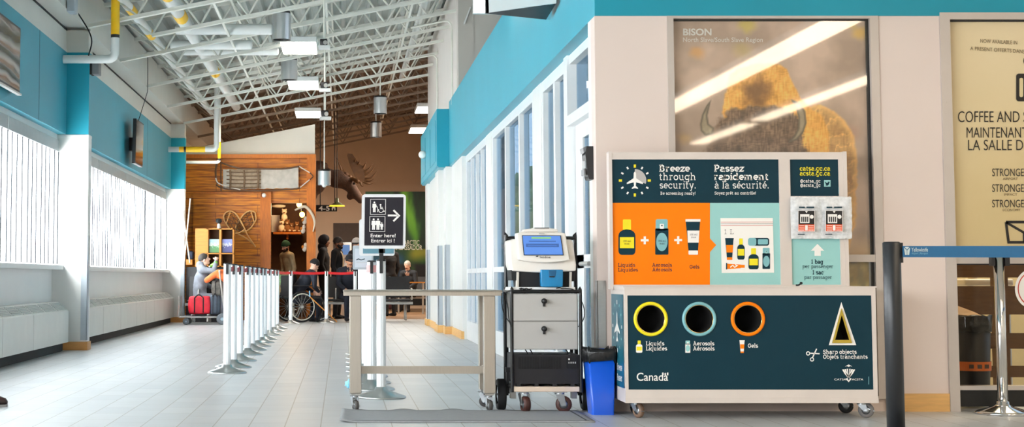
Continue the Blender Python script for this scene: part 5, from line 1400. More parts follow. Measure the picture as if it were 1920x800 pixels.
def can(px, pyt, pyb, wpx, lab, rod_to=None, lamp=False, dia=.245):
    y = dia*F/wpx; a = U(px, pyb, Y=y); b = U(px, pyt, Y=y); R = dia/2
    t = empty('cylinder_pendant', (a.x, y, b.z), lab, 'pendant light', 'silver cylinder pendants')
    MB(M_SILV).lathe([(R, a.z), (R, b.z-.03)], (a.x, y, 0), 36).lathe([(R-.006, a.z), (R, a.z)], (a.x, y, 0), 36).lathe([(0, a.z+.05), (R-.005, a.z+.05), (R-.004, a.z+.008)], (a.x, y, 0), 30, M_DARK).build('housing', t)
    MB(M_BLACK).lathe([(R-.004, b.z-.03), (R-.006, b.z), (.02, b.z+.012), (0, b.z+.012)], (a.x, y, 0), 30).build('top_cap', t)
    top = zd(a.x) if rod_to is None else U(px, rod_to, Y=y).z
    MB(M_STEEL).cyl((a.x, y, b.z), (a.x, y, top), .012, n=8).build('stem', t)
    if lamp: MB(P('clear_lamp_globe', '#dfe3e4', .1, .3)).ball((a.x, y, a.z+.005), .05).build('lens', t)
can(528, 22, 75, 35, 'silver cylinder pendant nearest to the camera, above first box light')
can(542, 110, 150, 31, 'silver cylinder pendant above the middle box light', dia=.27)
can(713, 180, 213, 24.5, 'silver cylinder pendant on the glazed side, nearer of two')
can(705, 228, 257, 21.5, 'silver cylinder pendant on the glazed side, farther of two')
can(608, 318, 347, 24, 'low silver cylinder pendant on a long white stem by the moose', None, True)
# service poles with black junction cameras
for px, pyt, pyb, Y, lab in ((608, 15, 92, 19.0, 'small black ceiling camera on a white drop pole, nearest'), (609, 98, 172, 23.0, 'small black ceiling camera on a white drop pole, middle'), (610, 176, 225, 28.0, 'small black ceiling camera on a white drop pole, farthest')):
    a = U(px, pyb, Y=Y); b = U(px, pyt, Y=Y); k = Y/F
    t = empty('ceiling_camera', (a.x, Y, b.z), lab, 'camera', 'ceiling cameras on drop poles')
    MB(M_STEEL).cyl((a.x, Y, a.z), (a.x, Y, zd(a.x)), .014, n=10).build('drop_pole', t)
    MB(M_LAMPB).box(a.x-11*k, a.x+11*k, Y-.06, Y+.06, a.z, a.z+6*k).build('mount_plate', t)
    MB(M_BLACK).rbox(a.x-8*k, a.x+6*k, Y-.07, Y+.05, a.z+6*k, a.z+18*k, .012).cyl((a.x+2*k, Y-.08, a.z+11*k), (a.x+2*k, Y-.06, a.z+11*k), 4*k, n=16, mat=M_ALU).build('camera_body', t)
# conduits that bend from the joists down the white wall
for xj, Y, ptop, pbot, lab in ((1.05, 22.4, 50, 150, 'thin white conduit bending from joist down white wall, near the grey gable'), (1.15, 25.9, 118, 160, 'thin white conduit bending from joist down white wall, farther along')):
    z = U(850, ptop, X=1.66).z if False else zc(1.6)-.02; zb = ZB1-.1 if Y < 22.9 else 3.45
    pts = [(xj, Y, zc(xj)-.02), (1.56, Y, zc(1.56)-.02), (1.62, Y, z-.01), (1.665, Y, z-.06), (1.672, Y, z-.14), (1.672, Y, zb)]
    o = MB(M_STEEL).tube(pts, .016, 8).build('conduit', origin=pts[0]); tag(o, lab, 'conduit')
# gas pipes with yellow marking that come down by the window wall
def elbow_pipe(name, px_v, px_h, pyc, Y, r, pyt, yel_v, yel_h, lab):
    a = U(px_h, pyc, Y=Y); c = U(px_v, pyc, Y=Y); top = Vector((c.x, Y, zd(c.x)-.02))
    t = empty(name, (c.x, Y, c.z), lab, 'pipe')
    R = r*1.6; pts = [a, Vector((c.x-R*1.4, Y, c.z))]
    for k in range(1, 8):
        q = math.radians(-90+90*k/8); pts.append(Vector((c.x-R+R*math.cos(q), Y, c.z+R+R*math.sin(q))))
    pts += [Vector((c.x, Y, c.z+R*1.3)), top]
    MB(M_PIPE).tube(pts, r, 16).build('pipe_run', t)
    for (p0, p1, col) in yel_v:
        MB(col).cyl((c.x, Y, U(px_v, p0, Y=Y).z), (c.x, Y, U(px_v, p1, Y=Y).z), r*1.03, n=18).build('marking_band', t)
    for (p0, p1, col) in yel_h:
        MB(col).cyl((U(p0, pyc, Y=Y).x, Y, c.z), (U(p1, pyc, Y=Y).x, Y, c.z), r*1.03, n=18).build('marking_band', t)
elbow_pipe('gas_pipe', 215.5, 118, 111, 17.6, .05, 0, [(-30, 65, M_YEL), (65, 71, M_BLACK)], [], 'thick white elbow pipe with yellow upper length by near pillar')
elbow_pipe('gas_pipe', 406, 316, 280, 28.4, .052, 205, [], [(336, 345, M_YEL), (345, 349, M_BLACK), (349, 385, M_YEL)], 'white elbow pipe with yellow bands along its level length')
elbow_pipe('gas_pipe', 411, 346, 304, 29.11, .032, 268, [(266, 297, M_YEL), (297, 301, M_BLACK)], [], 'thin white elbow pipe with yellow upright close to wooden wall')
cbl = MB(M_SOFT)
p = U(277, 105, Y=21); q = U(277, 168, Y=21)
o = MB(M_SOFT).tube(bez([U(277, 100, Y=22), U(277, 163, Y=22), U(274, 180, Y=22.2), U(258, 231, Y=22.9)], 8), .006, 6).build('monitor_cable', origin=U(277, 100, Y=22)); tag(o, 'thin black cable hanging from joist down to the slim monitor', 'cable')
o = MB(M_SOFT).tube(bez([U(143, 20, Y=17.2), U(165, 55, Y=17.3), U(172, 78, Y=17.3), U(166, 104, Y=17.4)], 8), .008, 6).build('loose_cable', origin=U(143, 20, Y=17.2)); tag(o, 'loose black cable looping down beside the thick elbow pipe', 'cable')
# small speaker on the near pillar
a = U(165, 141, Y=17.95); b = U(176, 118, Y=17.95)
t = empty('wall_speaker', (a.x, 17.9, a.z), 'small grey box speaker fixed on the near pillar corner', 'speaker')
xs_ = -3.03
MB(M_DARK).box(xs_, xs_+.03, 17.86, 18.02, a.z, b.z).build('bracket', t)
MB(P('speaker_grey', '#6a6d70', .5)).rbox(xs_+.03, xs_+.11, 17.84, 18.04, a.z, b.z, .008).build('case', t)
# security camera box up on the soffit
a = U(128, 8, X=-3.05)
t = empty('wall_camera', a, 'small grey security box on the soffit face near top of photo', 'camera')
MB(M_GUARD).rbox(a.x, a.x+.09, a.y-.1, a.y+.1, a.z-.10, a.z+.10, .01).build('case', t)
MB(M_ALU).box(a.x, a.x+.03, a.y-.02, a.y+.02, a.z+.1, a.z+.18).build('bracket', t)

# ------------------------------------------------------------------ screens on the window wall
def wavy():
    m, nt, b = nodes('rippled_panel')
    tc = nt.nodes.new('ShaderNodeTexCoord'); mp = nt.nodes.new('ShaderNodeMapping'); mp.inputs['Scale'].default_value = (1, .55, 1.6)
    nt.links.new(tc.outputs['Object'], mp.inputs['Vector'])
    w = nt.nodes.new('ShaderNodeTexWave'); w.bands_direction = 'Z'; w.inputs['Scale'].default_value = 1.1; w.inputs['Distortion'].default_value = 7; w.inputs['Detail'].default_value = 2; w.inputs['Detail Scale'].default_value = 1.2
    nt.links.new(mp.outputs['Vector'], w.inputs['Vector'])
    r = nt.nodes.new('ShaderNodeValToRGB'); e = r.color_ramp.elements
    e[0].position = 0; e[0].color = rgb('#1d1c1c'); e[1].position = 1; e[1].color = rgb('#8f8c88')
    x = e.new(.35); x.color = rgb('#4a4846'); x = e.new(.5); x.color = rgb('#151414'); x = e.new(.62); x.color = rgb('#6d6a67')
    nt.links.new(w.outputs['Fac'], r.inputs['Fac']); nt.links.new(r.outputs['Color'], b.inputs['Base Color'])
    b.inputs['Roughness'].default_value = .22; b.inputs['Specular IOR Level'].default_value = .25
    bp = nt.nodes.new('ShaderNodeBump'); bp.inputs['Strength'].default_value = .4; bp.inputs['Distance'].default_value = .05
    nt.links.new(w.outputs['Fac'], bp.inputs['Height']); nt.links.new(bp.outputs['Normal'], b.inputs['Normal'])
    return m
XS = -3.22
p = U(37, 176, X=XS); zt_, zb_ = U(37, 52, X=XS).z, p.z; y1 = p.y; y0 = y1-1.75
t = empty('wall_panel', (XS, (y0+y1)/2, zb_), 'glossy wall panel with rippled grey pattern on near teal wall', 'picture')
MB(wavy()).quad((XS+.001, y0+.02, zb_+.03), (XS+.001, y1-.02, zb_+.03), (XS+.001, y1-.02, zt_-.02), (XS+.001, y0+.02, zt_-.02)).build('glossy_face', t)
MB(M_BLACK).box(XS-.05, XS, y0, y1, zb_, zt_).build('frame', t)
MB(M_ALU).box(XS-.02, XS+.02, y0, y1, zb_-.018, zb_).build('bottom_rail', t)
# slim monitor tilted off the wall
Ym = 22.6
a = U(268, 232, Y=23.4); b = U(265.5, 313, Y=23.4)
t = empty('wall_monitor', (-3.16, Ym+.35, b.z), 'black flat monitor tilted out from the far teal wall', 'monitor')
bx = -3.13
H_ = a.z-b.z
mm = MB(M_BLACK); L = .85
pts = lambda dx, y, z: (bx+dx+.02*(z-b.z), y, z)
for (d0, d1, mat, n_, e_) in ((-.05, 0, M_BLACK, 'case', 0), (0, .003, P('monitor_glass', '#1c1513', .08, var=.05), 'screen', .02)):
    vs = [pts(dx, y, z) for dx in (d0, d1) for (y, z) in ((Ym+e_, b.z+e_), (Ym+L-e_, b.z+e_), (Ym+L-e_, a.z-e_), (Ym+e_, a.z-e_))]
    MB(mat).add(vs, [(0, 1, 2, 3), (4, 5, 6, 7), (0, 1, 5, 4), (1, 2, 6, 5), (2, 3, 7, 6), (3, 0, 4, 7)]).build(n_, t)
MB(M_BLACK).box(-3.30, bx-.04, Ym+.55, Ym+.75, b.z+H_*.35, b.z+H_*.65).build('wall_bracket', t)

# ------------------------------------------------------------------ hanging display at the top of the picture
Yd = 11.2
def du(px, py, Y=Yd): return U(px, py, Y=Y)
t = empty('hanging_display', du(975, 20), 'white faced hanging display box with black underside cut by top edge', 'display')
e = lambda x, y: (860+x/7.11, y/7.11)
fr_ = [e(395, -260), e(1310, -260), e(1300, 42), e(405, 165)]
fv = [du(*q) for q in fr_]
bk_ = [du(*q, Y=Yd+.001) for q in (e(350, -260), e(1310, -260), e(1165, 262), e(350, 180))]
back = [Vector((v.x*1.0, Yd+.62, v.z)) for v in fv]
low = [U(*e(1165, 262), Y=Yd+.45), U(*e(352, 180), Y=Yd+.45)]
m = MB(M_WHITE); m.add(fv+[v+Vector((0, .02, 0)) for v in fv], [(0, 1, 2, 3), (4, 5, 6, 7), (0, 1, 5, 4), (1, 2, 6, 5), (2, 3, 7, 6), (3, 0, 4, 7)]); m.build('front_panel', t)
hi = [Vector((low[1].x, Yd+.45, fv[0].z)), Vector((low[0].x, Yd+.45, fv[0].z))]
m = MB(P('display_case_black', '#16181b', .5, var=.1))
c0, c1 = fv[3]+Vector((-.02, .02, -.003)), fv[2]+Vector((0, .02, -.003)); u0, u1 = fv[0]+Vector((-.02, .02, 0)), fv[1]+Vector((0, .02, 0))
m.add([c0, c1, low[0], low[1], u0, u1, hi[1], hi[0]], [(0, 1, 2, 3), (0, 3, 7, 4), (1, 2, 6, 5), (2, 3, 7, 6), (4, 5, 6, 7)])
m.build('case', t)
m = MB(P('display_grille', '#2c3f55', .4, .3))
for k in range(6):
    s0 = .18+.13*k; q0 = low[1].lerp(low[0], s0); q1 = low[1].lerp(low[0], s0+.1); f0 = c0.lerp(c1, s0); f1 = c0.lerp(c1, s0+.1)
    dn = Vector((0, 0, -.003)); m.quad(q0.lerp(f0, .08)+dn, q1.lerp(f1, .08)+dn, q1.lerp(f1, .30)+dn, q0.lerp(f0, .30)+dn)
m.build('vent_grille', t)
m = MB(P('display_bracket', '#7fb9c8', .4)); w0 = low[0]
m.add([w0, w0+Vector((.03, 0, 0)), c1+Vector((-.02, 0, .0)), c1+Vector((-.05, 0, 0))], [(0, 1, 2, 3)]); m.cyl((1.3, Yd+.3, fv[0].z-.05), (1.3, Yd+.3, zd(1.3)), .02); m.build('mount', t)
# thin white fitting beside it
o = MB(M_LAMPB); a, b = U(870, 45, Y=21.74), U(882, 14, Y=21.74); o.bar(a, b, .06, .02); b2 = U(890, 12, Y=21.74); o = o.build('angle_bracket', origin=a); tag(o, 'white angled bracket on the grey gable left of the hanging display', 'bracket')
bx_ = box_light
a = U(897, 25, Y=14.5); t = empty('strip_light', a, 'lit white ceiling fitting half hidden behind the hanging display', 'ceiling light')
MB(M_LAMPB).box(a.x-.05, a.x+.55, 14.5, 14.56, a.z, a.z+.5).build('housing', t); MB(M_GLOW).box(a.x-.04, a.x+.54, 14.49, 14.5, a.z+.01, a.z+.49).build('diffuser', t)
# emergency lamp on the boxed band end
a = U(797, 290, X=1.455)
t = empty('emergency_lamp', (1.464, a.y, a.z), 'round silver emergency lamp on boxed end of teal band', 'lamp')
MB(M_ALU).cyl((1.464, a.y, a.z), (1.42, a.y, a.z), .03).build('mount', t)
MB(P('lamp_lens', '#f2f3ee', .1, var=0)).lathe([(0, -.05), (.05, -.045), (.068, -.02), (.07, 0)], (1.41, a.y-.02, a.z), 24, None, 'Y').build('lens', t)
MB(M_ALU).lathe([(.07, 0), (.06, .05), (.03, .08), (0, .085)], (1.41, a.y-.02, a.z), 24, None, 'Y').build('housing', t)
# card reader by the door
a = U(1097, 337, Y=9.85); b = U(1117, 275, Y=9.85)
t = empty('card_reader', (1.6, 9.87, a.z), 'black wall card reader mounted beside the white corner door', 'card reader')
xr2, xl2 = 1.66, a.x-.0
m = MB(M_BLACK); m.prism([(xr2, a.z), (xr2, b.z), (xl2+.005, b.z), (xl2-.004, (a.z*.25+b.z*.75)), (xl2+.012, a.z+.02), (xl2+.02, a.z)], 'Y', 9.80, 9.95); m.build('case', t)
MB(P('reader_face_grey', '#77797b', .4)).prism([(xl2-.018, b.z-.01), (xl2+.004, b.z), (xl2+.004, b.z-.03), (xl2-.012, b.z-.045)], 'Y', 9.81, 9.94).build('reader_face', t)
MB(P('reader_face_grey', '#77797b', .4)).box(xl2-.012, xl2-.004, 9.82, 9.93, a.z+.03, a.z+.07).build('key_strip', t)
m = MB(P('reader_screen', '#cfd6d8', .2)); m.box(xl2-.008, xl2+.002, 9.83, 9.92, a.z+.075, a.z+.125); m.build('display', t)

# ------------------------------------------------------------------ strip lights hung from the lower ceiling, mirrored in the poster glass
M_STRIP = P('strip_diffuser_warm', '#fff0d8', .5, var=0, emit='#ffe9cc', estr=9)
ZS = 3.10; zr = ZS-EYE
for x, y0, y1, w_, lab in ((zr/.51, -6.0, 6.9, .17, 'long warm strip light hung parallel to the corridor, inner'), (zr/.374, -5.6, -2.35, .12, 'warm strip light hung farther from corridor, rear length'), (zr/.374, -1.85, 6.9, .12, 'warm strip light hung farther from corridor, front length')):
    t = empty('strip_light', (x, (y0+y1)/2, ZS), lab, 'ceiling light')
    MB(M_LAMPB).box(x-w_-.012, x+w_+.012, y0, y1, ZS+.012, ZS+.08).build('housing', t)
    m = MB(M_STRIP); n = max(1, round((y1-y0)/1.5))
    for k in range(n): m.box(x-w_, x+w_, y0+(y1-y0)*k/n+.01, y0+(y1-y0)*(k+1)/n-.01, ZS, ZS+.013)
    m.build('diffuser', t)
    for y in (y0+.4, (y0+y1)/2, y1-.4): MB(M_STEEL).cyl((x, y, ZS+.07), (x, y, 3.36), .006, n=6).build('hanger', t)
# ------------------------------------------------------------------ wooden shop front at the end of the corridor
def woodplank(name, c1, c2, w=.145, rough=.5):
    m, nt, b = nodes(name)
    tc = nt.nodes.new('ShaderNodeTexCoord'); sp = nt.nodes.new('ShaderNodeSeparateXYZ'); nt.links.new(tc.outputs['Object'], sp.inputs[0])
    mp = nt.nodes.new('ShaderNodeMapping'); mp.inputs['Scale'].default_value = (1.2, 1.2, 14); nt.links.new(tc.outputs['Object'], mp.inputs['Vector'])
    n = nt.nodes.new('ShaderNodeTexNoise'); n.inputs['Scale'].default_value = 2.2; n.inputs['Detail'].default_value = 6; nt.links.new(mp.outputs['Vector'], n.inputs['Vector'])
    br = nt.nodes.new('ShaderNodeTexBrick'); br.inputs['Scale'].default_value = 1; br.inputs['Brick Width'].default_value = 1.7; br.inputs['Row Height'].default_value = w; br.inputs['Mortar Size'].default_value = .006
    br.inputs['Color1'].default_value = (.8, .8, .8, 1); br.inputs['Color2'].default_value = (1.1, 1.1, 1.1, 1); br.inputs['Mortar'].default_value = (.35, .3, .25, 1)
    cb = nt.nodes.new('ShaderNodeCombineXYZ'); nt.links.new(sp.outputs['X'], cb.inputs['X']); nt.links.new(sp.outputs['Z'], cb.inputs['Y']); nt.links.new(cb.outputs[0], br.inputs['Vector'])
    r = nt.nodes.new('ShaderNodeValToRGB'); e = r.color_ramp.elements; e[0].position = .35; e[0].color = rgb(c1); e[1].position = .68; e[1].color = rgb(c2)
    nt.links.new(n.outputs['Fac'], r.inputs['Fac'])
    mx = nt.nodes.new('ShaderNodeMix'); mx.data_type = 'RGBA'; mx.blend_type = 'MULTIPLY'; mx.inputs[0].default_value = 1
    nt.links.new(r.outputs['Color'], mx.inputs[6]); nt.links.new(br.outputs['Color'], mx.inputs[7]); nt.links.new(mx.outputs[2], b.inputs['Base Color'])
    b.inputs['Roughness'].default_value = rough
    return m
M_PLANK = woodplank('log_plank_wood', '#9a4f00', '#df8a10')
M_POSTW = P('varnished_post_wood', '#b86400', .45, var=.2, scale=6, stretch=(6, 6, 1))
M_SHELFW = P('honey_shelf_wood', '#ad7022', .45, var=.15, scale=6, stretch=(1, 1, 8))
YL = 30.3
def lu(px, py, Y=YL): return U(px, py, Y=Y)
X0, X1 = lu(362, 400).x, lu(592, 400).x; xo0, xo1 = lu(508, 400).x, lu(576, 400).x
zT = lu(480, 291).z; zo = lu(540, 380).z; zmid = lu(430, 360).z
w = MB(M_PLANK)
w.box(X0-.4, X1, YL+.06, YL+.2, zo, zT); w.box(X0-.4, xo0, YL+.06, YL+.2, 0, zo); w.box(xo1, X1, YL+.06, YL+.2, 0, zo)
w.box(X0, xo0-.02, YL, YL+.06, 0, zmid)
struct(w, 'wall_lodge')
w = MB(M_POSTW)
a = lu(575, 400).x; w.box(a, X1, YL-.03, YL+.06, 0, zT); w.box(lu(488, 400).x, xo0, YL-.03, YL, 0, zmid); w.box(X0-.4, X1, YL-.02, YL+.06, zT-.06, zT+.02); w.box(X0, xo0, YL-.02, YL, zmid-.03, zmid)
struct(w, 'trim_4')
w = MB(M_CREAM)
xa, za = lu(362, 0).x, lu(362, 270).z
w.prism([(X0-.9, zT), (X1-.02, zT), (X1-.02, lu(590, 232).z), (X0-.9, lu(590, 232).z-.2*(X1-.02-X0+.9))], 'Y', YL+.08, YL+.2)
struct(w, 'wall_lodge_gable')
# far hall
YB = 41.6
w = MB(M_BEIGE); w.box(-4, 2.8, YB, YB+.2, 0, 6.2); struct(w, 'wall_far')
w = MB(M_BEIGE); w.box(2.6, 2.8, 29.2, YB, 0, 6.2); w.box(1.95, 2.8, 29.05, 29.25, 0, 6); struct(w, 'wall_far_side')
w = MB(P('brown_floor_finish', '#8a6a4c', .4, var=.1)); w.box(-4, 2.6, 31, YB, 0, .004); struct(w, 'floor_far')
w = MB(M_BROWN); w.box(U(625, 0, Y=YB).x, U(686, 0, Y=YB).x, YB-.02, YB, 0, U(640, 418, Y=YB).z); struct(w, 'trim_5')
def aur(u, v):
    n1 = nz_(u*2, v*2, 1.6, 4.2); c = mixc((8, 40, 22), (16, 70, 30), .5+n1)
    d = abs(u-(.40+.75*v+.10*n1)); c = mixc(c, (140, 235, 50), sm(.26, .02, d)*sm(.75, .2, v)*.95)
    d = abs(u-(-.05+.55*v)); c = mixc(c, (60, 150, 40), sm(.2, .0, d)*sm(.7, .2, v)*.6)
    if v > .5:
        c = mixc(c, (20, 90, 130), sm(.5, .6, v)*sm(.55, .2, u)*.9); c = mixc(c, (190, 180, 40), sm(.12, .0, abs(v-.58+.05*u))*sm(.3, .7, u)*.8)
        c = mixc(c, (10, 14, 18), sm(.62, .66, v)); c = mixc(c, (70, 120, 50), sm(.16, .02, math.hypot(u-.62, (v-.72)*1.2))*.7); c = mixc(c, (40, 100, 150), sm(.12, .02, math.hypot(u-.25, (v-.76)))*.7)
    return c
a = U(736, 572, Y=YB); b = U(796, 359, Y=YB)
ap = paint('aurora_poster', a.x-.75, b.x+.02, a.z, b.z, YB-.012, 70, 70, lambda u, v: aur(max(0, (u*(b.x+.02-a.x+.75)-.75)/(b.x-a.x)) if True else 0, v), PRINT('poster_print', .35))
tag(ap, 'tall green aurora photo mural on the far wall behind the arrow sign', 'poster')
pt = MB(P('mural_lettering', '#e8ecd6', .5, var=0)); A = Face(pt, lambda x, y: U(x, y, Y=YB-.014)); A.text('ARCTIC', 757, 459, 786.5, 9, None, .02); A.text('AMBASSADOR', 737, 468, 792, 8.5, None, .02)
pt.fixn = False; pt.build('lettering', ap)
# gate sign
YG_ = 32.3
a = U(596, 396, Y=YG_); b = U(632, 384, Y=YG_)
t = empty('gate_sign', (a.x, YG_, a.z), 'small black hanging sign with white 4-5 lettering under the moose', 'sign')
m = MB(M_SOFT).box(U(590, 0, Y=YG_).x, b.x, YG_, YG_+.06, a.z, b.z); m.cyl((a.x+.1, YG_+.03, b.z), (a.x+.1, YG_+.03, zd(a.x)), .01).build('board', t) if False else m.build('board', t)
f = MB(I_WHITE); A = Face(f, lambda x, y: U(x, y, Y=YG_-.002)); A.text('4-5', 597.5, 394.5, 618, 8.6, I_WHITE, .02)
A.poly([(622, 394), (622, 389), (625.5, 386.5), (629, 389), (629, 394), (627, 394), (627, 390.5), (624, 390.5), (624, 394)], I_WHITE, 2); f.fixn = False; f.build('lettering', t)
MB(M_BLACK).cyl((a.x+.05, YG_+.03, b.z), (a.x+.05, YG_+.03, zc(a.x)+.1), .01, n=8).cyl((b.x-.05, YG_+.03, b.z), (b.x-.05, YG_+.03, zc(b.x)+.1), .01, n=8).build('hanger', t)
# enamel shade lamp
YE = 31.9; a = U(632, 386, Y=YE); k = YE/F
t = empty('shade_lamp', (a.x, YE, a.z), 'brass rimmed shade lamp hanging below the moose chin', 'pendant lamp')
MB(P('shade_green', '#5a5a34', .4, .3)).lathe([(14*k, 0), (12*k, 2*k), (6*k, 6*k), (3.2*k, 8*k), (3*k, 15*k), (0, 16*k)], (a.x, YE, a.z), 26).build('lamp_shade', t)
MB(P('shade_glow', '#ffcc40', .5, var=0, emit='#ffc030', estr=2.0)).lathe([(13.2*k, .2*k), (14.4*k, -.4*k), (13.9*k, 1.2*k)], (a.x, YE, a.z), 26).build('lamp_rim', t)
MB(M_BLACK).cyl((a.x, YE, a.z+16*k), (a.x, YE, zd(a.x)), .008, n=8).build('stem', t)

# ---- sled hung on the logs
YSD = YL-.07
def sd(px, py, dy=0): return U(px, py, Y=YSD+dy)
E_ = lambda x, y: (350+x/6.156, 270+y/6.156)
t = empty('hanging_sled', sd(480, 340), 'old wooden toboggan sled with grey canvas hung on the log wall', 'sled')
M_CANV = P('grey_canvas', '#b5b2ab', .8, var=.15, scale=10, bump=.3, bscale=30); M_HIDE = P('lashed_hide_brown', '#6f5a45', .8, var=.3, scale=16)
m = MB(M_CANV); nx, ny = 24, 8; vs = []
for j in range(ny+1):
    for i in range(nx+1):
        u, v = i/nx, j/ny; xt = E_(420+870*u, 0)[0]; yt = E_(0, (290-22*u*u*(1 if u > .6 else .4))*(1-v)+(522-14*u)*v+4*math.sin(i*2.1))[1]
        vs.append(sd(xt, yt, -.03*math.sin(PI*v)-.01*math.sin(u*9)))
m.add(vs, [(j*(nx+1)+i, j*(nx+1)+i+1, (j+1)*(nx+1)+i+1, (j+1)*(nx+1)+i) for j in range(ny) for i in range(nx)], None, True); m.build('canvas_bed', t)
m = MB(P('hide_patch', '#9a8b78', .85, var=.3, scale=14)); m.add([v+Vector((0, -.012, 0)) for j in range(ny+1) for v in vs[j*(nx+1)+2:j*(nx+1)+13]], [(j*11+i, j*11+i+1, (j+1)*11+i+1, (j+1)*11+i) for j in range(ny) for i in range(10)], None, True); m.build('hide_patch', t)
m = MB(M_HIDE)
for k in range(5):
    y = 318+k*44; p = [sd(*E_(460, y), -.05), sd(*E_(640, y+8), -.055), sd(*E_(860, y+4), -.05)]
    m.tube(bez(p, 6), .011, 6)
for x in (500, 660, 820): m.tube(bez([sd(*E_(x, 300), -.05), sd(*E_(x+8, 400), -.06), sd(*E_(x, 512), -.05)], 6), .018, 8)
m.build('lashing', t)
m = MB(P('sled_rail_wood', '#5a3d26', .6, var=.2))
m.tube(bez([sd(*E_(x, y), -.02) for x, y in ((340, 200), (400, 215), (560, 270), (700, 282), (1100, 285), (1250, 265), (1300, 258))], 5), .016, 8)
m.tube(bez([sd(*E_(x, y), -.02) for x, y in ((340, 470), (400, 500), (560, 530), (900, 535), (1230, 520), (1310, 500))], 5), .016, 8)
m.tube(bez([sd(*E_(x, y), -.02) for x, y in ((355, 205), (335, 300), (340, 390), (360, 460))], 5), .02, 8); m.tube([sd(*E_(395, 215), -.02), sd(*E_(397, 540), -.02)], .014, 8)
m.build('side_rail', t)
m = MB(P('sled_rope_white', '#d8d2c8', .7)); m.tube([sd(*E_(1300, 258), -.02), sd(*E_(1420, 330), -.02)], .012, 6); m.tube([sd(*E_(1420, 410), -.02), sd(*E_(1310, 500), -.02)], .012, 6)
m.tube(bez([sd(*E_(x, y), -.02) for x, y in ((1420, 330), (1458, 372), (1420, 410))], 5), .01, 6, M_BLACK); m.tube(bez([sd(*E_(x, y), -.04) for x, y in ((335, 390), (365, 450), (480, 490), (620, 525))], 5), .014, 6); m.tube([sd(*E_(395, 215), -.03), sd(*E_(600, 275), -.03)], .012, 6, M_HIDE)
m.build('rope', t)
# ---- crossed snowshoes
M_BENT = P('bent_ash_wood', '#d8a463', .5, var=.15); M_WEB = P('rawhide_netting', '#5f4326', .7, var=.2)
S_ = lambda x, y: (320+x/3.075, 380+y/3.075)
def snowshoe(loop, tail, lab, dy):
    t = empty('snowshoe', sd(*S_(*loop[0]), dy), lab, 'snowshoe', 'crossed snowshoes on the logs')
    c = [sd(*S_(*p), dy) for p in loop]
    m = MB(M_BENT); m.tube(bez(c+[c[0]], 6), .014, 8); m.tube(bez([sd(*S_(*p), dy) for p in tail], 6), .014, 8); m.build('frame', t)
    cx = sum(p[0] for p in loop)/len(loop); cy = sum(p[1] for p in loop)/len(loop)
    m = MB(M_WEB)
    sd_pts = [(cx+(p[0]-cx)*.97, cy+(p[1]-cy)*.97) for p in loop]; L = len(loop)
    for i in range(L):
        for j in range(i+2, L):
            if (i+j) % 3 == 0: m.tube([sd(*S_(*sd_pts[i]), dy), sd(*S_(*sd_pts[j]), dy)], .005, 5)
    m.build('netting', t)
    m = MB(M_BENT); a, b = loop[1], loop[-1]
    m.tube([sd(*S_(*loop[2]), dy-.01), sd(*S_(*loop[-2]), dy-.01)], .012, 6); m.build('crossbar', t)
snowshoe([(305, 75), (320, 55), (345, 48), (372, 60), (392, 85), (410, 120), (425, 150), (400, 170), (375, 175), (345, 155), (320, 120), (308, 98)], [(372, 60), (410, 115), (440, 180), (470, 225), (490, 255)], 'bent wood snowshoe with tail crossing towards the doorway', -.03)
snowshoe([(490, 75), (485, 55), (462, 46), (435, 55), (410, 80), (390, 110), (375, 145), (400, 165), (430, 165), (460, 145), (482, 115), (492, 95)], [(375, 145), (385, 175), (430, 200), (470, 232), (486, 248)], 'bent wood snowshoe leaning towards the window wall', -.0)
# ---- spot lamp on the beam, and small lamp on the shelf
a = lu(495, 366, YL-.1)
t = empty('spot_lamp', a, 'small white round spot lamp above the shop doorway post', 'lamp')
MB(M_WHITE).ball(a, .045).build('lamp_head', t); MB(M_BLACK).tube(bez([a+Vector((0, .0, .04)), a+Vector((-.05, .03, .05)), a+Vector((-.06, .06, -.02))], 5), .006, 6).build('cord', t)
# ---- pigeonhole shelf
YH = 28.9
def pu(px, py, Y=YH): return U(px, py, Y=Y)
a, b = pu(366, 490), pu(438, 428)
t = empty('brochure_cabinet', ((a.x+b.x)/2, YH+.2, a.z), 'honey wood pigeonhole cabinet holding landscape pictures near snowshoes', 'cabinet')
m = MB(M_SHELFW); xs = [pu(x, 450).x for x in (366, 387, 390.5, 411, 415, 436, 438.5)]; zs = [pu(400, y).z for y in (430, 475, 502)]
zlow = pu(400, 500).z
m.box(xs[0], xs[1], YH, YH+.35, zlow, b.z); 
for x0, x1 in ((xs[1], xs[2]), (xs[3], xs[4]), (xs[5], xs[6])): m.box(x0, x1, YH, YH+.35, zlow, b.z)
m.box(xs[1], xs[6], YH, YH+.35, b.z-.02, b.z); z_ = pu(400, 474).z; m.box(xs[1], xs[6], YH, YH+.35, z_-.02, z_); m.box(xs[1], xs[6], YH, YH+.35, zlow, zlow+.02); m.box(xs[1], xs[6], YH+.33, YH+.35, zlow, b.z, P('shelf_back_dark', '#4a2c12', .7))
m.build('cabinet_box', t)
for x0, x1, lab, c0, c1 in ((391, 410.5, 'green lake landscape picture in the cabinet', (150, 190, 200), (70, 120, 70)), (415.5, 435, 'violet dusk landscape picture in the cabinet', (120, 130, 190), (60, 60, 110))):
    p0 = pu(x0, 473); p1 = pu(x1, 448)
    def pic(u, v, c0=c0, c1=c1):
        n = nz_(u*4, v*4, 1.5, c0[0]); c = mixc(c0, c1, sm(.35, .65, v+.25*n)); return mixc(c, (225, 220, 190), sm(.15, .05, abs(v-.42+.2*n))*.6)
    o = paint('postcard', p0.x, p1.x, p0.z, p1.z, YH+.06, 24, 24, pic, PRINT('poster_print', .35)); tag(o, lab, 'picture')
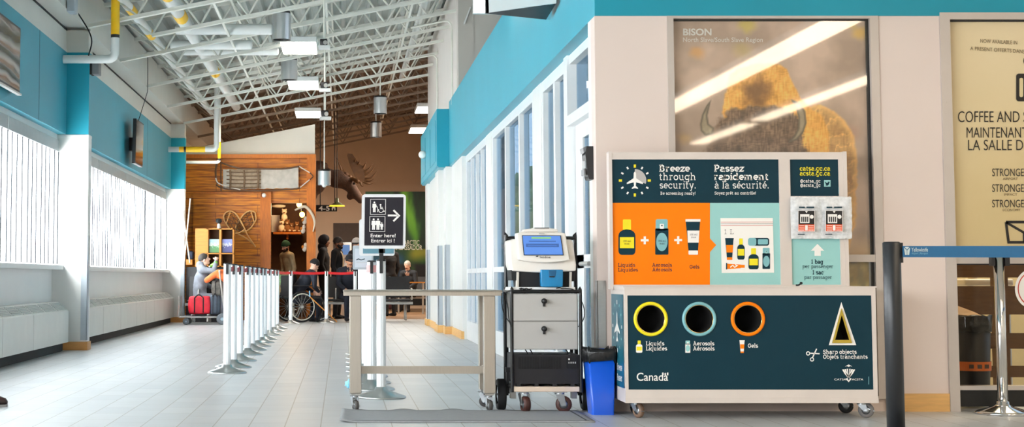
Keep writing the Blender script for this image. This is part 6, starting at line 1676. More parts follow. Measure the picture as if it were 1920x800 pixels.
o = MB(M_SOFT).lathe([(0, 0), (.035, 0), (.03, .08), (.015, .1)], (pu(409, 428).x, YH+.15, b.z), 16, M_WHITE).lathe([(.015, .1), (.06, .13), (.055, .19), (0, .2)], (pu(409, 428).x, YH+.15, b.z), 16).build('table_lamp', origin=(pu(409, 428).x, YH+.15, b.z)); tag(o, 'small black topped lamp standing on the honey wood cabinet', 'lamp')
# ---- counter ledge, black base unit
t = empty('service_counter', (-2.5, 29.1, 0), 'dark counter with wooden ledge behind the luggage trolleys', 'counter')
p0, p1 = pu(345, 500), pu(436, 493)
MB(P('counter_black', '#26272a', .5, var=.1)).box(-3.0, p1.x-.02, 28.95, 29.4, 0, p0.z).build('counter_base', t)
MB(M_SHELFW).box(-3.0, pu(364, 0).x, 28.88, 29.42, pu(350, 493).z-.03, pu(350, 486).z).build('ledge', t)
o = MB(P('navy_pouch', '#20304a', .5)).rbox(-3.0, -2.87, 29.0, 29.2, pu(350, 486).z, pu(350, 470).z, .03).build('pouch', origin=(-2.85, 29.1, pu(350, 486).z)); tag(o, 'dark navy pouch on the wooden ledge by far pillar', 'pouch')
for px0, py0, px1, py1 in ((357, 372, 345, 495), (343, 395, 356, 492)):
    o = MB(P('pale_pole', '#cfc9bb', .5)).tube([pu(px0, py0, 28.72+.1*(px0 < 350)), pu(px1, py1, 28.72+.1*(px0 < 350))], .014, 8).build('leaning_pole', origin=pu(px1, py1, 28.75)); tag(o, 'thin pale pole leaning crosswise behind the far pillar', 'pole', 'pale poles behind the far pillar')

# ------------------------------------------------------------------ inside the shop
w = MB(P('shop_wall_brown', '#5a3517', .7, var=.15)); w.box(xo0-.3, xo1+.1, 32.9, 33, 0, 3); w.box(xo1, xo1+.1, YL+.2, 32.9, 0, 3); w.box(xo0-.4, xo0-.3, YL+.2, 32.9, 0, 3); w.box(xo0-.4, xo1+.1, YL+.2, 33, 2.62, 2.7)
struct(w, 'wall_shop')
YI = 32.3
iu = lambda px, py, Y=YI: U(px, py, Y=Y)
t = empty('display_shelf', iu(540, 436), 'brown wall shelf of souvenirs inside the lit shop doorway', 'shelf')
MB(M_POSTW).box(iu(514, 0).x, iu(566, 0).x, YI-.1, YI+.5, iu(0, 439).z, iu(0, 435).z).build('board', t)
MB(M_POSTW).box(iu(540, 0).x-.02, iu(540, 0).x+.02, YI, YI+.5, iu(0, 448).z, iu(0, 439).z).build('bracket', t)
o = MB(P('white_notice', '#f0e6dc', .6)).box(iu(509, 0).x, iu(525, 0).x, YI+.3, YI+.32, iu(0, 434).z, iu(0, 402).z).build('white_notice', origin=iu(517, 434)); tag(o, 'plain white sheet standing at window side of the shop shelf', 'notice')
o = MB(P('shop_cloth_pale', '#d9c9b0', .8)).ball(iu(522, 386), (.16, .08, .04)).build('folded_fur', origin=iu(522, 388)); tag(o, 'pale fur roll high inside the shop doorway', 'fur')
M_PLUSH = P('plush_cream', '#e8d3b4', .9, var=.1); M_PLUSHB = P('plush_brown', '#8a5a30', .9, var=.15)
def plush(px, py, k, mat, mat2, lab, Y=YI):
    p = iu(px, py, Y); t = empty('plush_toy', p, lab, 'soft toy', 'soft toys on the shop shelf')
    MB(mat).ball(p+Vector((0, 0, .07*k)), (.065*k, .055*k, .075*k)).ball(p+Vector((0, -.01, .18*k)), (.052*k, .05*k, .05*k)).build('body', t)
    m = MB(mat)
    for s in (-1, 1): m.ball(p+Vector((s*.035*k, 0, .225*k)), .016*k, None, 10, 6)
    m.build('ears', t)
    m = MB(mat2)
    for s in (-1, 1): m.ball(p+Vector((s*.05*k, -.05*k, .02*k)), (.025*k, .04*k, .022*k), None, 10, 6)
    m.ball(p+Vector((0, -.055*k, .165*k)), (.02*k, .016*k, .016*k), None, 10, 6); m.build('paws', t)
for px, py, k, c, c2, lab in ((528, 434, 1.1, M_PLUSH, M_PLUSHB, 'cream soft toy on the shop shelf beside the white sheet'), (538.5, 434, 1.1, M_PLUSHB, M_PLUSH, 'brown soft toy on the shop shelf, next to the cream one'), (547, 434, .8, M_PLUSHB, M_PLUSH, 'small brown soft toy mid way along the shop shelf'), (557, 434, .9, M_PLUSHB, M_PLUSH, 'brown soft toy at the tusk end of the shop shelf'), (533, 414, 1.1, M_PLUSH, M_PLUSHB, 'cream soft toy stacked on top of the others')):
    plush(px, py, k, c, c2, lab)
M_BULB = P('warm_bulb', '#ffcf7a', .5, var=0, emit='#ffb648', estr=14)
for px, py, lab in ((566.5, 402, 'glowing warm bulb inside the curve of the tusk'), (561, 383, 'glowing warm bulb above the tusk')):
    p = iu(px, py, 31.3); t = empty('hanging_bulb', p, lab, 'lamp', 'warm bulbs at the shop doorway')
    MB(M_BULB).ball(p, (.055, .055, .06)).build('bulb', t); MB(M_BLACK).cyl(p+Vector((0, 0, .05)), p+Vector((0, 0, .13)), .02).cyl(p+Vector((0, 0, .13)), Vector((p.x, p.y, 2.62)), .005, n=6).build('socket', t)
p = [lu(x, y, YL-.06) for x, y in ((553, 394), (563, 389), (572, 387), (581, 395), (588, 408), (590, 420), (587, 434))]
o = MB(P('tusk_ivory', '#cdbfa8', .4, var=.1)).tube(bez(p, 6), [.012+.02*math.sin(PI*min(1, (i+4)/40)) for i in range(37)], 10).build('curved_tusk', origin=p[-1]); tag(o, 'long curved pale tusk mounted on the wooden doorway post', 'tusk')
for q, (px, py, h) in enumerate(((571, 412, 16), (568, 428, 18), (571, 462, 18))):
    a = iu(px, py+h/2, 31.0); k = 31.0/F
    o = MB(P('white_cloth_toy', '#efe6d8', .8, var=.08)).ball(a+Vector((0, 0, h*.3*k)), (4.5*k, 3*k, h*.34*k)).ball(a+Vector((2*k, -.02, h*.66*k)), (3.4*k, 3*k, h*.24*k)).ball(a+Vector((-3*k, -.01, h*.45*k)), (2.6*k, 2*k, h*.2*k), P('orange_cloth', '#d9862c', .8)).build('hanging_ornament', origin=a); tag(o, 'white cloth ornament hanging by the shop doorway, %s' % ('highest', 'middle', 'lowest')[q], 'ornament', 'cloth ornaments')

# ------------------------------------------------------------------ mounted moose
YM = 33.2
M_FUR = P('moose_fur', '#4a3020', .9, var=.35, scale=18, bump=.6, bscale=60); M_ANT = P('antler_bone', '#6e4a28', .6, var=.25, scale=10)
G_ = lambda x, y: (580+x/6.153, 270+y/6.153)
def mo(x, y, dy=0): return U(*G_(x, y), Y=YM+dy)
kM = YM/F/6.153
# ------------------------------------------------------------------ bodies: tapered limbs blended into one surface
def remesh(mb, voxel, smooth=4, mats=None):
    """fuse overlapping pieces into one skin; materials follow the nearest piece"""
    from mathutils.kdtree import KDTree
    me = bpy.data.meshes.new('tmp'); me.from_pydata([tuple(v) for v in mb.v], [], mb.f)
    bm = bmesh.new(); bm.from_mesh(me); bmesh.ops.recalc_face_normals(bm, faces=bm.faces); bm.to_mesh(me); bm.free()
    ob = bpy.data.objects.new('tmp', me); COL.objects.link(ob)
    m = ob.modifiers.new('r', 'REMESH'); m.mode = 'VOXEL'; m.voxel_size = voxel
    if smooth: s_ = ob.modifiers.new('s', 'SMOOTH'); s_.iterations = smooth; s_.factor = .5
    dg = bpy.context.evaluated_depsgraph_get(); ev = bpy.data.meshes.new_from_object(ob.evaluated_get(dg))
    kd = KDTree(len(mb.f))
    for i, f in enumerate(mb.f):
        c = Vector((0, 0, 0))
        for k in f: c += mb.v[k]
        kd.insert(c/len(f), i)
    kd.balance()
    out = MB(); vs = [v.co.copy() for v in ev.vertices]
    by = {}
    for p in ev.polygons:
        _, i, _ = kd.find(p.center); by.setdefault(mb.m[i], []).append(tuple(p.vertices))
    b = 0
    out.v = vs
    for mi, fs in by.items():
        k = out._mi(mb.mats[mi])
        for f in fs: out.f.append(list(f)); out.m.append(k); out.sm.append(True)
    bpy.data.objects.remove(ob); bpy.data.meshes.remove(me); bpy.data.meshes.remove(ev)
    return out
def limb(mb, pts, rs, mat, n=12, flat=1.0):
    """tapered limb with rounded joints"""
    for i in range(len(pts)):
        mb.ball(pts[i], rs[i], mat, n, 8)
    for i in range(len(pts)-1): mb.cyl(pts[i], pts[i+1], rs[i], rs[i+1], n, mat)
# moose
mz = MB(M_FUR)
def mball(x, y, rx, ry, rz, dy=0): mz.ball(mo(x, y, dy), (rx*kM, rz*kM, ry*kM), None, 18, 12)
mball(60, 400, 150, 190, 150); mball(190, 380, 140, 105, 110); mball(320, 400, 100, 110, 80); mball(100, 250, 120, 60, 80)
limb(mz, [mo(300, 400), mo(410, 440), mo(480, 500), mo(540, 580), mo(590, 640)], [105*kM, 82*kM, 66*kM, 56*kM, 44*kM], None, 16)
mball(470, 600, 42, 46, 30); mball(590, 635, 46, 52, 46); mball(500, 560, 60, 70, 50)
mball(30, 560, 70, 110, 100)
rm = remesh(mz, .02, 3)
mt_ = empty('mounted_moose', mo(60, 400), 'stuffed brown moose with wide antlers looking out past the log corner', 'moose')
rm.build('body', mt_)
m = MB(P('moose_ear', '#5b3d28', .9))
for (x0, y0, x1, y1, dy) in ((430, 400, 355, 350, -.06), (450, 390, 400, 330, .1)): m.tube(bez([mo(x0, y0, dy), mo((x0+x1)/2, (y0+y1)/2-8, dy), mo(x1, y1, dy)], 5), [.02+.035*math.sin(PI*i/10) for i in range(11)], 8)
m.build('ears', mt_)
m = MB(M_BLACK); m.ball(mo(515, 455, -.16), .03); m.build('eye', mt_)
def antler(base, palm, tines, dy, r0):
    m = MB(M_ANT)
    limb(m, [mo(*base, dy*.2), mo(*palm[0], dy)], [.045, .05], None, 10)
    bm = bmesh.new()
    for s in (-.02, .02): pass
    P3 = [mo(*p, dy) for p in palm]
    n = len(P3); m.add([v+Vector((0, -.022, 0)) for v in P3]+[v+Vector((0, .022, 0)) for v in P3], [tuple(range(n)), tuple(range(n, 2*n))]+[(k, (k+1) % n, n+(k+1) % n, n+k) for k in range(n)])
    for tn in tines:
        q = bez([mo(*p, dy+(-.05*i)) for i, p in enumerate(tn)], 5); N = len(q); m.tube(q, [max(.004, r0*(1-i/(N-1))) for i in range(N)], 8)
    return m
antler((500, 400), [(560, 430), (520, 360), (470, 250), (435, 130), (440, 108), (495, 112), (540, 180), (580, 230), (625, 260), (640, 330), (650, 400), (610, 440)],
       [[(560, 230), (575, 205), (578, 180)], [(615, 280), (640, 240), (658, 205)], [(635, 320), (690, 280), (732, 222)], [(640, 350), (705, 320), (758, 255)], [(645, 390), (710, 385), (765, 330), (780, 300)], [(640, 420), (700, 425), (745, 400)], [(630, 435), (690, 460), (755, 438)], [(590, 440), (605, 480), (625, 485)], [(520, 200), (530, 180), (535, 160)]], -.25, .034).build('antler', mt_)
antler((470, 380), [(440, 365), (400, 345), (370, 310), (340, 240), (312, 165), (322, 160), (352, 215), (385, 280), (410, 320), (450, 345)], [[(370, 300), (350, 240), (314, 160)]], .3, .03).build('antler', mt_)

SKIN = P('skin_warm', '#c28a6a', .55, var=.06); SKINP = P('skin_pale', '#dcb09a', .55, var=.06)
SKIND = P('skin_brown', '#8a5a3e', .55, var=.06)
def cloth(h): return P('cloth_'+h.strip('#'), h, .85, var=.18, scale=14, bump=.3, bscale=40)
EYEM = P('eye_dark', '#14100e', .2, var=0); LIP = P('lip_tone', '#8e5546', .5, var=0); EYEW = P('eye_white', '#e6e2da', .3, var=0)
def hand(mb, wrist, dirv, palmn, skin, curl=.5, side=1):
    """palm, four unequal bent fingers and a thumb from the side of the palm"""
    d = Vector(dirv).normalized(); n = Vector(palmn); n = (n-d*n.dot(d)).normalized(); s = d.cross(n)*side
    tmp = MB(skin)
    w = Vector(wrist)
    limb(tmp, [w, w+d*.04], [.024, .026], skin, 10)
    for k in range(4): limb(tmp, [w+d*.02+s*(.026-.0175*k)*.6, w+d*.085+s*(.027-.018*k)], [.014, .0125], skin, 8)
    for k, L in enumerate((.068, .078, .072, .056)):
        a = w+d*.085+s*(.027-.018*k); th = 0; p = [a]; q = d
        for sg in (.45, .32, .25):
            th += curl*.9; q = d*math.cos(th)+n*math.sin(th); a = a+q*(L*sg); p.append(a)
        limb(tmp, p, [.0105, .0098, .0088, .0075], skin, 8)
    a = w+d*.03+s*.028; t1 = a+(d*.6+s*.75+n*.25).normalized()*.035; t2 = t1+(d*.85+s*.2+n*(.3+curl*.4)).normalized()*.03; t3 = t2+(d*.9-s*.05+n*(.2+curl*.5)).normalized()*.022
    limb(tmp, [a, t1, t2, t3], [.014, .0125, .0105, .009], skin, 8)
    r = remesh(tmp, .0055, 2)
    mb.append(r)
def person(label, loc, face, skin, top, legs, shoes, pose='stand', hat=None, hatc='#111111', beard=None, hair='#1c1410', tilt=(0, 0), armL=None, armR=None, open_coat=None, scale=1.0, lean=0.0, curl=.5, hood=False):
    """face: angle of the facing direction, 0 looks along +Y (away), measured counter clockwise"""
    V = Vector
    sit = pose == 'sit'
    if sit:
        pel = V((0, -.02, .50)); ab = V((0, -.03, .68)); ch = V((0, .02+lean*.5, .88)); nk = V((0, .05+lean, 1.08)); hd = V((0, .08+lean*1.15, 1.22))
        sh = [V((s*.185, .03+lean, 1.02)) for s in (-1, 1)]; el = [V((s*.235, .08+lean*.7, .76)) for s in (-1, 1)]; wr = [V((s*.15, .30+lean*.4, .66)) for s in (-1, 1)]
        hp = [V((s*.10, .02, .48)) for s in (-1, 1)]; kn = [V((s*.13, .43, .50)) for s in (-1, 1)]; an = [V((s*.13, .40, .09)) for s in (-1, 1)]
    else:
        pel = V((0, 0, .95)); ab = V((0, .01, 1.12)); ch = V((0, .0+lean*.5, 1.30)); nk = V((0, .01+lean, 1.48)); hd = V((0, .03+lean, 1.62))
        sh = [V((s*.185, lean, 1.42)) for s in (-1, 1)]; el = [V((s*.235, -.02+lean*.7, 1.13)) for s in (-1, 1)]; wr = [V((s*.22, .10+lean*.5, .90)) for s in (-1, 1)]
        hp = [V((s*.095, 0, .92)) for s in (-1, 1)]; kn = [V((s*.11, .02, .50)) for s in (-1, 1)]; an = [V((s*.115, -.01, .09)) for s in (-1, 1)]
    for i, arm in enumerate((armL, armR)):
        if arm: el[i] = V(arm[0]); wr[i] = V(arm[1])
    mb = MB(top)
    # trunk
    for c, r in ((pel, (.165, .125, .12)), (ab, (.158, .118, .14)), (ch, (.178, .13, .16))): mb.ball(c, r, top, 18, 12)
    mb.cyl(pel, ab, .135, .132, 16, top); mb.cyl(ab, ch, .132, .145, 16, top)
    limb(mb, [sh[0], (sh[0]+sh[1])/2+V((0, 0, .02)), sh[1]], [.075, .10, .075], top)
    limb(mb, [nk-V((0, 0, .06)), nk, hd-V((0, -.0, .04))], [.068, .056, .052], skin)
    if hood: limb(mb, [nk-V((0, .02, .03)), nk+V((0, -.05, .04))], [.10, .085], top)
    for i in (0, 1):
        limb(mb, [sh[i], sh[i].lerp(el[i], .5), el[i], el[i].lerp(wr[i], .5), wr[i]], [.072, .062, .054, .048, .040], top)
        limb(mb, [hp[i], hp[i].lerp(kn[i], .5), kn[i], kn[i].lerp(an[i], .45), an[i]], [.10, .088, .068, .062, .050], legs)
        f = V((0, 1, 0))
        limb(mb, [an[i]-V((0, .03, .045)), an[i]+f*.08-V((0, 0, .052)), an[i]+f*.15-V((0, 0, .058))], [.044, .040, .030], shoes)
    body = remesh(mb, .014, 4)
    # head with face, blended on its own finer grid then joined to the body
    hb = MB(skin); tx, tz = tilt
    R = Matrix.Rotation(tz, 3, 'Z') @ Matrix.Rotation(tx, 3, 'X')
    H = lambda x, y, z: hd+R @ V((x, y, z))
    hb.ball(hd+R @ V((0, -.01, .03)), (.074, .094, .092), skin, 18, 12)
    hb.ball(H(0, .02, -.035), (.060, .072, .075), skin, 16, 10); hb.ball(H(0, .058, -.082), (.032, .028, .026), skin, 12, 8)
    limb(hb, [H(0, -.01, -.06), nk], [.05, .054], skin)
    limb(hb, [H(0, .085, .012), H(0, .106, -.018)], [.010, .016], skin, 10)
    hb.ball(H(-.013, .096, -.024), .010, skin, 8, 6); hb.ball(H(.013, .096, -.024), .010, skin, 8, 6)
    limb(hb, [H(-.045, .07, .030), H(-.015, .088, .033)], [.010, .009], skin, 8); limb(hb, [H(.045, .07, .030), H(.015, .088, .033)], [.010, .009], skin, 8)
    for s in (-1, 1): hb.ball(H(s*.076, -.01, -.012), (.012, .020, .032), skin, 10, 8)
    limb(hb, [H(-.022, .082, -.055), H(0, .088, -.054), H(.022, .082, -.055)], [.008, .010, .008], LIP, 8)
    if beard:
        for x, y, z, r in ((0, .06, -.09, .042), (-.04, .045, -.075, .034), (.04, .045, -.075, .034), (-.058, .02, -.05, .026), (.058, .02, -.05, .026), (0, .085, -.04, .014), (-.02, .082, -.042, .013), (.02, .082, -.042, .013)): hb.ball(H(x, y, z), r, cloth(beard), 10, 8)
    hr = remesh(hb, .0075, 3)
    body.append(hr)
    eb = MB(EYEW)
    for s in (-1, 1):
        eb.ball(H(s*.030, .074, .014), (.013, .012, .010), EYEW, 10, 8); eb.ball(H(s*.030, .083, .014), .0062, EYEM, 8, 6)
    body.append(eb)
    for i, s in ((0, -1), (1, 1)):
        d = (wr[i]-el[i]).normalized()
        pn = V((-s*1.0, 0, 0)) if abs(d.z) > .5 else V((0, 0, -1))
        hand(body, wr[i]+d*.03, d, pn, skin, curl, side=1)
    t = empty('person', (0, 0, 0), label, 'person')
    body.build('body', t)
    # hair and headwear
    hm = MB(P('hair_'+hair.strip('#'), hair, .7, var=.2, scale=40, stretch=(1, 1, .2)))
    nu, nv = 20, 10; vs = []
    for j in range(nv+1):
        th = PI*.62*j/nv
        for k in range(nu):
            a = 2*PI*k/nu; fwd = max(0, math.sin(a)); th2 = th*(1-.42*fwd**2)
            vs.append(H(.082*math.sin(th2)*math.cos(a), -.012+.102*math.sin(th2)*math.sin(a), .032+.100*math.cos(th2)))
    hm.add(vs, [(j*nu+k, j*nu+(k+1) % nu, (j+1)*nu+(k+1) % nu, (j+1)*nu+k) for j in range(nv) for k in range(nu)], None, True)
    hm.build('hair', t)
    if hat:
        hc = MB(cloth(hatc)); vs = []
        e = 1.08 if hat != 'hood' else 1.28
        lim = {'cap': .50, 'beanie': .56, 'hood': .80}[hat]
        for j in range(nv+1):
            th = PI*lim*j/nv
            for k in range(nu):
                a = 2*PI*k/nu; fwd = max(0, math.sin(a)); th2 = th*(1-(.62 if hat == 'hood' else .16 if hat == 'beanie' else .1)*fwd**2)
                rr = e*(1+(.03 if hat == 'beanie' and j > 7 else 0))
                vs.append(H(.084*rr*math.sin(th2)*math.cos(a), -.012+.104*rr*math.sin(th2)*math.sin(a), .036+(.106*rr)*math.cos(th2)))
        hc.add(vs, [(j*nu+k, j*nu+(k+1) % nu, (j+1)*nu+(k+1) % nu, (j+1)*nu+k) for j in range(nv) for k in range(nu)], None, True)
        if hat == 'cap':
            br = []
            for lay in (0, -.006):
                for k in range(9):
                    a = math.radians(20+140*k/8); br += [H(.086*math.cos(a), -.012+.108*math.sin(a), .04+lay), H(.086*math.cos(a)*.95, -.012+.108*math.sin(a)+.065*math.sin(a), .028+lay)]
            fs = [(2*k, 2*k+2, 2*k+3, 2*k+1) for k in range(8)]
            hc.add(br, fs+[tuple(18+q for q in f) for f in fs], None, True)
        if hat == 'hood':
            limb(hc, [nk-V((0, .02, .02)), nk+V((0, -.03, .05))], [.10, .10], None)
        hc.build({'cap': 'cap', 'beanie': 'beanie', 'hood': 'hood'}[hat], t)
    if open_coat:
        oc = MB(cloth(open_coat)); z0, z1 = (pel.z-.05, nk.z-.02); vs = []
        for j in range(9):
            v = j/8; z = z0+(z1-z0)*v; y = (ab.y if v < .5 else ch.y)+.128+(.015 if .4 < v < .9 else 0)-.05*max(0, v-.8)*5
            for u in (-1, -.5, 0, .5, 1): vs.append(V((u*.055*(1-.2*v), y+.012-.012*abs(u), z)))
        oc.add(vs, [(j*5+k, j*5+k+1, (j+1)*5+k+1, (j+1)*5+k) for j in range(8) for k in range(4)], None, True); oc.build('shirt_front', t)
    t.location = loc; t.rotation_euler = (0, 0, face); t.scale = (scale,)*3
    return t
def _append(s, o):
    b = len(s.v); s.v += o.v
    for f, m, q in zip(o.f, o.m, o.sm):
        s.f.append([b+k for k in f]); s.m.append(s._mi(o.mats[m])); s.sm.append(q)
MB.append = _append
def ground(px, Y): return Vector(((px-PPX)*Y/F, Y, 0))
NAVYC, BLK, DKG = cloth('#141a28'), cloth('#101013'), cloth('#22262c')
R_ = math.radians
person('person in a dark hooded coat standing by the shop post, facing the counter', ground(606, 32.2), R_(-95), SKIND, BLK, BLK, BLK, hat='hood', hatc='#15131a')
person('bearded person in dark cap and open black jacket over a beige top', ground(632, 31.3), R_(-108), SKIND, BLK, DKG, BLK, hat='cap', hatc='#241b16', beard='#140f0c', open_coat='#cdb898', scale=.97)
person('person in pale grey cap and black coat half hidden by sign edge', ground(667, 31.0), R_(-60), SKIN, BLK, DKG, BLK, hat='cap', hatc='#b9b2ad', scale=.955)
person('person in green beanie with long beard and tan jacket inside the shop doorway', ground(545, 31.6), R_(125), SKINP, cloth('#c4b28c'), DKG, BLK, hat='beanie', hatc='#22513c', beard='#1b1310', tilt=(-.35, 0), lean=.10, scale=.93)
person('person in long black coat standing just past the arrow sign', ground(731, 33.5), R_(40), SKIND, BLK, BLK, BLK, scale=.96)
# seated people
DSX = 28.6
person('seated person in grey hooded top tipping a green bottle to the mouth', ground(378, 28.3), R_(-80), SKINP, cloth('#7b8089'), cloth('#6f747e'), BLK, pose='sit', tilt=(.28, 0), armR=((.27, .22, 1.0), (.10, .27, 1.18)), scale=.98, lean=-.02, curl=.9, hair='#2a2420', hood=True)
person('person in dark navy jacket and black knit cap bent forward in the wheelchair', ground(560, 29.0), R_(-62), SKINP, NAVYC, NAVYC, BLK, pose='sit', hat='beanie', hatc='#16171d', tilt=(-.55, 0), lean=.26, scale=.90)
person('person in black cap and navy jacket on bench beside last red belt post', ground(652, 29.75), R_(-165), SKIN, NAVYC, NAVYC, BLK, pose='sit', hat='cap', hatc='#17161b', tilt=(-.25, 0), lean=.06, scale=.97)
person('grey haired person sitting low on a bench before the aurora mural', ground(770, 37.5), R_(150), SKINP, DKG, BLK, BLK, pose='sit', hair='#b8b2aa', tilt=(-.3, 0), lean=.1, scale=.95)
# ---- the bottle being drunk from
p = U(399, 496, Y=28.22)
t = empty('drink_bottle', p, 'small green bottle held up to the grey hooded drinker', 'bottle')
d = Vector((.85, -.1, .5)).normalized()
MB(P('green_bottle', '#6fae3e', .25)).tube([p-d*.06, p-d*.05, p-d*.0, p+d*.09, p+d*.10], [.012, .026, .032, .032, .02], 14).build('bottle_body', t)
MB(M_WHITE).tube([p-d*.085, p-d*.058], .013, 12).build('bottle_neck', t)

# ------------------------------------------------------------------ luggage trolleys, bags, wheelchairs, benches
def chair_bench(x0, y, n, lab, face=1):
    t = empty('airport_bench', (x0+n*.3, y, 0), lab, 'bench')
    m = MB(M_ALU).box(x0, x0+n*.6, y-.03, y+.03, .33, .38); m.build('beam', t)
    for k in range(n):
        x = x0+.3+k*.6
        MB(M_BLACK).rbox(x-.25, x+.25, y-.22*face-.0, y+.25*face, .39, .44, .02).build('seat', t)
        q = MB(M_BLACK); q.add([(x+sx*.25, y+face*(.22+.10*v)+dy, .46+.42*v) for dy in (0, .03) for v in (0, 1) for sx in (-1, 1)], [(0, 1, 3, 2), (4, 5, 7, 6), (0, 1, 5, 4), (2, 3, 7, 6), (0, 2, 6, 4), (1, 3, 7, 5)]); q.build('backrest', t)
    for x in (x0+.15, x0+n*.6-.15):
        MB(M_ALU).tube(bez([(x, y-.28, .03), (x, y-.18, .17), (x, y, .32), (x, y+.18, .17), (x, y+.28, .03)], 6), .022, 8).build('leg', t)
        MB(M_ALU).tube(bez([(x+.12, y-.2*face, .42), (x+.12, y-.2*face, .62), (x+.12, y+.22*face, .64)], 6), .014, 8).build('armrest', t)
chair_bench(-.38, 29.75, 3, 'black seat bench on chrome legs behind the cross row of posts')
chair_bench(1.15, 37.9, 2, 'black seat bench on chrome legs before the far mural')
chair_bench(-2.95, 28.3, 1, 'single black seat with chrome frame by far pillar where the drinker sits')
def trolley(x, y, lab):
    t = empty('luggage_trolley', (x, y, 0), lab, 'trolley', 'luggage trolleys')
    m = MB(M_ALU)
    for s in (-.22, .22):
        m.tube(bez([(x-.42, y+s, .14), (x+.25, y+s, .14), (x+.40, y+s, .16), (x+.36, y+s, .5), (x+.30, y+s, .98)], 5), .014, 8)
    m.cyl((x+.30, y-.22, .98), (x+.30, y+.22, .98), .016); m.cyl((x-.42, y-.22, .14), (x-.42, y+.22, .14), .014); m.cyl((x-.44, y-.22, .14), (x-.44, y-.22, .52), .012); m.cyl((x-.44, y+.22, .14), (x-.44, y+.22, .52), .012); m.cyl((x-.44, y-.22, .52), (x-.44, y+.22, .52), .012)
    m.build('frame', t)
    MB(P('trolley_deck', '#3c4046', .5)).box(x-.40, x+.30, y-.20, y+.20, .145, .16).build('deck', t)
    for px_, r in ((x+.36, .105), (x-.30, .06)):
        for s in (-.24, .24):
            MB(P('trolley_tyre', '#5f666c', .6)).lathe([(r*.3, -.018), (r*.85, -.02), (r, -.01), (r, .01), (r*.85, .02), (r*.3, .018)], (px_, y+s, r), 24, None, 'Y').lathe([(0, -.014), (r*.6, -.016), (r*.6, .016), (0, .014)], (px_, y+s, r), 18, P('wheel_hub_blue_grey', '#9db4c2', .4), 'Y').build('wheel', t)
trolley(ground(383, 27.6).x, 27.6, 'chrome luggage trolley loaded with a red duffel and backpack')
YT = 27.6
def bag(name, lab, px0, py0, px1, py1, mat, y0, y1, cat='bag', handle=True):
    a = U(px0, py1, Y=y0); b = U(px1, py0, Y=y0)
    t = empty(name, ((a.x+b.x)/2, (y0+y1)/2, a.z), lab, cat)
    bm = bmesh.new(); bmesh.ops.create_cube(bm, size=2); bmesh.ops.subdivide_edges(bm, edges=bm.edges[:], cuts=6, use_grid_fill=True)
    for v in bm.verts:
        c = v.co; s_ = Vector((c.x, c.y, c.z)); l = max(abs(c.x), abs(c.y), abs(c.z)); rd = s_.normalized()*1.25
        q = s_.lerp(rd, .45); n_ = noise.noise(q*1.7+Vector((px0, 0, 0)))*.06
        v.co = Vector(((a.x+b.x)/2+(b.x-a.x)/2*min(1, max(-1, q.x*(1+n_))), (y0+y1)/2+(y1-y0)/2*min(1, max(-1, q.y)), (a.z+b.z)/2+(b.z-a.z)/2*min(1, max(-1, q.z*(1+n_)))))
    m = MB(mat); m.bm(bm, None, True); m.build('bag_body', t)
    if handle:
        MB(M_SOFT).tube(bez([((a.x*.7+b.x*.3), y0-.01, b.z-.03), ((a.x+b.x)/2, y0-.03, b.z+.03), ((a.x*.3+b.x*.7), y0-.01, b.z-.03)], 5), .011, 6).build('handle', t)
        MB(M_SOFT).box(a.x+(b.x-a.x)*.28, a.x+(b.x-a.x)*.33, y0-.008, y0+.02, a.z+.03, b.z-.03).box(a.x+(b.x-a.x)*.67, a.x+(b.x-a.x)*.72, y0-.008, y0+.02, a.z+.03, b.z-.03).build('strap', t)
    return t
bag('duffel_bag', 'plump red duffel bag lying on the luggage trolley', 352, 555, 394, 589, P('red_nylon', '#c01028', .6, var=.2, bump=.4, bscale=14), YT-.2, YT+.14)
bag('travel_bag', 'slate blue upright bag on trolley beside the red duffel', 393, 553, 413, 590, P('slate_nylon', '#3c4653', .7, var=.15, bump=.3, bscale=14), YT-.16, YT+.1)
bag('backpack', 'camouflage grey backpack set on top of the slate bag', 396, 526, 421, 554, P('camo_cloth', '#5a5650', .8, var=.5, scale=18, bump=.4, bscale=20), YT-.14, YT+.12, 'backpack')
j = MB(P('orange_jacket', '#dd6a30', .7, var=.2, bump=.5, bscale=12))
limb(j, [U(388, 525, Y=YT-.1), U(398, 518, Y=YT-.12), U(410, 511, Y=YT-.1), U(422, 510, Y=YT-.05)], [.055, .06, .065, .06], None, 10); limb(j, [U(405, 514, Y=YT-.1), U(420, 519, Y=YT-.12), U(424, 528, Y=YT-.1)], [.06, .075, .05], None, 10)
o = remesh(j, .014, 3).build('folded_jacket', origin=U(400, 526, Y=YT-.1)); tag(o, 'bright orange jacket thrown over the camouflage backpack', 'jacket')

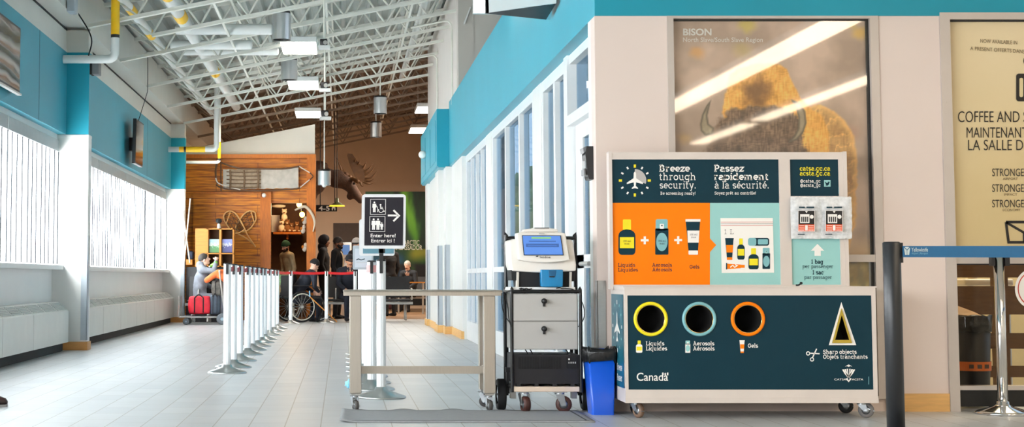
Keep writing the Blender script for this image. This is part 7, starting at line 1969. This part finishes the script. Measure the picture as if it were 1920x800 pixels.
def wheelchair(x, y, rz, lab):
    t = empty('wheelchair', (0, 0, 0), lab, 'wheelchair', 'wheelchairs by the cross row')
    R = .30
    for s in (-1, 1):
        w = MB(M_SOFT); c = Vector((s*.29, -.05, R)); w.torus(c, R-.018, .018, (1, 0, 0), 44, 8); w.torus(c+Vector((s*.03, 0, 0)), R-.05, .010, (1, 0, 0), 44, 8, P('pale_hand_rim', '#d9d4c6', .35, .3))
        for k in range(16):
            a = 2*PI*k/16; w.cyl(c, c+Vector((0, math.cos(a)*(R-.03), math.sin(a)*(R-.03))), .003, n=5, mat=M_ALU)
        w.cyl(c-Vector((.03, 0, 0)), c+Vector((.03, 0, 0)), .025, n=12, mat=M_ALU); w.build('wheel', t)
        MB(M_SOFT).lathe([(.02, -.014), (.065, -.014), (.07, 0), (.065, .014), (.02, .014)], (s*.24, .40, .07), 20, None, 'X').build('front_caster', t)
        MB(M_ALU).cyl((s*.25, .36, .05), (s*.25, .58, .12), .012).box(s*.25-.07, s*.25+.07, .52, .66, .085, .10, M_BLACK).build('footrest', t)
    f = MB(P('wheelchair_frame_dark', '#2a2c30', .35, .5))
    for s in (-.25, .25):
        f.tube(bez([(s, .40, .14), (s, .40, .45), (s, -.2, .47), (s, -.22, .9), (s, -.34, .93)], 5), .013, 8); f.cyl((s, -.05, .30), (s, -.05, .47), .012); f.tube(bez([(s, .38, .47), (s, .32, .68), (s, -.2, .70)], 5), .012, 8)
    f.cyl((-.25, -.05, .30), (.25, -.05, .30), .012); f.build('frame', t)
    MB(M_SOFT).rbox(-.24, .24, -.2, .38, .455, .49, .015).build('seat', t); MB(M_SOFT).rbox(-.24, .24, -.25, -.22, .5, .90, .012).build('backrest', t)
    t.location = (x, y, 0); t.rotation_euler = (0, 0, rz); return t
p = ground(560, 29.0)
wheelchair(p.x-.02, 29.02, R_(-62), 'wheelchair with pale rimmed wheel holding the person in navy jacket')
q = ground(520, 29.5); wheelchair(q.x, 29.5, R_(180), 'empty wheelchair half hidden behind the row of white posts')
o = MB(P('floral_cloth', '#5d7a52', .8, var=.6, scale=26)).ball(ground(532, 29.2)+Vector((0, 0, .82)), (.13, .1, .16)).ball(ground(530, 29.2)+Vector((0, 0, .62)), (.11, .1, .12), P('olive_cloth', '#6b5f3c', .8, var=.4, scale=20)).build('floral_bundle', origin=ground(532, 29.2)+Vector((0, 0, .5))); tag(o, 'green patterned cloth bundle piled on the half hidden wheelchair', 'cloth')
a, b = U(581, 556, Y=28.75), U(632, 603, Y=28.75)
t = empty('walking_cane', b, 'orange brown walking cane leaning from the wheelchair to floor', 'cane')
MB(P('cane_wood', '#c07a2e', .4, var=.1)).tube([a, b], .011, 8).build('shaft', t); MB(P('cane_grip_blue', '#7fb4d6', .4)).tube([a+Vector((0, 0, 0)), U(580.5, 548, Y=28.75), U(580.5, 545, Y=28.75)], .014, 8).build('grip', t)
# check-in machine behind the queue
Yk = 33.5; a = U(641, 484, Y=Yk); b = U(654, 454, Y=Yk)
t = empty('ticket_kiosk', (a.x, Yk, 0), 'white touch screen check-in machine behind the bearded person', 'kiosk')
MB(M_WHITE).rbox(a.x-.02, b.x+.05, Yk, Yk+.3, 0, a.z, .02).build('stand', t); MB(M_WHITE).rbox(a.x-.04, b.x+.06, Yk-.04, Yk+.2, a.z, b.z, .02).build('screen_case', t)
MB(P('kiosk_screen', '#5c7fb4', .2, emit='#5c7fb4', estr=.4)).box(a.x, b.x+.02, Yk-.046, Yk-.04, a.z+.08, b.z-.06).build('screen', t)
# dark luggage and rails before the mural
bag('suitcase', 'black suitcase on the floor before the far bench', 742, 556, 757, 582, P('black_nylon', '#17171a', .6), 39.0, 39.3, 'suitcase')
bag('suitcase', 'dark red suitcase on the floor nearest to the arrow sign posts', 729, 545, 737, 580, P('dark_red_nylon', '#4a1518', .6), 39.4, 39.7, 'suitcase')
YR = 35.5; a = U(748, 530, Y=YR)
t = empty('side_table', (a.x+.2, YR, 0), 'thin wooden topped table standing before the far mural', 'table')
x0, x1 = U(744, 528, Y=YR).x, U(796, 528, Y=YR).x; z = U(750, 528, Y=YR).z
MB(M_SHELFW).box(x0, x1, YR-.2, YR+.2, z-.03, z).build('table_top', t)
for x in (x0+.04, x1-.04):
    for y in (YR-.17, YR+.17): MB(M_ALU).cyl((x, y, 0), (x, y, z-.03), .014).build('leg', t)
# ------------------------------------------------------------------ light, world, camera
W = bpy.data.worlds.new('daylight'); SC.world = W; W.use_nodes = True
nt = W.node_tree; bg = nt.nodes['Background']
tc = nt.nodes.new('ShaderNodeTexCoord'); sp = nt.nodes.new('ShaderNodeSeparateXYZ'); nt.links.new(tc.outputs['Generated'], sp.inputs[0])
cr = nt.nodes.new('ShaderNodeValToRGB'); e = cr.color_ramp.elements
e[0].position = .44; e[0].color = (.5, .48, .42, 1); e[1].position = .5; e[1].color = (.84, .92, 1, 1)
x = e.new(.75); x.color = (.50, .72, 1, 1)
mr = nt.nodes.new('ShaderNodeMapRange'); mr.inputs['From Min'].default_value = -1; mr.inputs['From Max'].default_value = 1
nt.links.new(sp.outputs['Z'], mr.inputs['Value']); nt.links.new(mr.outputs['Result'], cr.inputs['Fac']); nt.links.new(cr.outputs['Color'], bg.inputs['Color'])
bg.inputs['Strength'].default_value = 1.1

def area(name, loc, rot, sx, sy, power, col=(1, 1, 1)):
    l = bpy.data.lights.new(name, 'AREA'); l.shape = 'RECTANGLE'; l.size = sx; l.size_y = sy; l.energy = power; l.color = col
    o = bpy.data.objects.new(name, l); o.location = loc; o.rotation_euler = rot; COL.objects.link(o); return o
# daylight pouring through the two window bays and an unseen bay added by the camera
for a, b in bays+[REAR]:
    area('window_daylight', (-3.9, (a+b)/2, 1.78), (0, -PI/2, 0), 1.5, b-a, 650 if (a, b) == REAR else 1850, (.975, .99, 1))

for x in (-2.3, -1.2): area('log_wall_lamp', (x, 28.6, 3.55), (R_(40), 0, 0), .3, .3, 7, (1, .78, .52))
area('inner_room_fill', (5.2, 11.4, 2.9), (0, 0, 0), 1.2, 1.2, 70, (1, .86, .62))  # unseen fill light added to brighten the room behind the door glass
# the lit hall at the far end and the shop
for x, y, z in ((1.5, 33, 3.6), (.6, 36.5, 3.5), (-1.2, 36, 3.5)): area('hall_lamp', (x, y, z), (0, 0, 0), .5, 1.2, 110, (1, .9, .78))
pl_ = bpy.data.lights.new('shop_lamp', 'POINT'); pl_.energy = 22; pl_.color = (1, .72, .4); pl_.shadow_soft_size = .15
po = bpy.data.objects.new('shop_lamp', pl_); po.location = (iu(548, 390, 31.6)); COL.objects.link(po)
# ground and a wooded rise outside, seen through the glazed wall
hm = MB(P('outside_ground', '#b9b08a', .9, var=.1, scale=.4)); hm.add([(3.0, 22, -.3), (60, 22, -.3), (60, 130, -.3), (3.0, 130, -.3)], [(0, 1, 2, 3)]); struct(hm, 'ground_outside')
hl = MB(P('outside_rise', '#a9a874', .9, var=.35, scale=.5)); vs = []
for j in range(13):
    for i in range(25):
        u, v = i/24, j/12; x = 6+30*u; y = 70+14*v
        vs.append((x, y, -.3+6.5*sm(0, .12, u)*math.sin(PI*min(.5, v))*(1+.25*noise.noise(Vector((u*7, v*4, 0))))))
hl.add(vs, [(j*25+i, j*25+i+1, (j+1)*25+i+1, (j+1)*25+i) for j in range(12) for i in range(24)], None, True); struct(hl, 'hill_outside')

cam = bpy.data.cameras.new('camera'); co = bpy.data.objects.new('camera', cam); COL.objects.link(co)
co.location = (0, 0, EYE); co.rotation_euler = (PI/2+TH, 0, 0)
cam.sensor_fit = 'HORIZONTAL'; cam.sensor_width = 36; cam.lens = F*36/1920
cam.shift_x = (960-PPX)/1920; cam.shift_y = -(400-PPY)/1920
cam.clip_end = 200
SC.camera = co
vs_ = SC.view_settings
vs_.view_transform = 'Standard'; vs_.look = 'None'; vs_.gamma = 1; vs_.use_curve_mapping = False; vs_.exposure = 0.45
SC.cycles.use_denoising = True
SC.cycles.max_bounces = 8; SC.cycles.transparent_max_bounces = 16
SC.cycles.sample_clamp_indirect = 6
